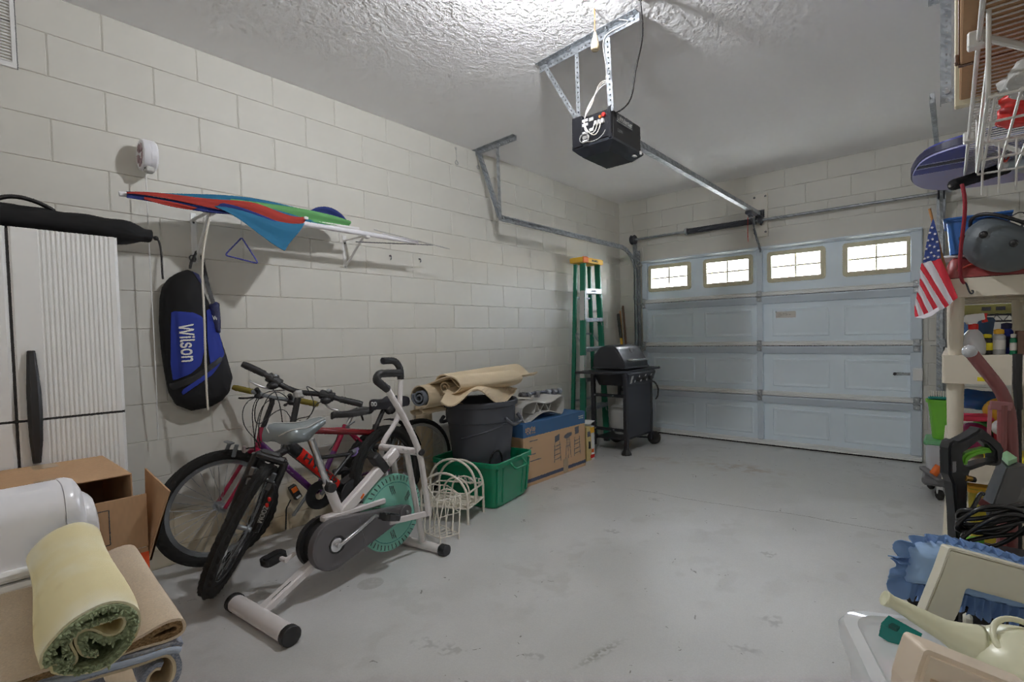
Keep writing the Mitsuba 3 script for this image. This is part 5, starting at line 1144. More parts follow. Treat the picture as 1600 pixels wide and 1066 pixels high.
obj('pedal_axle', cyl(pb + es * 0.01, pb - es * 0.06, 0.012, 10), M['bike_white'], cb_)
# frame
pv = ep(0.805, 0.603)
obj('main_post', bar(ep(ba + 0.06, bz + 0.10), ep(0.785, 0.60), 0.045, 0.062, 0.008), M['bike_white'], t)
obj('sticker', bar(ep(0.52, 0.405, 0.0232), ep(0.54, 0.425, 0.0232), 0.001, 0.012, 0.0003), M['orange'], t)
obj('bottom_bracket', cat([bar(ep(ba - 0.02, bz + 0.12), ep(ba + 0.35, bz + 0.105), 0.05, 0.03, 0.006)]), M['bike_white'], t)
for l in (-0.075, 0.075):
    obj('front_leg', tube([pv + es * l * 0.8, fc + es * l], 0.0165, 12), M['bike_white'], t)
obj('pivot_bar', cat([cyl(pv - es * 0.15, pv + es * 0.15, 0.021, 16)]), M['bike_white'], t)
for d in (-1, 1): obj('pivot_knob', cyl(pv + es * d * 0.15, pv + es * d * 0.185, 0.019, 14), M['black'], t)
for i, q in enumerate((-0.11, -0.05, 0.06, 0.1)): obj('bolt', cyl(pv + es * q - ed * 0.02 + (0, 0, 0.008), pv + es * q - ed * 0.026 + (0, 0, 0.01), 0.005, 8), M['steel'], t)
A_ = [(0.775, 1.656, 1.11), (0.76, 1.75, 1.108), (0.755, 1.789, 1.052), (0.756, 1.786, 0.989)]
obj('handle_arm', tube(rounded([(0.756, 1.786, 1.0), (0.759, 1.767, 0.754), pv - es * 0.165 + (0, 0, 0.0), pv - es * 0.165 + ed * 0.04 + (0, 0, -0.18), ep(0.89, 0.235, -0.165)], 0.08), 0.0155, 12), M['bike_white'], t, smooth=True)
obj('handle_grip', tube(rounded(A_, 0.055, 7), 0.0205, 14), M['black'], t, smooth=40)
B_ = [(1.096, 1.560, 1.055), (1.110, 1.425, 1.062), (1.112, 1.405, 1.03), (1.105, 1.475, 0.975)]
obj('handle_arm', tube(rounded([(1.107, 1.466, 0.985), (1.092, 1.575, 0.815), pv + es * 0.165 + (0, 0, 0.01), (1.068, 1.735, 0.225)], 0.14, 8), 0.0165, 12), M['bike_white'], t, smooth=True)
obj('handle_grip', tube(rounded(B_, 0.045, 7), 0.0205, 14), M['black'], t, smooth=40)
obj('link_bar', bar((1.064, 1.74, 0.232), ep(sa_ - 0.14, sz - 0.005, 0.105), 0.012, 0.034, 0.004), M['bike_white'], t)
obj('link_bar', bar(ep(0.89, 0.235, -0.165), ep(sa_ - 0.1, sz, -0.105), 0.012, 0.034, 0.004), M['bike_white'], t)
obj('tension_box', xf(cb((0, 0, 0), (0.05, 0.06, 0.13), 0.008), axes(ep(0.66, 0.56, 0.0), unit((ed * 0.8 + np.array((0, 0, 0.6)))), es, np.cross(unit((ed * 0.8 + np.array((0, 0, 0.6)))), es))), M['black'], t)
# seat
p0, p1, p2 = np.array((1.009, 1.119, 0.754)), np.array((0.998, 1.194, 0.525)), np.array((0.988, 1.255, 0.357))
obj('seat_post', cyl(p0 + (p0 - p1) * 0.05, p1, 0.0165, 16), M['chrome'], t)
obj('seat_tube', cyl(p1 + (p0 - p1) * 0.03, p2 + (p2 - p1) * 0.25, 0.024, 16), M['bike_white'], t)
obj('seat_knob', cyl(p1 - ed * 0.01 + es * 0.02 - (0, 0, 0.008), p1 - ed * 0.012 + es * 0.055 - (0, 0, 0.008), 0.024, 10), M['black'], t)
sc0 = np.array((1.018, 1.061, 0.817))
st = [(-0.155, 0.05, 0.030, -0.02), (-0.15, 0.095, 0.045, -0.004), (-0.13, 0.118, 0.05, 0.006), (-0.09, 0.125, 0.052, 0.008), (-0.04, 0.110, 0.050, 0.002), (0.01, 0.072, 0.045, 0.0), (0.06, 0.046, 0.038, 0.006), (0.11, 0.034, 0.03, 0.016), (0.15, 0.024, 0.02, 0.020), (0.16, 0.01, 0.012, 0.018)]
R = []
for u, w, h, dz in st:
    c = sc0 + ed * u * 0.80 + np.array((0, 0, 0.018 + dz))
    R.append([c + es * w * a + np.array((0, 0, b * h)) for a, b in [(-1, -1.1), (-1.02, -0.5), (-0.9, 0.05), (-0.6, 0.3), (-0.25, 0.26), (0, 0.2), (0.25, 0.26), (0.6, 0.3), (0.9, 0.05), (1.02, -0.5), (1, -1.1), (0.5, -0.9), (0, -0.85), (-0.5, -0.9)]])
g = ring_loft(R); g.fix_normals(); sk_ = obj('seat', g, M['seat_silver'], t, smooth=60)
obj('piping', tube([np.array(r[3]) + (0, 0, 0.002) for r in R], 0.003, 6), M['light_grey'], sk_, smooth=True); obj('piping', tube([np.array(r[8]) + (0, 0, 0.002) for r in R], 0.003, 6), M['light_grey'], sk_, smooth=True)

# ---------------------------------------------------------------- green bin with the trash can standing in it
t = thing('recycling_bin', 'green plastic recycling bin holding the bottom of the charcoal trash can', 'bin')
def quad_ring(C, z, r=0.045, n=5):
    P = Polygon(C).buffer(-r).buffer(r, quad_segs=n)
    return [(x, y, z) for x, y in [q.coords[0] for q in P.exterior.interpolate(np.linspace(0, 1, 64, endpoint=False), normalized=True)]]
Cb = np.array([(0.865, 2.455), (0.775, 2.885), (0.27, 2.78), (0.36, 2.35)]); cc = Cb.mean(0)
def sc(k): return cc + (Cb - cc) * k
ring = lambda k, z: quad_ring(sc(k), z)
R = [ring(0.97, 0.004), ring(1.0, 0.015), ring(1.10, 0.30), ring(1.17, 0.303), ring(1.175, 0.335), ring(1.15, 0.34), ring(1.12, 0.338), ring(1.075, 0.30), ring(0.97, 0.03), ring(0.95, 0.022)]
g = ring_loft(R); g.fix_normals(); bk = obj('body', g, M['green_plastic'], t, smooth=35)
f1, f2 = sc(1.0)[0], sc(1.0)[1]
yv = unit(np.append(f2 - f1, 0)); nv = unit(np.array((yv[1], -yv[0], 0)))
for q in (0.05, 0.2, 0.8, 0.95):
    b_, t_ = np.append(f1 + (f2 - f1) * q, 0.03) + nv * 0.002, np.append(sc(1.09)[0] + (sc(1.09)[1] - sc(1.09)[0]) * q, 0.29) + nv * 0.002
    obj('rib', bar(b_, t_, 0.022, 0.012, 0.004, up=nv), M['green_plastic'], bk)
hm = np.append((sc(1.175)[0] + sc(1.175)[1]) / 2, 0.315)
obj('handle', tube(rounded([hm - yv * 0.085, hm - yv * 0.08 + nv * 0.045 - (0, 0, 0.045), hm + yv * 0.08 + nv * 0.045 - (0, 0, 0.045), hm + yv * 0.085], 0.02), 0.008, 8), M['green_plastic'], t, smooth=True)
g1, g2 = sc(1.06)[3], sc(1.06)[0]
lv = unit(np.append(g2 - g1, 0)); nn_ = unit(np.array((lv[1], -lv[0], 0)))
obj('lettering', text_on('WASTE', 0.05, np.append(g1 * 0.42 + g2 * 0.58, 0.20) + nn_ * 0.012, lv, (0, 0, 1), 0.004, bold=True), M['white'], bk)
t = thing('trash_can', 'charcoal plastic trash can standing in the green bin under the tan carpet rolls', 'trash can')
cx, cy = 0.562, 2.612
prof = [(0, 0.03), (0.185, 0.03), (0.195, 0.045), (0.214, 0.26), (0.222, 0.35), (0.25, 0.60), (0.262, 0.61), (0.266, 0.715), (0.272, 0.72), (0.284, 0.725), (0.286, 0.755), (0.278, 0.762), (0.262, 0.755), (0.255, 0.715), (0.185, 0.06), (0, 0.055)]
g = at(lathe(prof, 56), (cx, cy, 0)); obj('body', g, M['charcoal'], t, smooth=40)
for a in (22, 202):
    d = np.array((math.cos(math.radians(a)), math.sin(math.radians(a)), 0)); s = np.array((-d[1], d[0], 0)); c = np.array((cx, cy, 0))
    obj('handle', cat([tube(spline([c + d * 0.255 + s * 0.11 + (0, 0, 0.64), c + d * 0.29 + s * 0.10 + (0, 0, 0.60), c + d * 0.30 + (0, 0, 0.585), c + d * 0.29 - s * 0.10 + (0, 0, 0.60), c + d * 0.255 - s * 0.11 + (0, 0, 0.64)], 20), 0.014, 10)]), M['charcoal'], t, smooth=True)
aa = np.linspace(-1.4, 0.25, 40)
obj('ridge', tube(np.array([(cx + 0.243 * math.cos(q), cy + 0.243 * math.sin(q), 0.50 + 0.06 * (q + 1.4)) for q in aa]), 0.008, 8), M['charcoal'], t, smooth=True)
obj('grip_arch', tube(np.array([(cx + (0.222 + 0.010 * math.sin(q)) * math.cos(-0.25 + 0.24 * math.cos(q)), cy + (0.222 + 0.010 * math.sin(q)) * math.sin(-0.25 + 0.24 * math.cos(q)), 0.30 + 0.10 * math.sin(q)) for q in np.linspace(0, math.pi, 20)]), 0.006, 8), M['black'], t, smooth=True)

# ---------------------------------------------------------------- carpets on the can
def swept(prof, p0, p1, mo, th=0.009, n=60, m=10, name='sheet', par=None, taper=0.0, wob=0.006, mi_=None, sag=0.0):
    """carpet sheet: profile (a, z) across, swept from p0 to p1"""
    P = spline(prof, n); p0, p1 = np.array(p0, float), np.array(p1, float)
    x = unit(p1 - p0); y = unit(np.cross((0, 0, 1), x)); z = np.cross(x, y)
    G = []
    for s in np.linspace(0, 1, m):
        c = p0 + (p1 - p0) * s - np.array((0, 0, sag * 4 * s * (1 - s)))
        Q = np.array([c + y * a * (1 - taper * s) + z * b * (1 - taper * s) for a, b in P])
        Q = Q + (meshkit.fbm(Q * 5 + 3, 2, 5)[:, None] - 0.5) * 2 * wob * np.array((0.5, 0.5, 1))
        G.append(Q)
    g = grid_mesh(np.array(G), th)
    return obj(name, g, mo, par, smooth=45)
def spiral(r0, r1, turns, a0=0, n=40, sx=1.0, sz=1.0):
    a = np.linspace(0, 2 * np.pi * turns, n)
    r = np.linspace(r0, r1, n)
    return np.c_[r * np.cos(a + a0) * sx, r * np.sin(a + a0) * sz]
t = thing('carpet_roll', 'tan carpet roll lying on top of the trash can', 'carpet')
swept(np.vstack([spiral(0.012, 0.05, 1.6, 0.5, 24), [(0.07, -0.02), (0.085, 0.02), (0.06, 0.075), (-0.01, 0.095), (-0.08, 0.06), (-0.14, 0.015), (-0.20, 0.035)]]), (0.56, 2.27, 0.881), (0.42, 3.159, 0.89), M['tan_weave'], par=t, n=80, taper=-0.12)
t = thing('carpet_sheet', 'flat tan carpet folded over under the carpet roll', 'carpet')
swept([(0.18, -0.065), (0.13, -0.025), (0.05, 0.0), (-0.05, 0.035), (-0.14, 0.06), (-0.22, 0.05), (-0.27, 0.0), (-0.22, -0.045), (-0.1, -0.04)], (0.52, 2.201, 0.923) + np.array((0, 0, -0.015)), (0.45, 2.891, 0.923) + np.array((0, 0, -0.02)), M['tan_weave'], par=t, n=60)
t = thing('carpet_sheet', 'tan carpet offcut with a ribbed underside sagging over the front of the trash can', 'carpet')
up = [(0.6, 2.272, 0.879), (0.62, 2.373, 0.893), (0.62, 2.527, 0.898), (0.6, 2.744, 0.868), (0.5, 3.087, 0.795)]; lo = [(0.8, 2.047, 0.822), (0.84, 2.162, 0.803), (0.86, 2.253, 0.871), (0.82, 2.465, 0.802), (0.76, 2.72, 0.769)]
obj('sheet', strip(up, lo, n=40, waves=1, amp=0.01, th=0.009), M['tan_weave'], t, smooth=45)
rb = []
for q in np.linspace(0.5, 0.97, 11):
    a, b = spline(up, 60)[int(q * 59)], spline(lo, 60)[int(q * 59)]
    rb.append(tube([a * (1 - s) + b * s + (0.008, -0.004, 0.006) for s in (0.1, 0.5, 0.97)], 0.003, 5))
for g in rb: obj('rib', g, M['tan_carpet'], t)
t = thing('carpet_roll', 'small grey roll inside a tan roll at the left end above the loose wheel', 'carpet')
c0 = np.array((0.5, 2.094, 0.824))
swept(spiral(0.012, 0.062, 2.0, 0.4, 60), c0, c0 + np.array((-0.10, 0.42, 0.0)), mat('slate_rug', (0.42, 0.44, 0.47), rough=0.95), par=t, th=0.011, n=90)
swept(np.vstack([spiral(0.078, 0.082, 0.8, -0.2, 24), [(-0.02, -0.10), (0.05, -0.13), (0.09, -0.10)]]), c0 + np.array((-0.015, 0.02, 0)), c0 + np.array((-0.12, 0.47, 0.0)), M['tan_weave'], par=t, th=0.007, n=60)
t = thing('carpet_roll', 'tall tan carpet roll standing on the floor behind the loose wheel', 'carpet')
g = []
S = spiral(0.02, 0.07, 3, 0.2, 90)
G = np.array([[(0.085 + a, 2.44 + b, z) for a, b in S] for z in np.linspace(0.0, 0.74, 8)])
obj('sheet', grid_mesh(G, 0.009), M['tan_weave'], t, smooth=45)
bx_ = thing('cardboard_box', 'small brown cardboard box behind the loose wheel and the arched wire rack', 'box')
obj('carton', b2((0.015, 2.02, 0.0), (0.135, 2.20, 0.50), 0.002), M['card'], bx_)
obj('lid', b2((0.012, 2.015, 0.495), (0.138, 2.205, 0.51), 0.002), M['card'], bx_)

# ---------------------------------------------------------------- white wire racks
mk('rack_white', (0.87, 0.85, 0.80), rough=0.35)
t = thing('arched_rack', 'white metal rack with arched dividers beside the green bin', 'rack')
F0 = np.array((0.915, 2.155, 0)); ex = unit((-0.92, -0.39, 0)); ey = unit((-0.39, 0.92, 0))
def arch(o, w, hz, r, base=0.0, lean=0.0, ins=0.0, n=22):
    a = np.linspace(0, np.pi, n)
    P = [o + ex * ins + np.array((0, 0, base))]
    sp_ = hz - (w / 2 - 0) if hz > w / 2 else 0.05
    for q in a: P.append(o + ex * (ins + w / 2 - w / 2 * math.cos(q)) + np.array((0, 0, sp_ + min(w / 2, hz - sp_) * math.sin(q))) + ey * lean * (sp_ + w / 2 * math.sin(q)))
    P.append(o + ex * (ins + w) + np.array((0, 0, base)))
    return tube(np.array(P), r, 8)
W_, L_ = 0.345, 0.245
for k, (off_, h_) in enumerate(((0.0, 0.335), (0.1225, 0.40), (0.245, 0.365))):
    obj('arch', arch(F0 + ey * off_, W_, h_, 0.0085, 0.0 if k != 1 else 0.11), M['rack_white'], t, smooth=True)
    obj('inner_arch', arch(F0 + ey * off_, W_ * 0.56, h_ * 0.68, 0.0065, 0.105, ins=W_ * 0.14), M['rack_white'], t, smooth=True)
for z in (0.105, 0.205):
    for i in (0, 1): obj('side_rail', tube([F0 + ex * (W_ * i) + np.array((0, 0, z)), F0 + ex * (W_ * i) + ey * L_ + np.array((0, 0, z))], 0.0065, 8), M['rack_white'], t)
    for j in (0, 1): obj('end_rail', tube([F0 + ey * L_ * j + np.array((0, 0, z)), F0 + ey * L_ * j + ex * W_ + np.array((0, 0, z))], 0.006, 8), M['rack_white'], t)
obj('shelf', xf(cb((W_ / 2, L_ / 2, 0.1), (W_ - 0.012, L_ - 0.012, 0.008), 0.002), axes(F0, ex, ey, (0, 0, 1)) @ np.diag([1, 1, 1, 1.0])), M['rack_white'], t)
for q in np.linspace(0.12, 0.88, 6): obj('slat', xf(cb((W_ / 2, L_ * q, 0.107), (W_ - 0.02, 0.022, 0.006), 0.002), axes(F0, ex, ey, (0, 0, 1))), M['rack_white'], t)
t = thing('wire_basket', 'small white wire magazine basket between the exercise bike and the arched rack', 'basket')
bs = [np.array(p) for p in [(0.855, 1.854, 0.035), (1.017, 1.849, 0.035), (1.048, 1.965, 0.035), (0.818, 1.994, 0.035)]]
tp_ = [np.array(p) for p in [(0.8, 1.918, 0.314), (0.98, 1.857, 0.251), (0.94, 2.078, 0.223), (0.74, 2.131, 0.238)]]
for P in (bs, tp_): obj('rim', tube(np.array(P), 0.0042, 7, closed=True), M['rack_white'], t)
md = [0.45 * b + 0.55 * c for b, c in zip(bs, tp_)]
obj('rim', tube(np.array(md), 0.003, 6, closed=True), M['rack_white'], t)
for i in range(4):
    j = (i + 1) % 4
    for q in (0.0, 0.34, 0.67):
        b_, t_ = bs[i] * (1 - q) + bs[j] * q, tp_[i] * (1 - q) + tp_[j] * q
        obj('wire', tube([b_, t_], 0.0036 if q else 0.0045, 6), M['rack_white'], t)
for q in (0.2, 0.4, 0.6, 0.8): obj('wire', tube([bs[0] * (1 - q) + bs[1] * q, bs[3] * (1 - q) + bs[2] * q], 0.003, 6), M['rack_white'], t)
for b in bs: obj('foot', tube([b, b - (0, 0, 0.035)], 0.0042, 7), M['rack_white'], t)

# ---------------------------------------------------------------- furniture carton, plastic frame, small carton
t = thing('furniture_carton', 'brown cardboard carton with a blue band and drawings of a table and two chairs', 'box')
bxl, bx0, by0, by1, bh = 0.34, 0.69, 2.945, 3.80, 0.522
mk('carton', (0.77, 0.63, 0.50), rough=0.8); mk('carton_blue', (0.22, 0.37, 0.53), rough=0.6); mk('ink', (0.36, 0.36, 0.40), rough=0.8)
obj('carton', b2((bxl, by0, 0.0), (bx0, by1, bh), 0.003), M['carton'], t)
obj('blue_band', b2((bxl - 0.001, by0 - 0.001, bh - 0.115), (bx0 + 0.001, by1 + 0.001, bh + 0.001), 0.002), M['carton_blue'], t, label='blue printed band and top')
obj('blue_band', b2((bxl - 0.001, by0 - 0.001, 0.03), (bx0 + 0.001, by1 + 0.001, 0.06), 0.001), mat('band_navy', (0.25, 0.27, 0.36), rough=0.7), t, label='dark blue stripe')
X0_ = bx0 + 0.0012
def ink(polys, m='ink', th=0.0008, name='drawing'): return obj(name, ext(shapely.union_all(polys), th, yzm(X0_)), M[m], t, smooth=False)
def ln_(pts, w=0.006): return LineString(pts).buffer(w / 2, cap_style=2)
obj('lettering', text_on('style', 0.042, (X0_ + 0.0005, 3.03, bh - 0.055), (0, 1, 0), (0, 0, 1), 0.001, bold=True), M['card'], t)
obj('lettering', text_on('SELECTIONS', 0.013, (X0_ + 0.0005, 3.04, bh - 0.085), (0, 1, 0), (0, 0, 1), 0.001), M['card'], t)
obj('lettering', cat([b2((X0_ - 0.0005, 3.70, bh - 0.045 - 0.018 * i), (X0_ + 0.001, 3.775, bh - 0.036 - 0.018 * i), 0.0003) for i in range(2)]), M['light_grey'], t)
ink([sbox(3.02, 0.37 - 0.055 * i - 0.004, 3.02 + w, 0.37 - 0.055 * i + 0.003) for i, w in enumerate((0.10, 0.03, 0.07, 0.14))], name='small_print')
for (o, top) in ((3.38, 0), (3.67, 1)):
    back = Polygon([(o - 0.035, 0.30), (o + 0.03, 0.315), (o + 0.033, 0.37), (o - 0.03, 0.355)]) if not top else Polygon([(o - 0.03, 0.325), (o + 0.028, 0.33), (o + 0.028, 0.395), (o - 0.03, 0.39)])
    ink([back] + [ln_([(o + dx, 0.30), (o + dx * 1.3, 0.13)]) for dx in (-0.035, 0.035)] + [ln_([(o - 0.045, z), (o + 0.045, z + 0.008)]) for z in (0.265, 0.235, 0.19, 0.15)])
ink([Point(0, 0).buffer(0.05).__class__([(3.535 + 0.058 * math.cos(a), 0.335 + 0.022 * math.sin(a) + 0.008 * math.cos(a)) for a in np.linspace(0, 6.28, 20)])] + [ln_([(3.535 + dx, 0.315), (3.535 + dx * 2.2, 0.13)]) for dx in (-0.018, 0.0, 0.018)] + [ln_([(3.51, 0.24), (3.56, 0.243)])])
obj('tape', b2((X0_ - 0.001, 3.46, 0.005), (X0_ + 0.0006, 3.53, 0.13), 0.0002), 'm_tape', t)
t = thing('plastic_shell', 'pale moulded plastic shell with curved ends lying on the furniture carton', 'plastic shell')
mk('pale_plastic', (0.74, 0.735, 0.72), rough=0.4)
cz = bh + 0.002
def bow(y, n=22): return 0
up = [(2.98, cz + 0.12), (3.06, cz + 0.155), (3.14, cz + 0.158), (3.22, cz + 0.142), (3.30, cz + 0.13), (3.38, cz + 0.138), (3.46, cz + 0.165), (3.52, cz + 0.17)]
lo_ = [(3.005, cz + 0.005), (3.08, cz + 0.004), (3.16, cz + 0.035), (3.26, cz + 0.058), (3.36, cz + 0.05), (3.46, cz + 0.02), (3.50, cz + 0.012)]
def band(pts, x0, x1, th=0.008, name='shell'): 
    P = spline(np.array(pts), 40)
    G = np.array([[(x, y, z) for y, z in P] for x in np.linspace(x0, x1, 6)])
    return obj(name, grid_mesh(G, th), M['pale_plastic'], t, smooth=45)
band(up, 0.36, 0.655); band(lo_, 0.36, 0.655)
band([(3.005, cz + 0.01), (2.975, cz + 0.06), (2.98, cz + 0.12)], 0.36, 0.655, name='end_panel'); band([(3.50, cz + 0.012), (3.535, cz + 0.08), (3.52, cz + 0.168)], 0.36, 0.655, name='end_panel')
for i, (a, b) in enumerate((((3.16, 0.05), (3.20, 0.14)), ((3.24, 0.06), (3.20, 0.14)), ((3.24, 0.06), (3.30, 0.125)), ((3.36, 0.06), (3.31, 0.13)), ((3.36, 0.055), (3.40, 0.135)))):
    obj('rib', grid_mesh(np.array([[(x, a[0], cz + a[1]), (x, b[0], cz + b[1])] for x in np.linspace(0.42, 0.62, 3)]), 0.008), M['pale_plastic'], t)
for i in range(3): obj('hose', tube(spline([(0.52 - 0.04 * i, 2.93, cz + 0.14 + 0.012 * i), (0.50, 3.05, cz + 0.175 + 0.008 * i), (0.48 - 0.03 * i, 3.2, cz + 0.172), (0.46, 3.32, cz + 0.155)], 20), 0.009, 8), M['offwhite'], t, smooth=True)
t = thing('metal_fitting', 'grey metal clamp with chromed ends lying across the pale plastic shell', 'metal clamp')
obj('shaft', tube([(0.44, 3.20, cz + 0.19), (0.42, 3.45, cz + 0.195), (0.43, 3.72, cz + 0.175)], 0.014, 10), M['dark_steel'], t)
for i, (y, r) in enumerate(((3.22, 0.03), (3.3, 0.024), (3.42, 0.026), (3.58, 0.025), (3.66, 0.034), (3.74, 0.028))): obj('joint', cat([cyl((0.43, y - 0.02, cz + 0.19 - 0.01 * (i > 3)), (0.43, y + 0.025, cz + 0.19 - 0.01 * (i > 3)), r, 10), b2((0.40, y - 0.012, cz + 0.15), (0.46, y + 0.012, cz + 0.20), 0.006)]), M['galv' if i % 2 else 'grey'], t)
t = thing('small_carton', 'small white and yellow printed carton behind the furniture carton', 'box')
obj('carton', b2((0.38, 3.92, 0.0), (0.62, 4.055, 0.335), 0.002), M['white'], t)
obj('yellow_side', b2((0.379, 3.919, 0.001), (0.6205, 4.0, 0.336), 0.0015), mat('cream_print', (0.80, 0.72, 0.50), rough=0.6), t)
for (y0, y1, z0, z1, m) in ((3.98, 4.05, 0.27, 0.325, 'yellow'), (3.935, 3.985, 0.24, 0.29, 'ink'), (3.95, 3.985, 0.12, 0.19, 'black'), (3.98, 4.05, 0.02, 0.055, 'red'), (4.0, 4.04, 0.075, 0.11, 'orange')):
    obj('print', b2((0.62, y0, z0), (0.6225, y1, z1), 0.0005), M[m], t)
obj('flap', xf(cb((0, 0, 0), (0.12, 0.10, 0.003), 0.001), mx((0.56, 4.02, 0.37), rx=14)), M['white'], t)

# ---------------------------------------------------------------- step ladder
t = thing('step_ladder', 'green fibreglass step ladder with a yellow cap leaning folded by the corner', 'ladder')
FL = [np.array((0.20, 4.50, 2.03)), np.array((0.305, 4.29, 0.0))]; FR = [np.array((0.20, 4.78, 2.045)), np.array((0.255, 4.83, 0.0))]
BL = [np.array((0.10, 4.50, 2.03)), np.array((0.06, 4.42, 0.0))]; BR = [np.array((0.10, 4.76, 2.03)), np.array((0.06, 4.88, 0.0))]
for P in (FL, FR):
    r_ = obj('front_rail', bar(P[1], P[0], 0.03, 0.072, 0.006, up=(0, -0.45, 0.9) if False else (1, 0.0, 0.1)), M['green_fibre'], t)
    obj('foot', cb(P[1] + (0, 0, 0.03), (0.07, 0.045, 0.06), 0.008), M['black'], t)
for P in (BL, BR):
    obj('rear_rail', bar(P[1], P[0], 0.03, 0.045, 0.005, up=(1, 0.0, 0.1)), M['green_fibre'], t)
    obj('foot', cb(P[1] + (0, 0, 0.03), (0.06, 0.045, 0.06), 0.008), M['black'], t)
cp = trimesh.convex.convex_hull(np.array([(x, y, z) for x, y in ((0.245, 4.44), (0.245, 4.835), (0.05, 4.80), (0.05, 4.46)) for z in (2.04, 2.095)]))
ck = obj('cap', cp, M['yellow'], t, smooth=False)
obj('cap_latch', cat([b2((0.235, 4.44, 2.03), (0.255, 4.54, 2.10), 0.008)]), M['orange'], ck)
obj('lettering', text_on('WERNER', 0.020, (0.2455, 4.67, 2.066), (0, 1, 0), (0, 0, 1), 0.001, bold=True), M['charcoal'], ck)
for i, z in enumerate((1.72, 1.40, 1.075, 0.75, 0.43)):
    q = (2.03 - z) / 2.03
    a, b = FL[0] * (1 - q) + FL[1] * q, FR[0] * (1 - q) + FR[1] * q
    s_ = obj('step', bar(a, b, 0.085, 0.045 if i else 0.06, 0.005), M['galv'] if i else M['white'], t)
    for c, d in ((a, 1), (b, -1)):
        v = unit(b - a) * d
        obj('brace', bar(c + v * 0.03 + (0.03, 0, -0.02), c + v * 0.004 + (0.03, 0, -0.085), 0.012, 0.004, 0.001), M['galv'], s_)
    if i == 0: obj('lettering', text_on('DANGER', 0.018, (a + b) / 2 + (0.044, -0.006, 0.0), unit(b - a), (0, 0, 1), 0.001, bold=True), M['ink'], s_)
for z in (1.66, 1.25, 0.80, 0.5):
    q = (2.03 - z) / 2.03
    a, b = BL[0] * (1 - q) + BL[1] * q, BR[0] * (1 - q) + BR[1] * q
    obj('rear_brace', bar(a, b, 0.02, 0.02, 0.004), M['galv'], t)
for (P, B) in ((FL, BL), (FR, BR)):
    a, b = P[0] * 0.55 + P[1] * 0.45, B[0] * 0.62 + B[1] * 0.38
    obj('spreader', bar(a, b, 0.004, 0.025, 0.001), M['galv'], t)
lc = FL[0] * 0.76 + FL[1] * 0.24
v_ = unit(FL[1] - FL[0]); nf = unit(np.cross(v_, (0, 1, 0))); nf = nf if nf[0] > 0 else -nf
for (q0_, q1_, m) in ((0.15, 0.31, 'light_grey'), (0.50, 0.62, 'light_grey')):
    a, b = FL[0] * (1 - q0_) + FL[1] * q0_, FL[0] * (1 - q1_) + FL[1] * q1_
    k = obj('warning_label', bar(a + nf * 0.0365 - (0, 0.0, 0), b + nf * 0.0365, 0.03, 0.002, 0.0005, up=nf), M[m], t)
    obj('warning_label', bar(a + (0, -0.0155, 0), b + (0, -0.0155, 0), 0.002, 0.06, 0.0005, up=nf), M[m], t)

# ---------------------------------------------------------------- broom handles in the corner
for i, (p, q, m, lab, gm) in enumerate((((0.30, 5.33, 0.0), (0.08, 5.41, 1.485), 'yellow', 'yellow pole with a black grip leaning in the corner behind the grill', True), ((0.26, 5.42, 0.0), (0.06, 5.555, 1.605), 'wood', 'taller brown wooden pole leaning in the corner behind the grill', False), ((0.22, 5.36, 0.0), (0.05, 5.506, 1.538), 'wood', 'light wooden pole between the yellow and the brown pole in the corner', False))):
    p, q = np.array(p), np.array(q)
    t = thing('broom_pole', lab, 'pole')
    mm = M[m] if i != 1 else mat('brown_pole', (0.42, 0.33, 0.27), rough=0.6)
    obj('shaft', cyl(p, q, 0.0155 if i != 2 else 0.012, 10), mm, t)
    if gm: obj('grip', cyl(q + (p - q) * 0.2, q + (q - p) * 0.008, 0.02, 12), M['black'], t)

# ---------------------------------------------------------------- grill
t = thing('gas_grill', 'black gas grill on a cart with a domed lid in front of the garage door', 'grill')
mk('grill_black', (0.105, 0.11, 0.13), rough=0.35, spec=0.5); mk('grill_panel', (0.15, 0.16, 0.19), rough=0.5)
gx0, gx1, gy0, gy1 = 0.36, 0.80, 4.36, 4.94
lid = [(gx0 + 0.02, 0.885), (gx0 + 0.015, 0.94), (gx0 + 0.04, 1.03), (gx0 + 0.10, 1.095), (gx0 + 0.18, 1.12), (gx0 + 0.27, 1.112), (gx0 + 0.315, 1.085), (gx1 - 0.035, 0.95), (gx1 - 0.025, 0.885)]
lp_ = Polygon(lid).buffer(0.012).buffer(-0.006)
L0 = np.array([q.coords[0] for q in lp_.exterior.interpolate(np.linspace(0, 1, 48, endpoint=False), normalized=True)])
lc_ = np.array((0.57, 0.93))
R = []
for y, k in ((gy0 + 0.035, 0.90), (gy0 + 0.045, 0.96), (gy0 + 0.07, 1.0), (gy1 - 0.07, 1.0), (gy1 - 0.045, 0.96), (gy1 - 0.035, 0.90)):
    R.append([(lc_[0] + (a - lc_[0]) * k, y, max(0.88, lc_[1] + (b - lc_[1]) * k)) for a, b in L0])
g = ring_loft(R); g.fix_normals(); lk_ = obj('lid', g, M['grill_black'], t, smooth=35)
obj('lid_rim', b2((gx0 + 0.01, gy0 + 0.03, 0.872), (gx1 - 0.015, gy1 - 0.03, 0.892), 0.006), M['grill_black'], t)
hz = 0.965; hx = gx1 + 0.012
obj('lid_handle', cat([tube(rounded([(hx - 0.05, gy0 + 0.12, hz), (hx + 0.012, gy0 + 0.12, hz), (hx + 0.012, gy1 - 0.12, hz), (hx - 0.05, gy1 - 0.12, hz)], 0.02), 0.011, 10)]), M['steel'], lk_, smooth=True)
obj('thermometer', cyl((gx1 - 0.115, 4.66, 1.055), (gx1 - 0.09, 4.66, 1.065), 0.024, 16), M['chrome'], lk_)
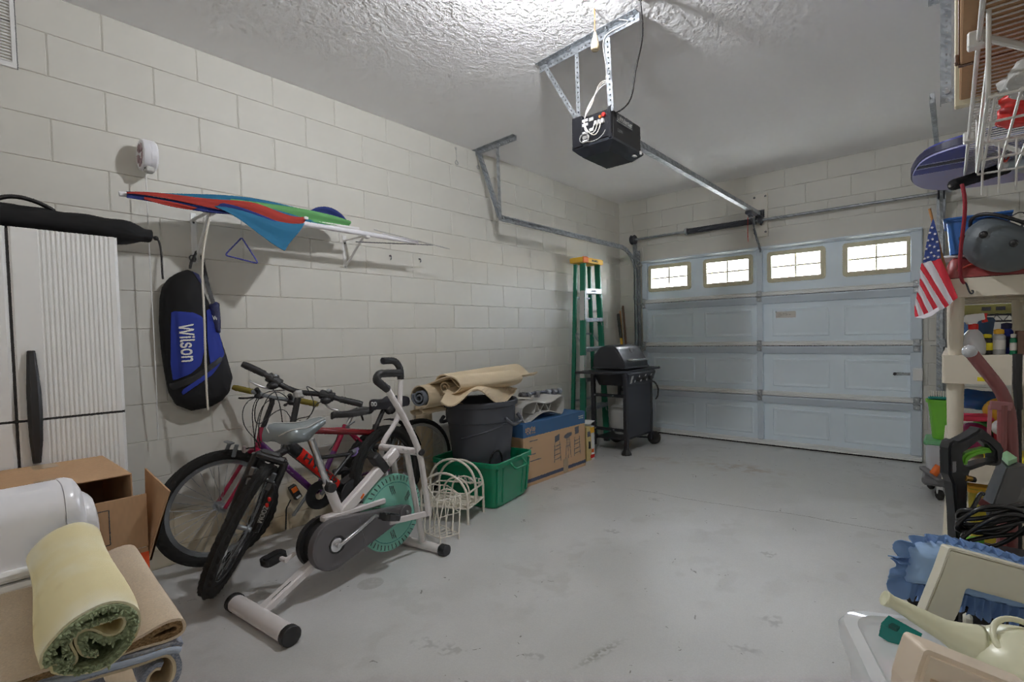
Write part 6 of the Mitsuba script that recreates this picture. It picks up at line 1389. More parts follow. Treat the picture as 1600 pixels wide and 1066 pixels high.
tb = trimesh.convex.convex_hull(np.array([(x, y, z) for x, y in ((0.345, 4.12), (0.345, 5.17), (0.60, 5.20), (0.80, 5.13), (0.83, 4.94), (0.83, 4.36), (0.78, 4.15), (0.58, 4.10)) for z in (0.842, 0.862)]))
obj('side_shelf', tb, M['grill_black'], t, smooth=False)
obj('firebox', trimesh.convex.convex_hull(np.array([(x, y, 0.845) for x in (gx0 + 0.03, gx1) for y in (gy0 + 0.02, gy1 - 0.02)] + [(x, y, 0.70) for x in (gx0 + 0.08, gx1 - 0.06) for y in (gy0 + 0.06, gy1 - 0.06)])), M['grill_black'], t, smooth=False)
cpn = trimesh.convex.convex_hull(np.array([(gx1 + 0.03, y, 0.84) for y in (gy0, gy1)] + [(gx1 + 0.045, y, 0.825) for y in (gy0, gy1)] + [(gx1 + 0.005, y, 0.70) for y in (gy0 + 0.05, gy1 - 0.03)] + [(gx1 - 0.05, y, 0.71) for y in (gy0 + 0.05, gy1 - 0.03)] + [(gx1 - 0.05, y, 0.84) for y in (gy0, gy1)]))
pk_ = obj('control_panel', cpn, M['grill_panel'], t, smooth=False)
pn = unit(np.cross((0, 1, 0), np.array((0.04, 0, 0.125)))); pn = pn if pn[0] > 0 else -pn
obj('label', xf(cb((0, 0, 0), (0.035, 0.085, 0.002), 0.0005), axes((gx1 + 0.027, gy0 + 0.09, 0.765), (0, 1, 0), unit((0.04, 0, 0.125)), pn)), M['light_grey'], pk_)
for i in range(3):
    c = np.array((gx1 + 0.028, gy0 + 0.20 + 0.125 * i, 0.768))
    obj('knob', cat([cyl(c, c + pn * 0.03, 0.021, 16), xf(cb((0, 0, 0.03), (0.012, 0.045, 0.012), 0.003), axes(c, (0, 1, 0), unit((0.04, 0, 0.125)), pn))]), M['black'], pk_)
    obj('knob_mark', cat([xf(cb((dx, dy, 0.001), (0.016, 0.022, 0.002), 0.0004), axes(c, (0, 1, 0), unit((0.04, 0, 0.125)), pn)) for dx, dy in ((0.036, 0.028), (-0.036, -0.026))]), M['white'], pk_)
for i in range(4):
    w = gx1 - 0.015
obj('front_panel', b2((gx1 - 0.03, gy0 + 0.02, 0.155), (gx1 - 0.005, gy1 - 0.03, 0.715), 0.006), M['grill_panel'], t)
for (x, y, zb_) in ((gx1 - 0.0, gy0 + 0.005, 0.0), (gx1 - 0.02, gy1 - 0.02, 0.06), (gx0 + 0.03, gy0 + 0.02, 0.06), (gx0 + 0.03, gy1 - 0.02, 0.0)):
    obj('leg', b2((x - 0.022, y - 0.022, zb_), (x + 0.022, y + 0.022, 0.845), 0.006), M['grill_black'], t)
obj('foot', at(lathe([(0, 0), (0.055, 0), (0.055, 0.012), (0.032, 0.055), (0, 0.055)], 8), (gx1, gy0 + 0.005, 0), rz=22), M['black'], t)
for (x, y) in ((gx1 - 0.005, gy1 + 0.03), (gx0 + 0.03, gy1 - 0.12)):
    obj('wheel', at(cat([lathe([(0.012, -0.02), (0.06, -0.022), (0.072, -0.014), (0.075, 0), (0.072, 0.014), (0.06, 0.022), (0.012, 0.02)], 28)]), (x, y, 0.076), rx=90, rz=0) if False else at(lathe([(0, -0.02), (0.06, -0.022), (0.072, -0.014), (0.075, 0), (0.072, 0.014), (0.06, 0.022), (0, 0.02)], 28), (x, y, 0.076), rx=90, rz=20), M['rubber'], t)
obj('axle', cyl((gx1 - 0.02, gy1 + 0.02, 0.076), (gx0 + 0.03, gy1 - 0.11, 0.076), 0.009, 8), M['dark_steel'], t)
for z in (0.60, 0.245):
    obj('side_bar', bar((gx0 + 0.03, gy0 + 0.015, z), (gx1, gy0 + 0.01, z), 0.02, 0.032, 0.004), M['grill_black'], t)
    obj('side_bar', bar((gx0 + 0.03, gy1 - 0.02, z), (gx1 - 0.02, gy1 - 0.02, z), 0.02, 0.032, 0.004), M['grill_black'], t)
    for x in (gx0 + 0.06, gx1 - 0.15): obj('bolt', cyl((x, gy0 - 0.002, z), (x, gy0 + 0.01, z), 0.008, 8), M['steel'], t)
obj('bottom_shelf', b2((gx0 + 0.04, gy0 + 0.03, 0.135), (gx1 - 0.02, gy1 - 0.04, 0.15), 0.003), M['grill_black'], t)
obj('gas_hose', tube(spline([(gx1 - 0.02, gy1 - 0.02, 0.70), (gx1 + 0.0, gy1 + 0.10, 0.66), (gx1 + 0.0, gy1 + 0.13, 0.55), (gx1 - 0.01, gy1 + 0.09, 0.50)], 20), 0.009, 8), M['black'], t, smooth=True)
one('gas_tank', at(lathe([(0, 0.02), (0.10, 0.02), (0.105, 0.0), (0.11, 0.02), (0.145, 0.06), (0.152, 0.10), (0.152, 0.24), (0.14, 0.29), (0.09, 0.325), (0.085, 0.40), (0.075, 0.40), (0.075, 0.33), (0, 0.335)], 32), (0.57, 4.70, 0.152)), M['light_grey'], 'pale gas tank standing inside the cart of the grill', 'gas tank', smooth=30)
# ---------------------------------------------------------------- right side: upright local frames
def vm(o, ang=38.1):
    a = math.radians(ang); ex = np.array((math.cos(a), math.sin(a), 0)); return axes(o, ex, (0, 0, 1), (math.sin(a), -math.cos(a), 0))
def vslab(pts, o, th, m, name, par, ang=38.1, rnd_=0.0, holes=(), sm=30, lift=0.0):
    """upright plate with an outline in the plane through o, given a thickness and softened edges"""
    P = Polygon(pts, holes).buffer(0)
    if rnd_: P = P.buffer(-rnd_).buffer(2 * rnd_).buffer(-rnd_)
    M_ = vm(o, ang)
    b = min(0.25 * th, 0.006)
    Q = P.buffer(-b)
    g = cat([ext(P, th - 2 * b, M_ @ mx((0, 0, -th / 2 + b + lift)))] + ([ext(Q, th, M_ @ mx((0, 0, -th / 2 + lift)))] if not Q.is_empty else []))
    return obj(name, g, m, par, smooth=sm)
# plastic shelving
mk('shelf_cream', (0.85, 0.82, 0.755), rough=0.45)
t = thing('plastic_shelf', 'cream plastic shelving unit with round posts near the right wall', 'shelf')
sx0, sx1, sy0, sy1 = 3.415, 3.735, 2.62, 3.52
for x in (sx0 + 0.03, sx1 - 0.03):
    for y in (sy0 + 0.03, sy1 - 0.03):
        obj('post', at(lathe([(0, 0), (0.026, 0)] + [q for k in range(4) for q in ((0.026, 0.02 + 0.36 * k), (0.0305, 0.30 + 0.36 * k), (0.0305, 0.34 + 0.36 * k), (0.026, 0.345 + 0.36 * k))] + [(0.026, 1.43), (0, 1.43)], 20), (x, y, 0)), M['shelf_cream'], t, smooth=25)
for z0, z1 in ((1.360, 1.436), (1.005, 1.122), (0.60, 0.685), (0.20, 0.28)):
    rim = sbox(sx0 - 0.004, sy0 - 0.004, sx1 + 0.004, sy1 + 0.004).buffer(0.01).difference(sbox(sx0 + 0.03, sy0 + 0.03, sx1 - 0.03, sy1 - 0.03))
    s_ = obj('shelf', cat([ext(rim, z1 - z0, mx((0, 0, z0))), ext(sbox(sx0, sy0, sx1, sy1), 0.012, mx((0, 0, z1 - 0.022)))]), M['shelf_cream'], t, smooth=30)
    for i in range(3): obj('rib', b2((sx0 + 0.02, sy0 + 0.18 + 0.25 * i, z0 + 0.005), (sx1 - 0.02, sy0 + 0.195 + 0.25 * i, z1 - 0.02), 0.002), M['shelf_cream'], s_)
obj('sticker', b2((3.515, sy0 - 0.0155, 1.018), (3.553, sy0 - 0.0135, 1.034), 0.0005), M['bright_yellow'], t, label='yellow sticker')
# things on the top shelf
t = thing('blanket_bag', 'flat red translucent bag of folded cloth on the top plastic shelf', 'bag')
g = pillow(sbox(3.425, 2.63, 3.80, 3.15).buffer(0.02), 0.05, 0.085, mx((0, 0, 1.439)), 0.025, back=0.0, wrinkle=0.03, wf=14, seed=2)
obj('body', g, mat('red_cloth', (0.58, 0.24, 0.24), rough=0.35), t, smooth=True)
for i in range(4): obj('fold', tube(spline([(3.43 + 0.09 * i, 2.628, 1.455), (3.47 + 0.08 * i, 2.618, 1.48 + 0.006 * i), (3.52 + 0.07 * i, 2.62, 1.50)], 12), 0.004, 6), mat('red_trim', (0.72, 0.27, 0.22), rough=0.4) if i == 0 else 'm_red_trim', t, smooth=True)
one('folded_cloth', cb((3.50, 2.72, 1.531), (0.21, 0.16, 0.012), 0.004), M['white'], 'thin white slab under the blue storage bin', 'board')
t = thing('storage_bin', 'blue plastic storage bin on top of the red bag', 'bin')
def tub(c, sx, sy, z0, z1, tap, wall=0.006, r=0.03):
    def ring(k, z, ins=0.0):
        P = rpoly(2 * (sx * k - ins), 2 * (sy * k - ins), r, 4)
        return [(c[0] + x, c[1] + y, z) for x, y in [q.coords[0] for q in P.exterior.interpolate(np.linspace(0, 1, 56, endpoint=False), normalized=True)]]
    g = ring_loft([ring(tap, z0), ring(1, z1 - 0.012), ring(1.05, z1 - 0.010), ring(1.05, z1), ring(1.0, z1), ring(1.0, z1 - 0.012, wall), ring(tap, z0 + wall, wall)])
    g.fix_normals(); return g
obj('body', tub((3.515, 2.74), 0.10, 0.13, 1.539, 1.68, 0.90), M['blue'], t, smooth=35)
obj('rim', at(cat([tube([(3.41, 2.605, 1.68), (3.62, 2.605, 1.68)], 0.006, 8), tube([(3.409, 2.606, 1.68), (3.409, 2.875, 1.68)], 0.006, 8)])), M['blue'], t)
t = thing('bike_helmet', 'grey skate helmet with black straps beside the blue storage bin', 'helmet')
hc = np.array((3.58, 2.561, 1.547))
R = []
for th_ in np.linspace(-0.5, 1.0, 14):
    a = th_ * math.pi / 2
    R.append([(0.109 * math.cos(a) * math.cos(q) * (1.0 if th_ > 0 else 1 + 0.06 * th_), 0.131 * math.cos(a) * math.sin(q), 0.097 * math.sin(a) + 0.01 * math.cos(2 * q) * (th_ < 0)) for q in np.linspace(0, 2 * np.pi, 36, endpoint=False)])
g = ring_loft(R); g.merge_vertices(); g.fix_normals()
HM = mx(hc, rz=48, rx=-38) if False else mx(hc, rz=-50) @ mx(rx=158)
sh = xf(g, HM); obj('shell', sh, mat('helmet_grey', (0.33, 0.36, 0.38), rough=0.5), t, smooth=50)
obj('rim', tube(np.array([(HM @ np.array((0.103 * math.cos(q), 0.124 * math.sin(q), -0.068 + 0.01 * math.cos(2 * q), 1)))[:3] for q in np.linspace(0, 2 * np.pi, 40, endpoint=False)]), 0.007, 8, closed=True), M['black'], t, smooth=True)
for q, e in ((0.3, 0.25), (1.1, 0.1), (1.9, 0.1), (2.7, 0.25), (3.6, 0.35), (4.4, 0.2), (5.3, 0.3)):
    p = np.array((0.109 * math.cos(e) * math.cos(q), 0.131 * math.cos(e) * math.sin(q), 0.097 * math.sin(e)))
    obj('vent', sphere((HM @ np.append(p, 1))[:3], 0.0135, 2, (1, 1, 1)), M['black'], t, smooth=True)
obj('strap', cat([tube(spline([hc + (0.02, 0.02, 0.06), (3.602, 2.556, 1.639), (3.628, 2.552, 1.663), (3.655, 2.534, 1.638)], 18), 0.008, 6, flat=0.3), tube(spline([hc + (0.06, 0.05, 0.05), (3.633, 2.515, 1.592), (3.644, 2.525, 1.627)], 12), 0.008, 6, flat=0.3)]), M['black'], t, smooth=True)
# flag
t = thing('small_flag', 'small American stars and stripes flag hanging at the end of the plastic shelf', 'flag')
mk('flag_blue', (0.20, 0.27, 0.52), rough=0.8); mk('flag_red', (0.80, 0.20, 0.26), rough=0.8); mk('flag_white', (0.84, 0.83, 0.86), rough=0.8)
obj('stick', cyl((3.359, 2.57, 1.729), (3.422, 2.6, 1.426), 0.005, 8), M['wood'], t)
can_l, can_r = [(3.37, 2.56, 1.681), (3.359, 2.56, 1.638), (3.349, 2.56, 1.582), (3.338, 2.56, 1.507)], [(3.374, 2.56, 1.681), (3.384, 2.56, 1.63), (3.393, 2.56, 1.571), (3.397, 2.56, 1.516)]
def flagstrip(A_, B_, m, nm, n=14, amp=0.006, ph=0.0):
    A_, B_ = spline(A_, n), spline(B_, n)
    G = np.array([A_ * (1 - q) + B_ * q + np.outer(amp * np.sin(np.linspace(0.5, 5.5, n) + 5 * q + ph), (0.3, 1, 0)) for q in np.linspace(0, 1, 5)])
    return obj(nm, grid_mesh(G, 0.0016), m, t, smooth=50)
ck_ = flagstrip(can_l, can_r, M['flag_blue'], 'canton', amp=0.0)
def star5(r): return Polygon([(r * (1 if i % 2 == 0 else 0.42) * math.sin(i * math.pi / 5), r * (1 if i % 2 == 0 else 0.42) * math.cos(i * math.pi / 5)) for i in range(10)])
for p in [(3.368, 2.557, 1.647), (3.361, 2.557, 1.627), (3.378, 2.557, 1.62), (3.37, 2.557, 1.6), (3.355, 2.557, 1.597), (3.385, 2.557, 1.587), (3.361, 2.557, 1.575), (3.376, 2.557, 1.568), (3.349, 2.557, 1.563), (3.389, 2.557, 1.551), (3.366, 2.557, 1.546), (3.355, 2.557, 1.528), (3.376, 2.557, 1.531), (3.344, 2.557, 1.524), (3.389, 2.557, 1.525)]:
    obj('star', ext(star5(0.0065), 0.0012, axes(np.array(p) - (0, 0.002, 0), (1, 0, 0), (0, 0, 1), (0, -1, 0))), M['flag_white'], ck_, smooth=False)
sa = spline([(3.31, 2.56, 1.304), (3.318, 2.56, 1.378), (3.329, 2.56, 1.457), (3.338, 2.56, 1.51), (3.359, 2.56, 1.512), (3.378, 2.56, 1.516), (3.397, 2.56, 1.519)], 60); sb = spline([(3.312, 2.55, 1.282), (3.336, 2.55, 1.278), (3.36, 2.55, 1.285), (3.39, 2.55, 1.305), (3.419, 2.55, 1.322), (3.437, 2.55, 1.342), (3.453, 2.55, 1.356)], 60)
N_ = 9
for i in range(N_):
    a0, a1 = sa[int(i * 59 / N_)], sa[int((i + 1) * 59 / N_)]
    b0, b1 = sb[int(i * 59 / N_)], sb[int((i + 1) * 59 / N_)]
    md0, md1 = (a0 + b0) / 2, (a1 + b1) / 2
    flagstrip(np.array([a0, md0, b0]), np.array([a1, md1, b1]), M['flag_red' if i % 2 == 0 else 'flag_white'], 'stripe', n=8, amp=0.003 if i else 0)
obj('hem', flag_hem := grid_mesh(np.array([[(3.313, 2.54, 1.282), (3.337, 2.54, 1.289), (3.365, 2.54, 1.303), (3.39, 2.54, 1.321)], [(3.322, 2.53, 1.279), (3.344, 2.53, 1.275), (3.369, 2.53, 1.285), (3.394, 2.53, 1.307)]]), 0.0016), M['flag_white'], t)
one('bungee_cord', tube(spline([(3.462, 2.4, 1.77), (3.468, 2.4, 1.74), (3.462, 2.45, 1.558), (3.461, 2.52, 1.442), (3.471, 2.58, 1.415)], 30), 0.0065, 8), mat('maroon', (0.52, 0.10, 0.16), rough=0.6), 'dark red bungee cord hanging past the blue storage bin', 'cord', smooth=True)
obj('hook', tube(spline([(3.471, 2.58, 1.415), (3.485, 2.58, 1.389), (3.497, 2.58, 1.37), (3.501, 2.58, 1.377), (3.495, 2.58, 1.383)], 14), 0.003, 6), M['dark_steel'], 'bungee_cord', smooth=True)

# wire closet shelf on the right wall and what it carries
mk('wire_white', (0.84, 0.84, 0.83), rough=0.35)
t = thing('wire_shelf', 'white ventilated wire shelf on the right wall under the ceiling carton', 'wire shelf')
wz, wx = 1.90, 3.475
y0_, y1_ = 0.55, 2.86
for (x, z) in ((wx, wz), (wx - 0.002, wz - 0.028), (3.66, wz - 0.004), (3.885, wz)):
    obj('long_rod', tube([(x + 0.018 * (y1_ - y) / (y1_ - y0_) if x < 3.6 else x, y, z) for y in (y0_, y1_)], 0.0048, 8), M['wire_white'], t)
wr = tube([(wx + 0.002, 0, wz + 0.004), (WR - 0.01, 0, wz + 0.004)], 0.0023, 5)
lp = tube([(wx + 0.001, 0, wz + 0.004), (wx - 0.003, 0, wz - 0.003), (wx - 0.005, 0, wz - 0.028)], 0.0023, 5)
wd = mikit.ply(cat([wr, lp]), M['wire_white'], smooth=50)
for y in np.arange(y0_ + 0.01, y1_, 0.0255):
    obj('wire', copy_of(wd, mx((0.018 * (y1_ - y) / (y1_ - y0_), y, 0))), None, t)
for y in (1.47, 2.2):
    bk_ = obj('bracket', bar((wx + 0.005, y, wz - 0.012), (WR, y, wz - 0.30), 0.014, 0.014, 0.003), M['wire_white'], t)
    obj('clip', b2((wx - 0.012, y - 0.015, wz - 0.04), (wx + 0.02, y + 0.015, wz - 0.005), 0.004), M['wire_white'], bk_)
t = thing('shelf_carton', 'large tan cardboard carton with brown strapping on the wire shelf', 'box')
c_lo, c_hi = (3.452, 0.75, wz + 0.008), (3.86, 1.915, 2.62)
obj('carton', b2(c_lo, c_hi, 0.004), M['card'], t)
mk('strap_brown', (0.38, 0.29, 0.23), rough=0.35)
for y in (1.30, 1.66):
    obj('strap', cat([b2((3.448, y - 0.006, wz + 0.01), (3.452, y + 0.006, 2.60), 0.0008), b2((3.448, y - 0.006, wz + 0.0045), (3.85, y + 0.006, wz + 0.0085), 0.0008)]), M['strap_brown'], t)
    obj('clip', b2((3.440, y - 0.01, wz + 0.012), (3.450, y + 0.01, wz + 0.035), 0.003), M['strap_brown'], t)
t = thing('end_board', 'pale board with dark print standing behind the strapped carton', 'board')
obj('body', xf(b2((3.44, 1.96, wz + 0.008), (3.84, 1.985, 2.58), 0.003), np.eye(4)), M['cream_frame'], t)
obj('print', b2((3.436, 1.966, 2.28), (3.4405, 1.980, 2.52), 0.0005), M['charcoal'], t)
# basket under the shelf
t = thing('hanging_basket', 'white wire basket hanging under the wire shelf with cloths in it', 'wire basket')
bz, bx0, bx1_, by0_, by1_ = 1.70, 3.495, 3.84, 1.33, 1.97
for P in ([(bx0, by0_, wz - 0.03), (bx0, by0_, bz), (bx0, by1_, bz), (bx0, by1_, wz - 0.03)], [(bx1_, by0_, wz - 0.03), (bx1_, by0_, bz), (bx1_, by1_, bz), (bx1_, by1_, wz - 0.03)]):
    obj('hanger_rod', tube(rounded(P, 0.02), 0.0045, 8), M['wire_white'], t, smooth=True)
obj('rim', tube([(bx0, by0_, bz + 0.08), (bx0, by1_, bz + 0.08), (bx1_, by1_, bz + 0.08)], 0.0035, 7), M['wire_white'], t)
for x in np.arange(bx0 + 0.012, bx1_, 0.038):
    obj('wire', tube(rounded([(x, by1_ + 0.012, bz - 0.065), (x, by1_, bz - 0.005), (x, by1_ - 0.006, bz), (x, by0_, bz)], 0.012), 0.003, 6), M['wire_white'], t)
    obj('wire', tube([(x, by1_, bz), (x, by1_, bz + 0.08)], 0.0026, 6), M['wire_white'], t)
for y in np.arange(by0_, by1_ + 0.001, 0.16): obj('cross_wire', tube([(bx0, y, bz - 0.004), (bx1_, y, bz - 0.004)], 0.003, 6), M['wire_white'], t)
for i, (c, r, m, lab) in enumerate((((3.62, 1.60, bz + 0.045), 0.10, 'red', 'red crumpled cloth in the hanging wire basket'), ((3.70, 1.80, bz + 0.04), 0.09, 'white', 'white crumpled plastic bag in the hanging wire basket'), ((3.60, 1.42, bz + 0.045), 0.08, 'light_grey', 'pale grey cloth at the near end of the hanging wire basket'))):
    g = lump(sphere((0, 0, 0), 1.0, 3), 0.35, 2.3, i + 3); g.apply_scale((r, r * 0.95, 0.04)); g.apply_translation(c)
    one('crumpled_cloth', g, M[m], lab, 'cloth', smooth=True)
t = thing('red_strap', 'bright red webbing strap dangling below the wire shelf', 'strap')
obj('webbing', tube(spline([(3.581, 2.617, 1.98), (3.587, 2.62, 1.925), (3.597, 2.6, 1.875), (3.613, 2.614, 1.91), (3.631, 2.617, 1.945), (3.659, 2.639, 1.969)], 26), 0.007, 6, flat=0.4), mat('strap_red', (0.80, 0.28, 0.20), rough=0.6), t, smooth=True)
t = thing('clear_bottle', 'clear plastic bottle lying on its side beside the red strap', 'bottle')
a_, b_ = np.array((3.591, 2.62, 1.867)), np.array((3.704, 2.709, 1.884))
v_ = unit(b_ - a_); x_ = unit(np.cross(v_, (0, 0, 1)))
obj('body', xf(lathe([(0, 0.0), (0.014, 0.0), (0.014, 0.025), (0.016, 0.03), (0.038, 0.075), (0.042, 0.09), (0.042, 0.2), (0, 0.21)], 24), axes(a_, x_, np.cross(v_, x_), v_)), mat('pet', (0.70, 0.76, 0.78), rough=0.1, spec=0.8), t, smooth=40)
obj('cap', xf(lathe([(0, -0.012), (0.016, -0.012), (0.0165, 0.006), (0, 0.006)], 16), axes(a_, x_, np.cross(v_, x_), v_)), M['white'], t)
t = thing('folding_umbrella', 'black rolled umbrella lying in front of the boogie board', 'umbrella')
a_, b_ = np.array((3.432, 2.556, 1.806)), np.array((3.607, 2.761, 1.889))
v_ = unit(b_ - a_)
obj('canopy', tube([a_ + v_ * q * np.linalg.norm(b_ - a_) for q in (0, 0.04, 0.3, 0.7, 1.0)], [0.019, 0.0225, 0.021, 0.023, 0.026], 12), M['black_matte'], t, smooth=True)
obj('tip', cyl(a_ - v_ * 0.012, a_ + v_ * 0.005, 0.006, 8), M['chrome'], t)
t = thing('boogie_board', 'purple, blue and white rounded boogie board stuck under the wire shelf', 'board')
zB = 1.93
bo = Polygon([(3.30, 2.80), (3.325, 2.64), (3.37, 2.52), (3.45, 2.46), (3.56, 2.44), (3.80, 2.44), (3.80, 3.16), (3.50, 3.18), (3.40, 3.14), (3.33, 3.04)])
bo = Polygon(spline([(x, y, 0) for x, y in bo.exterior.coords[:-1]], 90, closed=True)[:, :2]).intersection(sbox(3.0, 2.0, 3.82, 4)).buffer(0.012, quad_segs=4)
def band_(P, z0, z1, m, nm, lab=None): return obj(nm, ext(P, z1 - z0, mx((0, 0, z0))), M[m], t, smooth=40, label=lab)
mk('board_lilac', (0.66, 0.67, 0.84), rough=0.35); mk('board_blue', (0.22, 0.25, 0.60), rough=0.35); mk('board_dark', (0.12, 0.12, 0.24), rough=0.4)
band_(bo, zB - 0.008, zB + 0.0, 'board_lilac', 'slick'); band_(bo.buffer(0.006, quad_segs=6), zB, zB + 0.026, 'board_dark', 'core'); band_(bo.buffer(-0.006), zB + 0.026, zB + 0.036, 'board_blue', 'deck')
front = bo.difference(Polygon([(x, y + 0.13 + 0.05 * math.sin(6 * x)) for x, y in [(3.2, 2.42), (3.9, 2.42)]] + [(3.95, 3.5), (3.1, 3.5)]))
s1 = bo.intersection(sbox(3.2, 2.4, 3.9, 2.60)); s2 = bo.intersection(sbox(3.2, 2.62, 3.9, 2.66)); s3 = bo.intersection(sbox(3.2, 2.68, 3.9, 2.76))
for P, m in ((s1, 'board_blue'), (s2, 'board_dark'), (s3, 'board_blue')): obj('painted_stripe', ext(P, 0.001, mx((0, 0, zB - 0.0092))), M[m], t, smooth=False)

# things on the middle shelf
mz = 1.1225
t = thing('blue_tub', 'blue plastic tub behind the spray bottle on the middle plastic shelf', 'tub')
obj('body', at(lathe([(0, 0), (0.06, 0), (0.075, 0.13), (0.078, 0.135), (0.078, 0.145), (0.07, 0.155), (0, 0.16)], 28), (3.507, 2.93, mz)), mat('dusty_blue', (0.27, 0.41, 0.58), rough=0.4), t, smooth=35)
one('red_pot', at(lathe([(0, 0), (0.035, 0), (0.04, 0.04), (0.036, 0.045), (0, 0.045)], 20), (3.462, 2.76, mz)), M['orange'], 'low orange pot behind the left post on the middle plastic shelf', 'pot')
t = thing('spray_bottle', 'clear spray bottle with a white and red trigger head on the middle plastic shelf', 'spray bottle')
sb_ = np.array((3.503, 2.665, mz))
scene['m_clear_plastic'] = {'type': 'thindielectric', 'int_ior': 1.35}
mk('frosted', (0.74, 0.75, 0.77), rough=0.15, spec=0.7)
obj('body', at(lathe([(0, 0.001), (0.038, 0.001), (0.041, 0.01), (0.041, 0.05), (0.03, 0.085), (0.014, 0.105), (0.013, 0.118), (0, 0.118)], 28), sb_), M['frosted'], t, smooth=40)
obj('collar', at(lathe([(0, 0.104), (0.017, 0.104), (0.017, 0.124), (0.012, 0.128), (0, 0.128)], 18), sb_), M['red'], t)
vv = vm(sb_ + (0, 0, 0.0), 20)
obj('head', ext(Polygon([(-0.06, 0.138), (-0.04, 0.162), (0.018, 0.168), (0.022, 0.146), (0.0, 0.140), (-0.006, 0.127), (-0.03, 0.127), (-0.034, 0.136)]).buffer(0.002), 0.024, vv @ mx((0.012, 0, -0.012))), M['white'], t)
obj('trigger', ext(Polygon([(0.018, 0.168), (0.034, 0.17), (0.03, 0.15), (0.035, 0.135), (0.02, 0.13), (0.02, 0.146)]), 0.018, vv @ mx((0.012, 0, -0.009))), M['red'], t)
for (x, y, r, h, m, cm, lab) in ((3.545, 2.70, 0.022, 0.085, 'black', 'bright_yellow', 'small black bottle with a yellow label on the middle plastic shelf'), (3.585, 2.70, 0.021, 0.105, 'frosted', 'yellow', 'clear bottle with an orange yellow cap on the middle plastic shelf'), (3.612, 2.76, 0.022, 0.13, 'royal', 'navy', 'dark blue can behind the capped bottle on the middle plastic shelf'), (3.565, 2.80, 0.03, 0.06, 'yellow', 'white', 'squat orange jar at the back of the middle plastic shelf'), (3.628, 2.68, 0.011, 0.085, 'green_plastic', 'white', 'thin green tube by the box on the middle plastic shelf')):
    k = thing('shelf_bottle', lab, 'bottle')
    obj('body', at(lathe([(0, 0), (r, 0), (r * 1.02, 0.006), (r, h * 0.72), (r * 0.5, h * 0.82), (0, h * 0.82)], 20), (x, y, mz)), M[m], k, smooth=40)
    obj('cap', at(lathe([(0, 0), (r * 0.8, 0), (r * 0.82, h * 0.16), (0, h * 0.2)], 16), (x, y, mz + h * 0.8)), M[cm], k)
    obj('label', at(lathe([(r * 1.03, h * 0.2), (r * 1.05, h * 0.21), (r * 1.04, h * 0.55), (r * 1.02, h * 0.56)], 20), (x, y, mz)), M[cm if m != 'frosted' else 'white'], k)
one('brown_box', b2((3.64, 2.66, mz), (3.72, 2.80, mz + 0.095), 0.003), mat('box_brown', (0.34, 0.25, 0.20), rough=0.6), 'small dark brown box at the right end of the middle plastic shelf', 'box')
# wire rack with a flat box, behind
t = thing('back_rack', 'grey wire rack standing behind the plastic shelf against the door wall', 'rack')
for z in (1.300, 1.265):
    obj('rod', tube([(3.44, 3.62, z), (3.86, 3.62, z)], 0.005, 7), M['dark_steel'], t)
zz = np.linspace(3.44, 3.86, 17)
obj('truss_wire', tube([(x, 3.62, 1.300 if i % 2 else 1.265) for i, x in enumerate(zz)], 0.003, 6), M['dark_steel'], t)
for x in np.linspace(3.45, 3.85, 10): obj('wire', tube([(x, 3.62, 1.304), (x, 3.95, 1.304)], 0.003, 5), M['dark_steel'], t)
for x in (3.44, 3.86):
    for y in (3.62, 3.95): obj('post', cyl((x, y, 0), (x, y, 1.6), 0.012, 10), M['dark_steel'], t)
k = thing('flat_box', 'flat yellow and blue box on the wire rack behind the shelf', 'box')
obj('lid', b2((3.455, 3.63, 1.309), (3.80, 3.93, 1.36), 0.003), mat('box_yellow', (0.74, 0.72, 0.46), rough=0.5), k)
obj('blue_end', b2((3.72, 3.628, 1.3085), (3.802, 3.932, 1.362), 0.002), M['blue'], k)
for i in range(2): obj('print', b2((3.56 + 0.06 * i, 3.6275, 1.325), (3.60 + 0.06 * i, 3.6295, 1.345), 0.0005), M['ink'], k)
# things on the lower shelf
lz = 0.686
t = thing('toy_bowl', 'glossy purple bowl shaped toy on the lower plastic shelf', 'toy')
g = sphere((3.507, 2.76, lz + 0.07), 0.066, 3, (1, 1, 1.05)); obj('body', g, M['magenta'], t, smooth=True)
obj('band', at(lathe([(0.066, -0.006), (0.069, 0), (0.066, 0.006)], 30), (3.507, 2.76, lz + 0.075)), M['purple'], t)
k = thing('toy_bucket', 'dark green toy bucket behind the purple bowl on the lower plastic shelf', 'bucket')
obj('body', tub((3.57, 2.86), 0.065, 0.065, lz, lz + 0.15, 0.8, r=0.06), mat('mid_green', (0.18, 0.46, 0.18), rough=0.4), k, smooth=35)
one('red_toy', b2((3.572, 2.70, lz + 0.02), (3.612, 2.78, lz + 0.12), 0.01), mat('toy_red', (0.56, 0.10, 0.12), rough=0.35), 'red toy block on the lower plastic shelf', 'toy')
one('yellow_tray', b2((3.54, 2.66, lz), (3.70, 2.85, lz + 0.022), 0.006), M['bright_yellow'], 'shallow yellow tray at the front of the lower plastic shelf', 'tray')
k = thing('toy_racket', 'pink foam paddle on top of the purple bowl', 'toy')
obj('blade', xf(cb((0, 0, 0), (0.12, 0.07, 0.02), 0.009), mx((3.51, 2.72, lz + 0.168), rz=20, rx=8)), mat('hot_pink', (0.88, 0.26, 0.38), rough=0.5), k)
obj('grip', cyl((3.43, 2.69, lz + 0.16), (3.47, 2.71, lz + 0.165), 0.010, 10), M['grey'], k)
one('blue_cloth', lump(sphere((3.52, 2.92, lz + 0.22), 0.09, 3, (1.3, 1.0, 0.5)), 0.025, 12, 4), M['blue'], 'crumpled blue cloth above the purple bowl at the back of the lower plastic shelf', 'cloth', smooth=True)
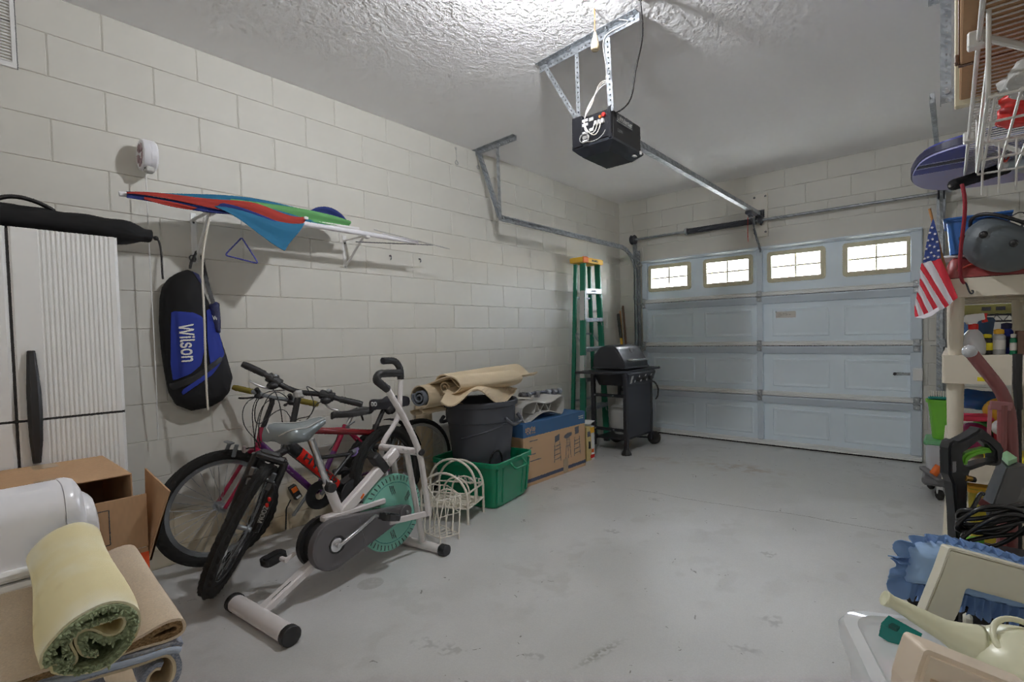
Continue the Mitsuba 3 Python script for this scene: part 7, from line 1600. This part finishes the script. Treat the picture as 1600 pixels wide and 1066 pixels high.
one('yellow_toy', lump(sphere((3.585, 2.78, lz + 0.19), 0.05, 3, (0.9, 0.9, 1.1)), 0.012, 14, 2), M['yellow'], 'yellow stuffed toy beside the blue cloth on the lower plastic shelf', 'toy', smooth=True)
one('white_bag', lump(sphere((3.60, 2.68, lz + 0.14), 0.035, 3, (1.0, 0.8, 1.0)), 0.01, 20, 2), M['light_grey'], 'small pale plastic bag behind the pink frame of the hand truck', 'bag', smooth=True)
k = thing('yellow_bin', 'yellow green plastic bin under the lower plastic shelf', 'bin')
obj('body', tub((3.575, 2.85), 0.088, 0.15, 0.283, 0.56, 0.82, r=0.03), mat('mustard', (0.72, 0.66, 0.20), rough=0.4), k, smooth=35)
obj('rim', tub((3.575, 2.85), 0.092, 0.154, 0.535, 0.565, 1.0, r=0.03), M['yellow'], k, smooth=35)
# rolling cart behind the shelf by the door, with buckets
ry = 4.45
t = thing('rolling_cart', 'grey wheeled cart by the garage door under stacked containers', 'cart')
obj('platform', b2((3.255, ry - 0.06, 0.10), (3.50, ry + 0.32, 0.17), 0.02), M['grey'], t)
obj('bumper', bar((3.25, ry - 0.02, 0.225), (3.37, ry - 0.10, 0.16), 0.05, 0.03, 0.01), M['grey'], t)
for (x, y) in ((3.36, ry - 0.02), (3.46, ry + 0.25), (3.30, ry + 0.25)):
    w_ = obj('caster', at(lathe([(0, -0.014), (0.034, -0.014), (0.04, -0.008), (0.04, 0.008), (0.034, 0.014), (0, 0.014)], 22), (x, y, 0.04), ry=90, rz=30), M['rubber'], t)
    obj('fork', cat([b2((x - 0.02, y - 0.012, 0.045), (x + 0.02, y + 0.02, 0.105), 0.004)]), M['chrome'], w_)
k = thing('lidded_container', 'frosted container with a pale green lid on the rolling cart', 'container')
obj('body', tub((3.36, ry + 0.10), 0.085, 0.14, 0.172, 0.395, 0.93), M['frosted'], k, smooth=35)
obj('lid', b2((3.265, ry - 0.05, 0.39), (3.455, ry + 0.25, 0.425), 0.012), mat('pale_green', (0.42, 0.66, 0.47), rough=0.35), k)
one('orange_scoop', lump(cyl((3.325, ry - 0.11, 0.20), (3.36, ry - 0.09, 0.26), 0.026, 14), 0.002, 30), M['orange'], 'small orange object by the container on the rolling cart', 'toy')
k = thing('green_bucket', 'lime green bucket standing on the lidded container by the garage door', 'bucket')
obj('body', at(lathe([(0, 0), (0.075, 0), (0.078, 0.01), (0.105, 0.26), (0.118, 0.262), (0.12, 0.285), (0.112, 0.288), (0.101, 0.27), (0.07, 0.012), (0, 0.008)], 36), (3.39, ry + 0.10, 0.427)), M['lime'], k, smooth=35)
k = thing('scrub_brush', 'teal scrub brush with pale bristles on the lime green bucket', 'brush')
obj('block', b2((3.29, ry + 0.02, 0.716), (3.44, ry + 0.10, 0.74), 0.008), M['teal'], k)
stuff('bristles', cat([cyl((3.298 + 0.0135 * i, ry + 0.03 + 0.02 * j, 0.738), (3.296 + 0.0140 * i, ry + 0.03 + 0.02 * j, 0.775), 0.005, 5) for i in range(11) for j in range(4)]), M['offwhite'], k)

# hand truck, black pole
t = thing('hand_truck', 'dusty pink painted hand truck frame standing in front of the plastic shelf', 'hand truck')
mk('dusty_pink', (0.52, 0.30, 0.30), rough=0.35, spec=0.6); mk('pink_edge', (0.66, 0.44, 0.46), rough=0.35)
P = rounded([(3.486, 2.235, 1.150), (3.590, 2.30, 0.985), (3.600, 2.30, 0.78), (3.595, 2.31, 0.0)], 0.08, 8)
obj('main_rail', tube(P, 0.021, 12, flat=0.8), M['dusty_pink'], t, smooth=True)
obj('handle_cap', sphere((3.484, 2.233, 1.152), 0.0225, 2), M['frosted'], t, smooth=True)
obj('inner_rail', tube([(3.573, 2.275, 0.965), (3.573, 2.28, 0.1)], 0.014, 10), M['dusty_pink'], t)
obj('cross_bar', bar((3.538, 2.24, 0.968), (3.60, 2.29, 0.960), 0.006, 0.03, 0.002), M['pink_edge'], t)
obj('side_plate', bar((3.540, 2.245, 0.965), (3.536, 2.245, 0.83), 0.004, 0.012, 0.001), M['pink_edge'], t)
obj('toe_plate', b2((3.48, 2.08, 0.004), (3.68, 2.32, 0.012), 0.002), M['dusty_pink'], t)
obj('axle', cyl((3.46, 2.34, 0.10), (3.72, 2.34, 0.10), 0.01, 10), M['dark_steel'], t)
for x in (3.46, 3.72): obj('wheel', at(lathe([(0, -0.022), (0.08, -0.024), (0.098, -0.014), (0.10, 0), (0.098, 0.014), (0.08, 0.024), (0, 0.022)], 28), (x, 2.34, 0.102), ry=90), M['rubber'], t)
one('black_pole', cat([tube([(3.617, 2.357, 1.139), (3.616, 2.351, 1.034), (3.621, 2.352, 0.944)], [0.0135, 0.0135, 0.011], 10), cyl((3.621, 2.352, 0.944), np.array((3.621, 2.352, 0.944)) * (1, 1, 0) + np.array((0.01, 0.0, 0.0)), 0.0075, 10)]), M['black'], 'black pole with a thick grip standing beside the hand truck', 'pole')

# pressure washer
wo = (3.48, 1.93, 0.75)
t = thing('pressure_washer', 'black and grey pressure washer with lime trim and a coiled hose by the blue pillow', 'pressure washer')
mk('washer_grey', (0.24, 0.245, 0.255), rough=0.4); mk('washer_black', (0.11, 0.115, 0.125), rough=0.35)
gun = [(-0.079, 0.125), (-0.0726, 0.143), (-0.0612, 0.15), (-0.0484, 0.146), (-0.0178, 0.161), (0.0078, 0.176), (0.015, 0.186), (0.0256, 0.181), (0.0556, 0.156), (0.079, 0.135), (0.0876, 0.118), (0.079, 0.074), (0.0648, 0.069), (0.0356, 0.073), (-0.0128, 0.057), (-0.0164, 0.046), (-0.0206, 0.019), (-0.0228, -0.069), (-0.0192, -0.171), (-0.0534, -0.158), (-0.057, -0.068), (-0.0662, 0.02), (-0.0776, 0.046)]
hole = [(-0.0342, 0.112), (-0.0178, 0.124), (0.0142, 0.148), (0.0384, 0.135), (0.0584, 0.114), (0.0606, 0.086), (0.0334, 0.083), (-0.0178, 0.069), (-0.0306, 0.073), (-0.0364, 0.095)]
vslab(gun, wo, 0.045, M['washer_black'], 'spray_gun', t, rnd_=0.003, holes=[hole])
vslab([(-0.0328, 0.073), (-0.0284, 0.096), (-0.0178, 0.108), (0.0036, 0.116), (0.0384, 0.124), (0.0542, 0.121), (0.0606, 0.106), (0.0484, 0.107), (0.0214, 0.103), (0, 0.094), (-0.0114, 0.085), (-0.0142, 0.072)], wo, 0.028, M['lime'], 'trigger', t, rnd_=0.002)
W = lambda a, b: vm(wo) @ mx((a, b, 0))
q_ = [(-0.0306, 0.036), (-0.0178, 0.033), (-0.005, 0.03), (-0.0648, 0.071)]
obj('brass_fitting', xf(cyl((q_[0][0], q_[0][1], 0.02), (q_[1][0] + 0.006, q_[1][1], 0.02), 0.009, 12), vm(wo)), mat('brass', (0.66, 0.52, 0.26), rough=0.3, metal=0.8), t)
obj('nozzle', xf(cyl((q_[1][0], q_[1][1], 0.02), (q_[2][0] + 0.004, q_[2][1], 0.02), 0.0085, 12), vm(wo)), M['black'], t)
obj('label', xf(cb((q_[3][0], q_[3][1], 0.0235), (0.011, 0.033, 0.001), 0.0003), vm(wo)), M['grey'], t)
ft = [np.array(p) for p in ((3.571, 1.989, 0.811), (3.636, 2.142, 0.793), (3.572, 1.934, 0.671), (3.523, 1.845, 0.691))]
bk2 = [np.array(p) for p in ((3.561, 2.134, 0.807), (3.613, 2.275, 0.773), (3.622, 2.175, 0.633), (3.519, 2.045, 0.691))]
obj('motor_body', trimesh.convex.convex_hull(np.array(ft + bk2)), M['washer_grey'], t, smooth=False)
obj('motor_side', trimesh.convex.convex_hull(np.array([bk2[0], ft[0], ft[3], bk2[3], bk2[0] + (-0.004, -0.004, 0), ft[0] + (-0.005, -0.004, 0), ft[3] + (-0.005, -0.004, 0), bk2[3] + (-0.005, -0.004, 0)])), M['washer_black'], t, smooth=False)
tp4 = [np.array(p) for p in ((3.561, 2.134, 0.809), (3.581, 2.2, 0.809), (3.602, 2.14, 0.801), (3.571, 1.989, 0.817))]
obj('top_cap', trimesh.convex.convex_hull(np.array(tp4 + [p + (0, 0, 0.014) for p in tp4])), mat('cap_green', (0.55, 0.76, 0.58), rough=0.3), t, smooth=False)
bc = np.array((3.555, 1.93, 0))
obj('base', trimesh.convex.convex_hull(np.array([bc + (a, b, z) for z, k in ((0.05, 1.0), (0.46, 0.9), (0.56, 0.6)) for a in (-0.12 * k, 0.2 * k) for b in (-0.15 * k, 0.15 * k)])), M['washer_black'], t, smooth=False)
obj('lime_trim', xf(cb((0, 0, 0), (0.05, 0.02, 0.035), 0.006), mx((3.491, 1.88, 0.601), rz=38)), M['lime'], t)
for s in (-1, 1): obj('wheel', at(lathe([(0, -0.025), (0.085, -0.027), (0.10, -0.016), (0.102, 0), (0.10, 0.016), (0.085, 0.027), (0, 0.025)], 28), bc + (0.04 + 0.17 * s, 0.12, 0.102), ry=90), M['rubber'], t)
hcn = np.array((3.531, 1.826, 0.677)); ex_, ey_ = unit((0.787, 0.617, 0.05)), unit((0.35, -0.45, 0.60))
for i in range(6):
    rg = np.random.default_rng(i + 20); k1, k2, ph = 0.086 + 0.006 * rg.normal(), 0.055 + 0.012 * rg.normal(), rg.uniform(0, 6)
    off = np.array((0.004 * rg.normal(), 0.01 * rg.normal(), -0.022 + 0.011 * i))
    P = [hcn + off + ex_ * k1 * math.cos(a) * (1 + 0.05 * math.sin(3 * a + ph)) + ey_ * k2 * math.sin(a) + np.array((0, 0, 0.012 * math.sin(2 * a + ph))) for a in np.linspace(0, 2 * np.pi, 40, endpoint=False)]
    obj('hose', tube(np.array(P), 0.0062, 8, closed=True), mat('hose_black', (0.06, 0.06, 0.065), rough=0.18, spec=0.7) if i == 0 else 'm_hose_black', t, smooth=True)
obj('hose', tube(spline([(3.474, 1.807, 0.711), (3.489, 1.845, 0.721), (3.501, 1.881, 0.742), (3.511, 1.914, 0.741)], 16), 0.006, 8), 'm_hose_black', t, smooth=True)
obj('strap', bar((3.501, 1.867, 0.731), (3.533, 1.892, 0.704), 0.004, 0.02, 0.001), M['dusty_pink'], t)
one('black_duffel', lump(sphere((3.40, 1.80, 0.49), 0.10, 3, (0.8, 0.8, 1.0)), 0.03, 9, 6), M['black_matte'], 'black cloth bundle left of the pressure washer behind the blue pillow', 'bag', smooth=True)
t = thing('garden_hose', 'green garden hose coiled in the corner behind the white chair', 'hose')
for i in range(3): obj('loop', tube(np.array([(3.66 + (0.10 + 0.012 * i) * math.cos(a), 1.69 + (0.065 + 0.008 * i) * math.sin(a), 0.555 + 0.018 * i) for a in np.linspace(0, 2 * np.pi, 36, endpoint=False)]), 0.009, 8, closed=True), mat('hose_green', (0.34, 0.36, 0.26), rough=0.5) if i == 0 else 'm_hose_green', t, smooth=True)
one('plastic_crate', cat([b2((3.54, 1.61, 0.0), (3.80, 1.765, 0.545), 0.01)]), M['black'], 'black plastic crate under the coiled garden hose', 'crate')

# white resin chair, blue ruffled pillow
t = thing('resin_chair', 'white resin chair whose open back frames the blue ruffled pillow', 'chair')
mk('resin', (0.87, 0.86, 0.79), rough=0.4)
co = (3.43, 1.37, 0.70)
vslab([(-0.005, 0.053), (-0.0014, 0.055), (0.005, 0.054), (0.1852, 0.002), (0.1866, -0.083), (0.1538, -0.071), (0.0434, -0.038), (0.0378, -0.041), (0.0342, -0.051), (0.0256, -0.084), (0.0128, -0.11), (0.0028, -0.129), (0.0092, -0.161), (-0.0264, -0.163), (-0.0434, -0.129), (-0.0584, -0.087), (-0.0398, -0.043), (-0.022, 0.004)], co, 0.026, M['resin'], 'back_frame', t, rnd_=0.004)
vslab([(-0.005, 0.053), (-0.0014, 0.056), (0.005, 0.055), (0.1852, 0.002), (0.1852, -0.002), (0.005, 0.05), (0, 0.051), (-0.0178, 0.003), (-0.0548, -0.087), (-0.0584, -0.086), (-0.022, 0.004)], co, 0.034, mat('resin_rim', (0.87, 0.86, 0.80), rough=0.3), 'rim', t, lift=0.002)
seat = trimesh.convex.convex_hull(np.array([(x, y, z) for z in (0.41, 0.44) for x, y in ((3.42, 1.40), (3.85, 1.44), (3.85, 1.47), (3.44, 1.47))]))
obj('seat', seat, M['resin'], t, smooth=False)
for p, q in (((3.425, 1.375, 0.60), (3.40, 1.36, 0.0)), ((3.83, 1.46, 0.44), (3.85, 1.42, 0.0))): obj('leg', bar(p, q, 0.035, 0.035, 0.008, up=(1, 0, 0)), M['resin'], t)
obj('leg', bar((3.471, 1.581, 0.517), np.array((3.471, 1.581, 0.517)) * (1, 1, 0), 0.025, 0.02, 0.006, up=(1, 0, 0)), M['resin'], t)
obj('leg', bar((3.46, 1.635, 0.497), np.array((3.46, 1.635, 0.497)) * (1, 1, 0), 0.014, 0.014, 0.004, up=(1, 0, 0)), M['black'], t)
t = thing('ruffled_pillow', 'light blue pillow with a gathered ruffle behind the white resin chair', 'pillow')
mk('pillow_blue', (0.60, 0.72, 0.87), rough=0.85); mk('ruffle_blue', (0.45, 0.57, 0.75), rough=0.85)
po = (3.43, 1.475, 0.70)
body = Polygon([(-0.0834, 0.014), (-0.062, 0.023), (-0.02, 0.023), (0.0784, 0), (0.198, -0.042), (0.1994, -0.135), (0.1146, -0.112), (-0.027, -0.073), (-0.0904, -0.061), (-0.0954, -0.05), (-0.0868, -0.036), (-0.0812, -0.011)]).buffer(0.008)
obj('body', pillow(body, 0.07, 0.05, vm(po), 0.014, back=0.8, wrinkle=0.006, wf=22, seed=1), M['pillow_blue'], t, smooth=True)
bp_ = np.array([q.coords[0] for q in body.buffer(-0.012).exterior.interpolate(np.linspace(0, 1, 420, endpoint=False), normalized=True)])
tn_ = np.roll(bp_, -1, 0) - np.roll(bp_, 1, 0); nn_ = np.c_[tn_[:, 1], -tn_[:, 0]]
nn_ = sum(np.roll(nn_, k, 0) for k in range(-9, 10)); nn_ /= np.linalg.norm(nn_, axis=1, keepdims=True)
nn_ *= 1 if ((bp_ - bp_.mean(0)) * nn_).sum() > 0 else -1
op_ = bp_ + nn_ * 0.05 * (1 + 0.16 * np.sin(np.arange(420) * 0.61))[:, None]
op_ = bp_ + (op_ - bp_) * (1 - 0.55 * np.clip((op_ - bp_)[:, 1:2] / 0.052, 0, 1))
k_ = np.arange(420) / 420 * 2 * np.pi
G = []
for q in np.linspace(0, 1, 7):
    P = bp_ * (1 - q) + op_ * q
    wv = (0.6 * np.sin(k_ * 34) + 0.4 * np.sin(k_ * 53 + 1)) * 0.017 * q ** 0.8
    t2 = np.roll(P, -2, 0) - np.roll(P, 2, 0); t2 /= np.linalg.norm(t2, axis=1, keepdims=True)
    P = P + t2 * (np.cos(k_ * 34) * 0.006 * q)[:, None]
    G.append(np.c_[P, wv])
G = np.array(G); G = np.concatenate([G, G[:, :1]], 1)
obj('ruffle', xf(grid_mesh(G, 0.002), vm(po)), M['ruffle_blue'], t, smooth=50)

# clear tote with teal latches, cream jug, beige drawer front
t = thing('clear_tote', 'clear plastic storage tote with teal latches in the front corner', 'storage box')
mk('tote_clear', (0.80, 0.81, 0.82), rough=0.08, spec=0.9, clearcoat=0.5)
def tote_ring(x0, x1, y0, y1, z, r=0.05):
    P = rpoly(x1 - x0, y1 - y0, r, 5); cx_, cy_ = (x0 + x1) / 2, (y0 + y1) / 2
    Q = np.array([q.coords[0] for q in P.exterior.interpolate(np.linspace(0, 1, 72, endpoint=False), normalized=True)])
    a = math.radians(22)
    return [(cx_ + x * math.cos(a) - y * math.sin(a), cy_ + x * math.sin(a) + y * math.cos(a), z) for x, y in Q]
X = (3.295, 3.70); Yy = (0.93, 1.23)
R = [tote_ring(X[0] + 0.03, X[1] - 0.03, Yy[0] + 0.03, Yy[1] - 0.03, 0.30), tote_ring(X[0] + 0.006, X[1] - 0.006, Yy[0] + 0.006, Yy[1] - 0.006, 0.625)]
g = ring_loft(R); g.fix_normals(); obj('body', g, M['tote_clear'], t, smooth=40)
R = [tote_ring(X[0] - 0.006, X[1] + 0.006, Yy[0] - 0.006, Yy[1] + 0.006, 0.622), tote_ring(X[0] - 0.008, X[1] + 0.008, Yy[0] - 0.008, Yy[1] + 0.008, 0.646), tote_ring(X[0], X[1], Yy[0], Yy[1], 0.660), tote_ring(X[0] + 0.02, X[1] - 0.02, Yy[0] + 0.02, Yy[1] - 0.02, 0.664), tote_ring(X[0] + 0.03, X[1] - 0.03, Yy[0] + 0.03, Yy[1] - 0.03, 0.653)]
g = ring_loft(R); g.fix_normals(); obj('lid', g, M['tote_clear'], t, smooth=40)
lt0 = [np.array(p) for p in ((3.336, 1.088, 0.683), (3.388, 1.09, 0.665), (3.38, 1.083, 0.64), (3.332, 1.084, 0.659))]
nv_ = np.array((0.35, 0.55, 0.35)) * 0.03
lk = obj('latch', trimesh.convex.convex_hull(np.array(lt0 + [p + nv_ for p in lt0])), M['teal'], t, smooth=False)
obj('latch_slot', trimesh.convex.convex_hull(np.array([np.array(p) + d for p in ((3.348, 1.085, 0.684), (3.36, 1.088, 0.679)) for d in ((0, 0, 0.001), (0, 0, -0.005), (0.005, 0.008, 0.003), (0.004, 0.006, -0.002))])), mat('dark_teal', (0.04, 0.28, 0.27), rough=0.4), lk, smooth=False)
l2 = [np.array(p) for p in ((3.432, 1.161, 0.627), (3.442, 1.169, 0.636), (3.452, 1.151, 0.632), (3.44, 1.142, 0.623))]
obj('latch', trimesh.convex.convex_hull(np.array(l2 + [p + nv_ * 0.7 for p in l2])), M['teal'], t, smooth=False)
one('support_stool', cat([b2((3.34, 1.05, 0.0), (3.62, 1.24, 0.295), 0.01)]), M['white'], 'white stool under the clear storage tote', 'stool')
t = thing('watering_can', 'cream translucent watering can with a long slanted spout on the clear tote', 'watering can')
mk('cream_trans', (0.87, 0.87, 0.76), rough=0.3)
S = spline([(3.344, 1.083, 0.734), (3.378, 1.097, 0.716), (3.416, 1.107, 0.697), (3.453, 1.116, 0.682), (3.479, 1.123, 0.674)], 24)
sp_ = obj('spout', tube(S, np.concatenate([[0.013, 0.0125], np.linspace(0.0115, 0.020, 14), np.linspace(0.022, 0.036, 8)]), 14), M['cream_trans'], t, smooth=True)
d0 = unit(S[0] - S[2])
obj('spout_opening', xf(lathe([(0, 0.0), (0.010, 0.0), (0.0135, 0.003), (0.014, 0.0), (0.0135, -0.004)], 18), axes(S[0] + d0 * 0.0005, unit(np.cross(d0, (0, 0, 1))), unit(np.cross(d0, unit(np.cross(d0, (0, 0, 1))))), d0)), M['cream_trans'], t, smooth=True)
bcn = np.array((3.542, 1.134, 0.656))
g = sphere((0, 0, 0), 1.0, 3); g.apply_scale((0.085, 0.085, 0.055)); g = xf(g, mx(bcn, rz=38, rx=0)); obj('body', g, M['cream_trans'], t, smooth=True)
obj('rim', xf(at(trimesh.creation.torus(0.048, 0.005, 36, 8)), mx(bcn + (0.0, -0.01, 0.038), rz=38, rx=35)), M['cream_trans'], t, smooth=True)
t = thing('drawer_front', 'beige plastic drawer unit with a recessed front panel, nearest in the front corner', 'drawer unit')
mk('beige_plastic', (0.87, 0.81, 0.74), rough=0.35); mk('beige_panel', (0.78, 0.68, 0.57), rough=0.45)
do = (3.43, 0.79, 0.72)
vslab([(-0.0348, 0.112), (-0.0328, 0.115), (-0.027, 0.114), (0.1168, 0.052), (0.1168, -0.029), (-0.0556, -0.025), (-0.0498, 0.065), (-0.0406, 0.096)], do, 0.05, M['beige_plastic'], 'body', t, rnd_=0.006)
vslab([(-0.0328, 0.09), (0.1168, 0.027), (0.1168, -0.021), (-0.0456, -0.017), (-0.042, 0.061), (-0.0364, 0.083)], do, 0.053, M['beige_panel'], 'panel', t, rnd_=0.003, lift=0.0)
vslab([(0.005, 0.077), (0.032, 0.065), (0.0356, 0.063), (0.0078, 0.075)], do, 0.056, M['dark_steel'], 'slot', t)
obj('cabinet', b2((3.46, 0.87, 0.0), (3.80, 1.00, 0.29), 0.01) if False else xf(b2((0.0, -0.02, 0.0), (0.34, 0.02, 0.48), 0.008), mx((3.41, 0.775, 0.0), rz=38.1)), M['beige_plastic'], t)
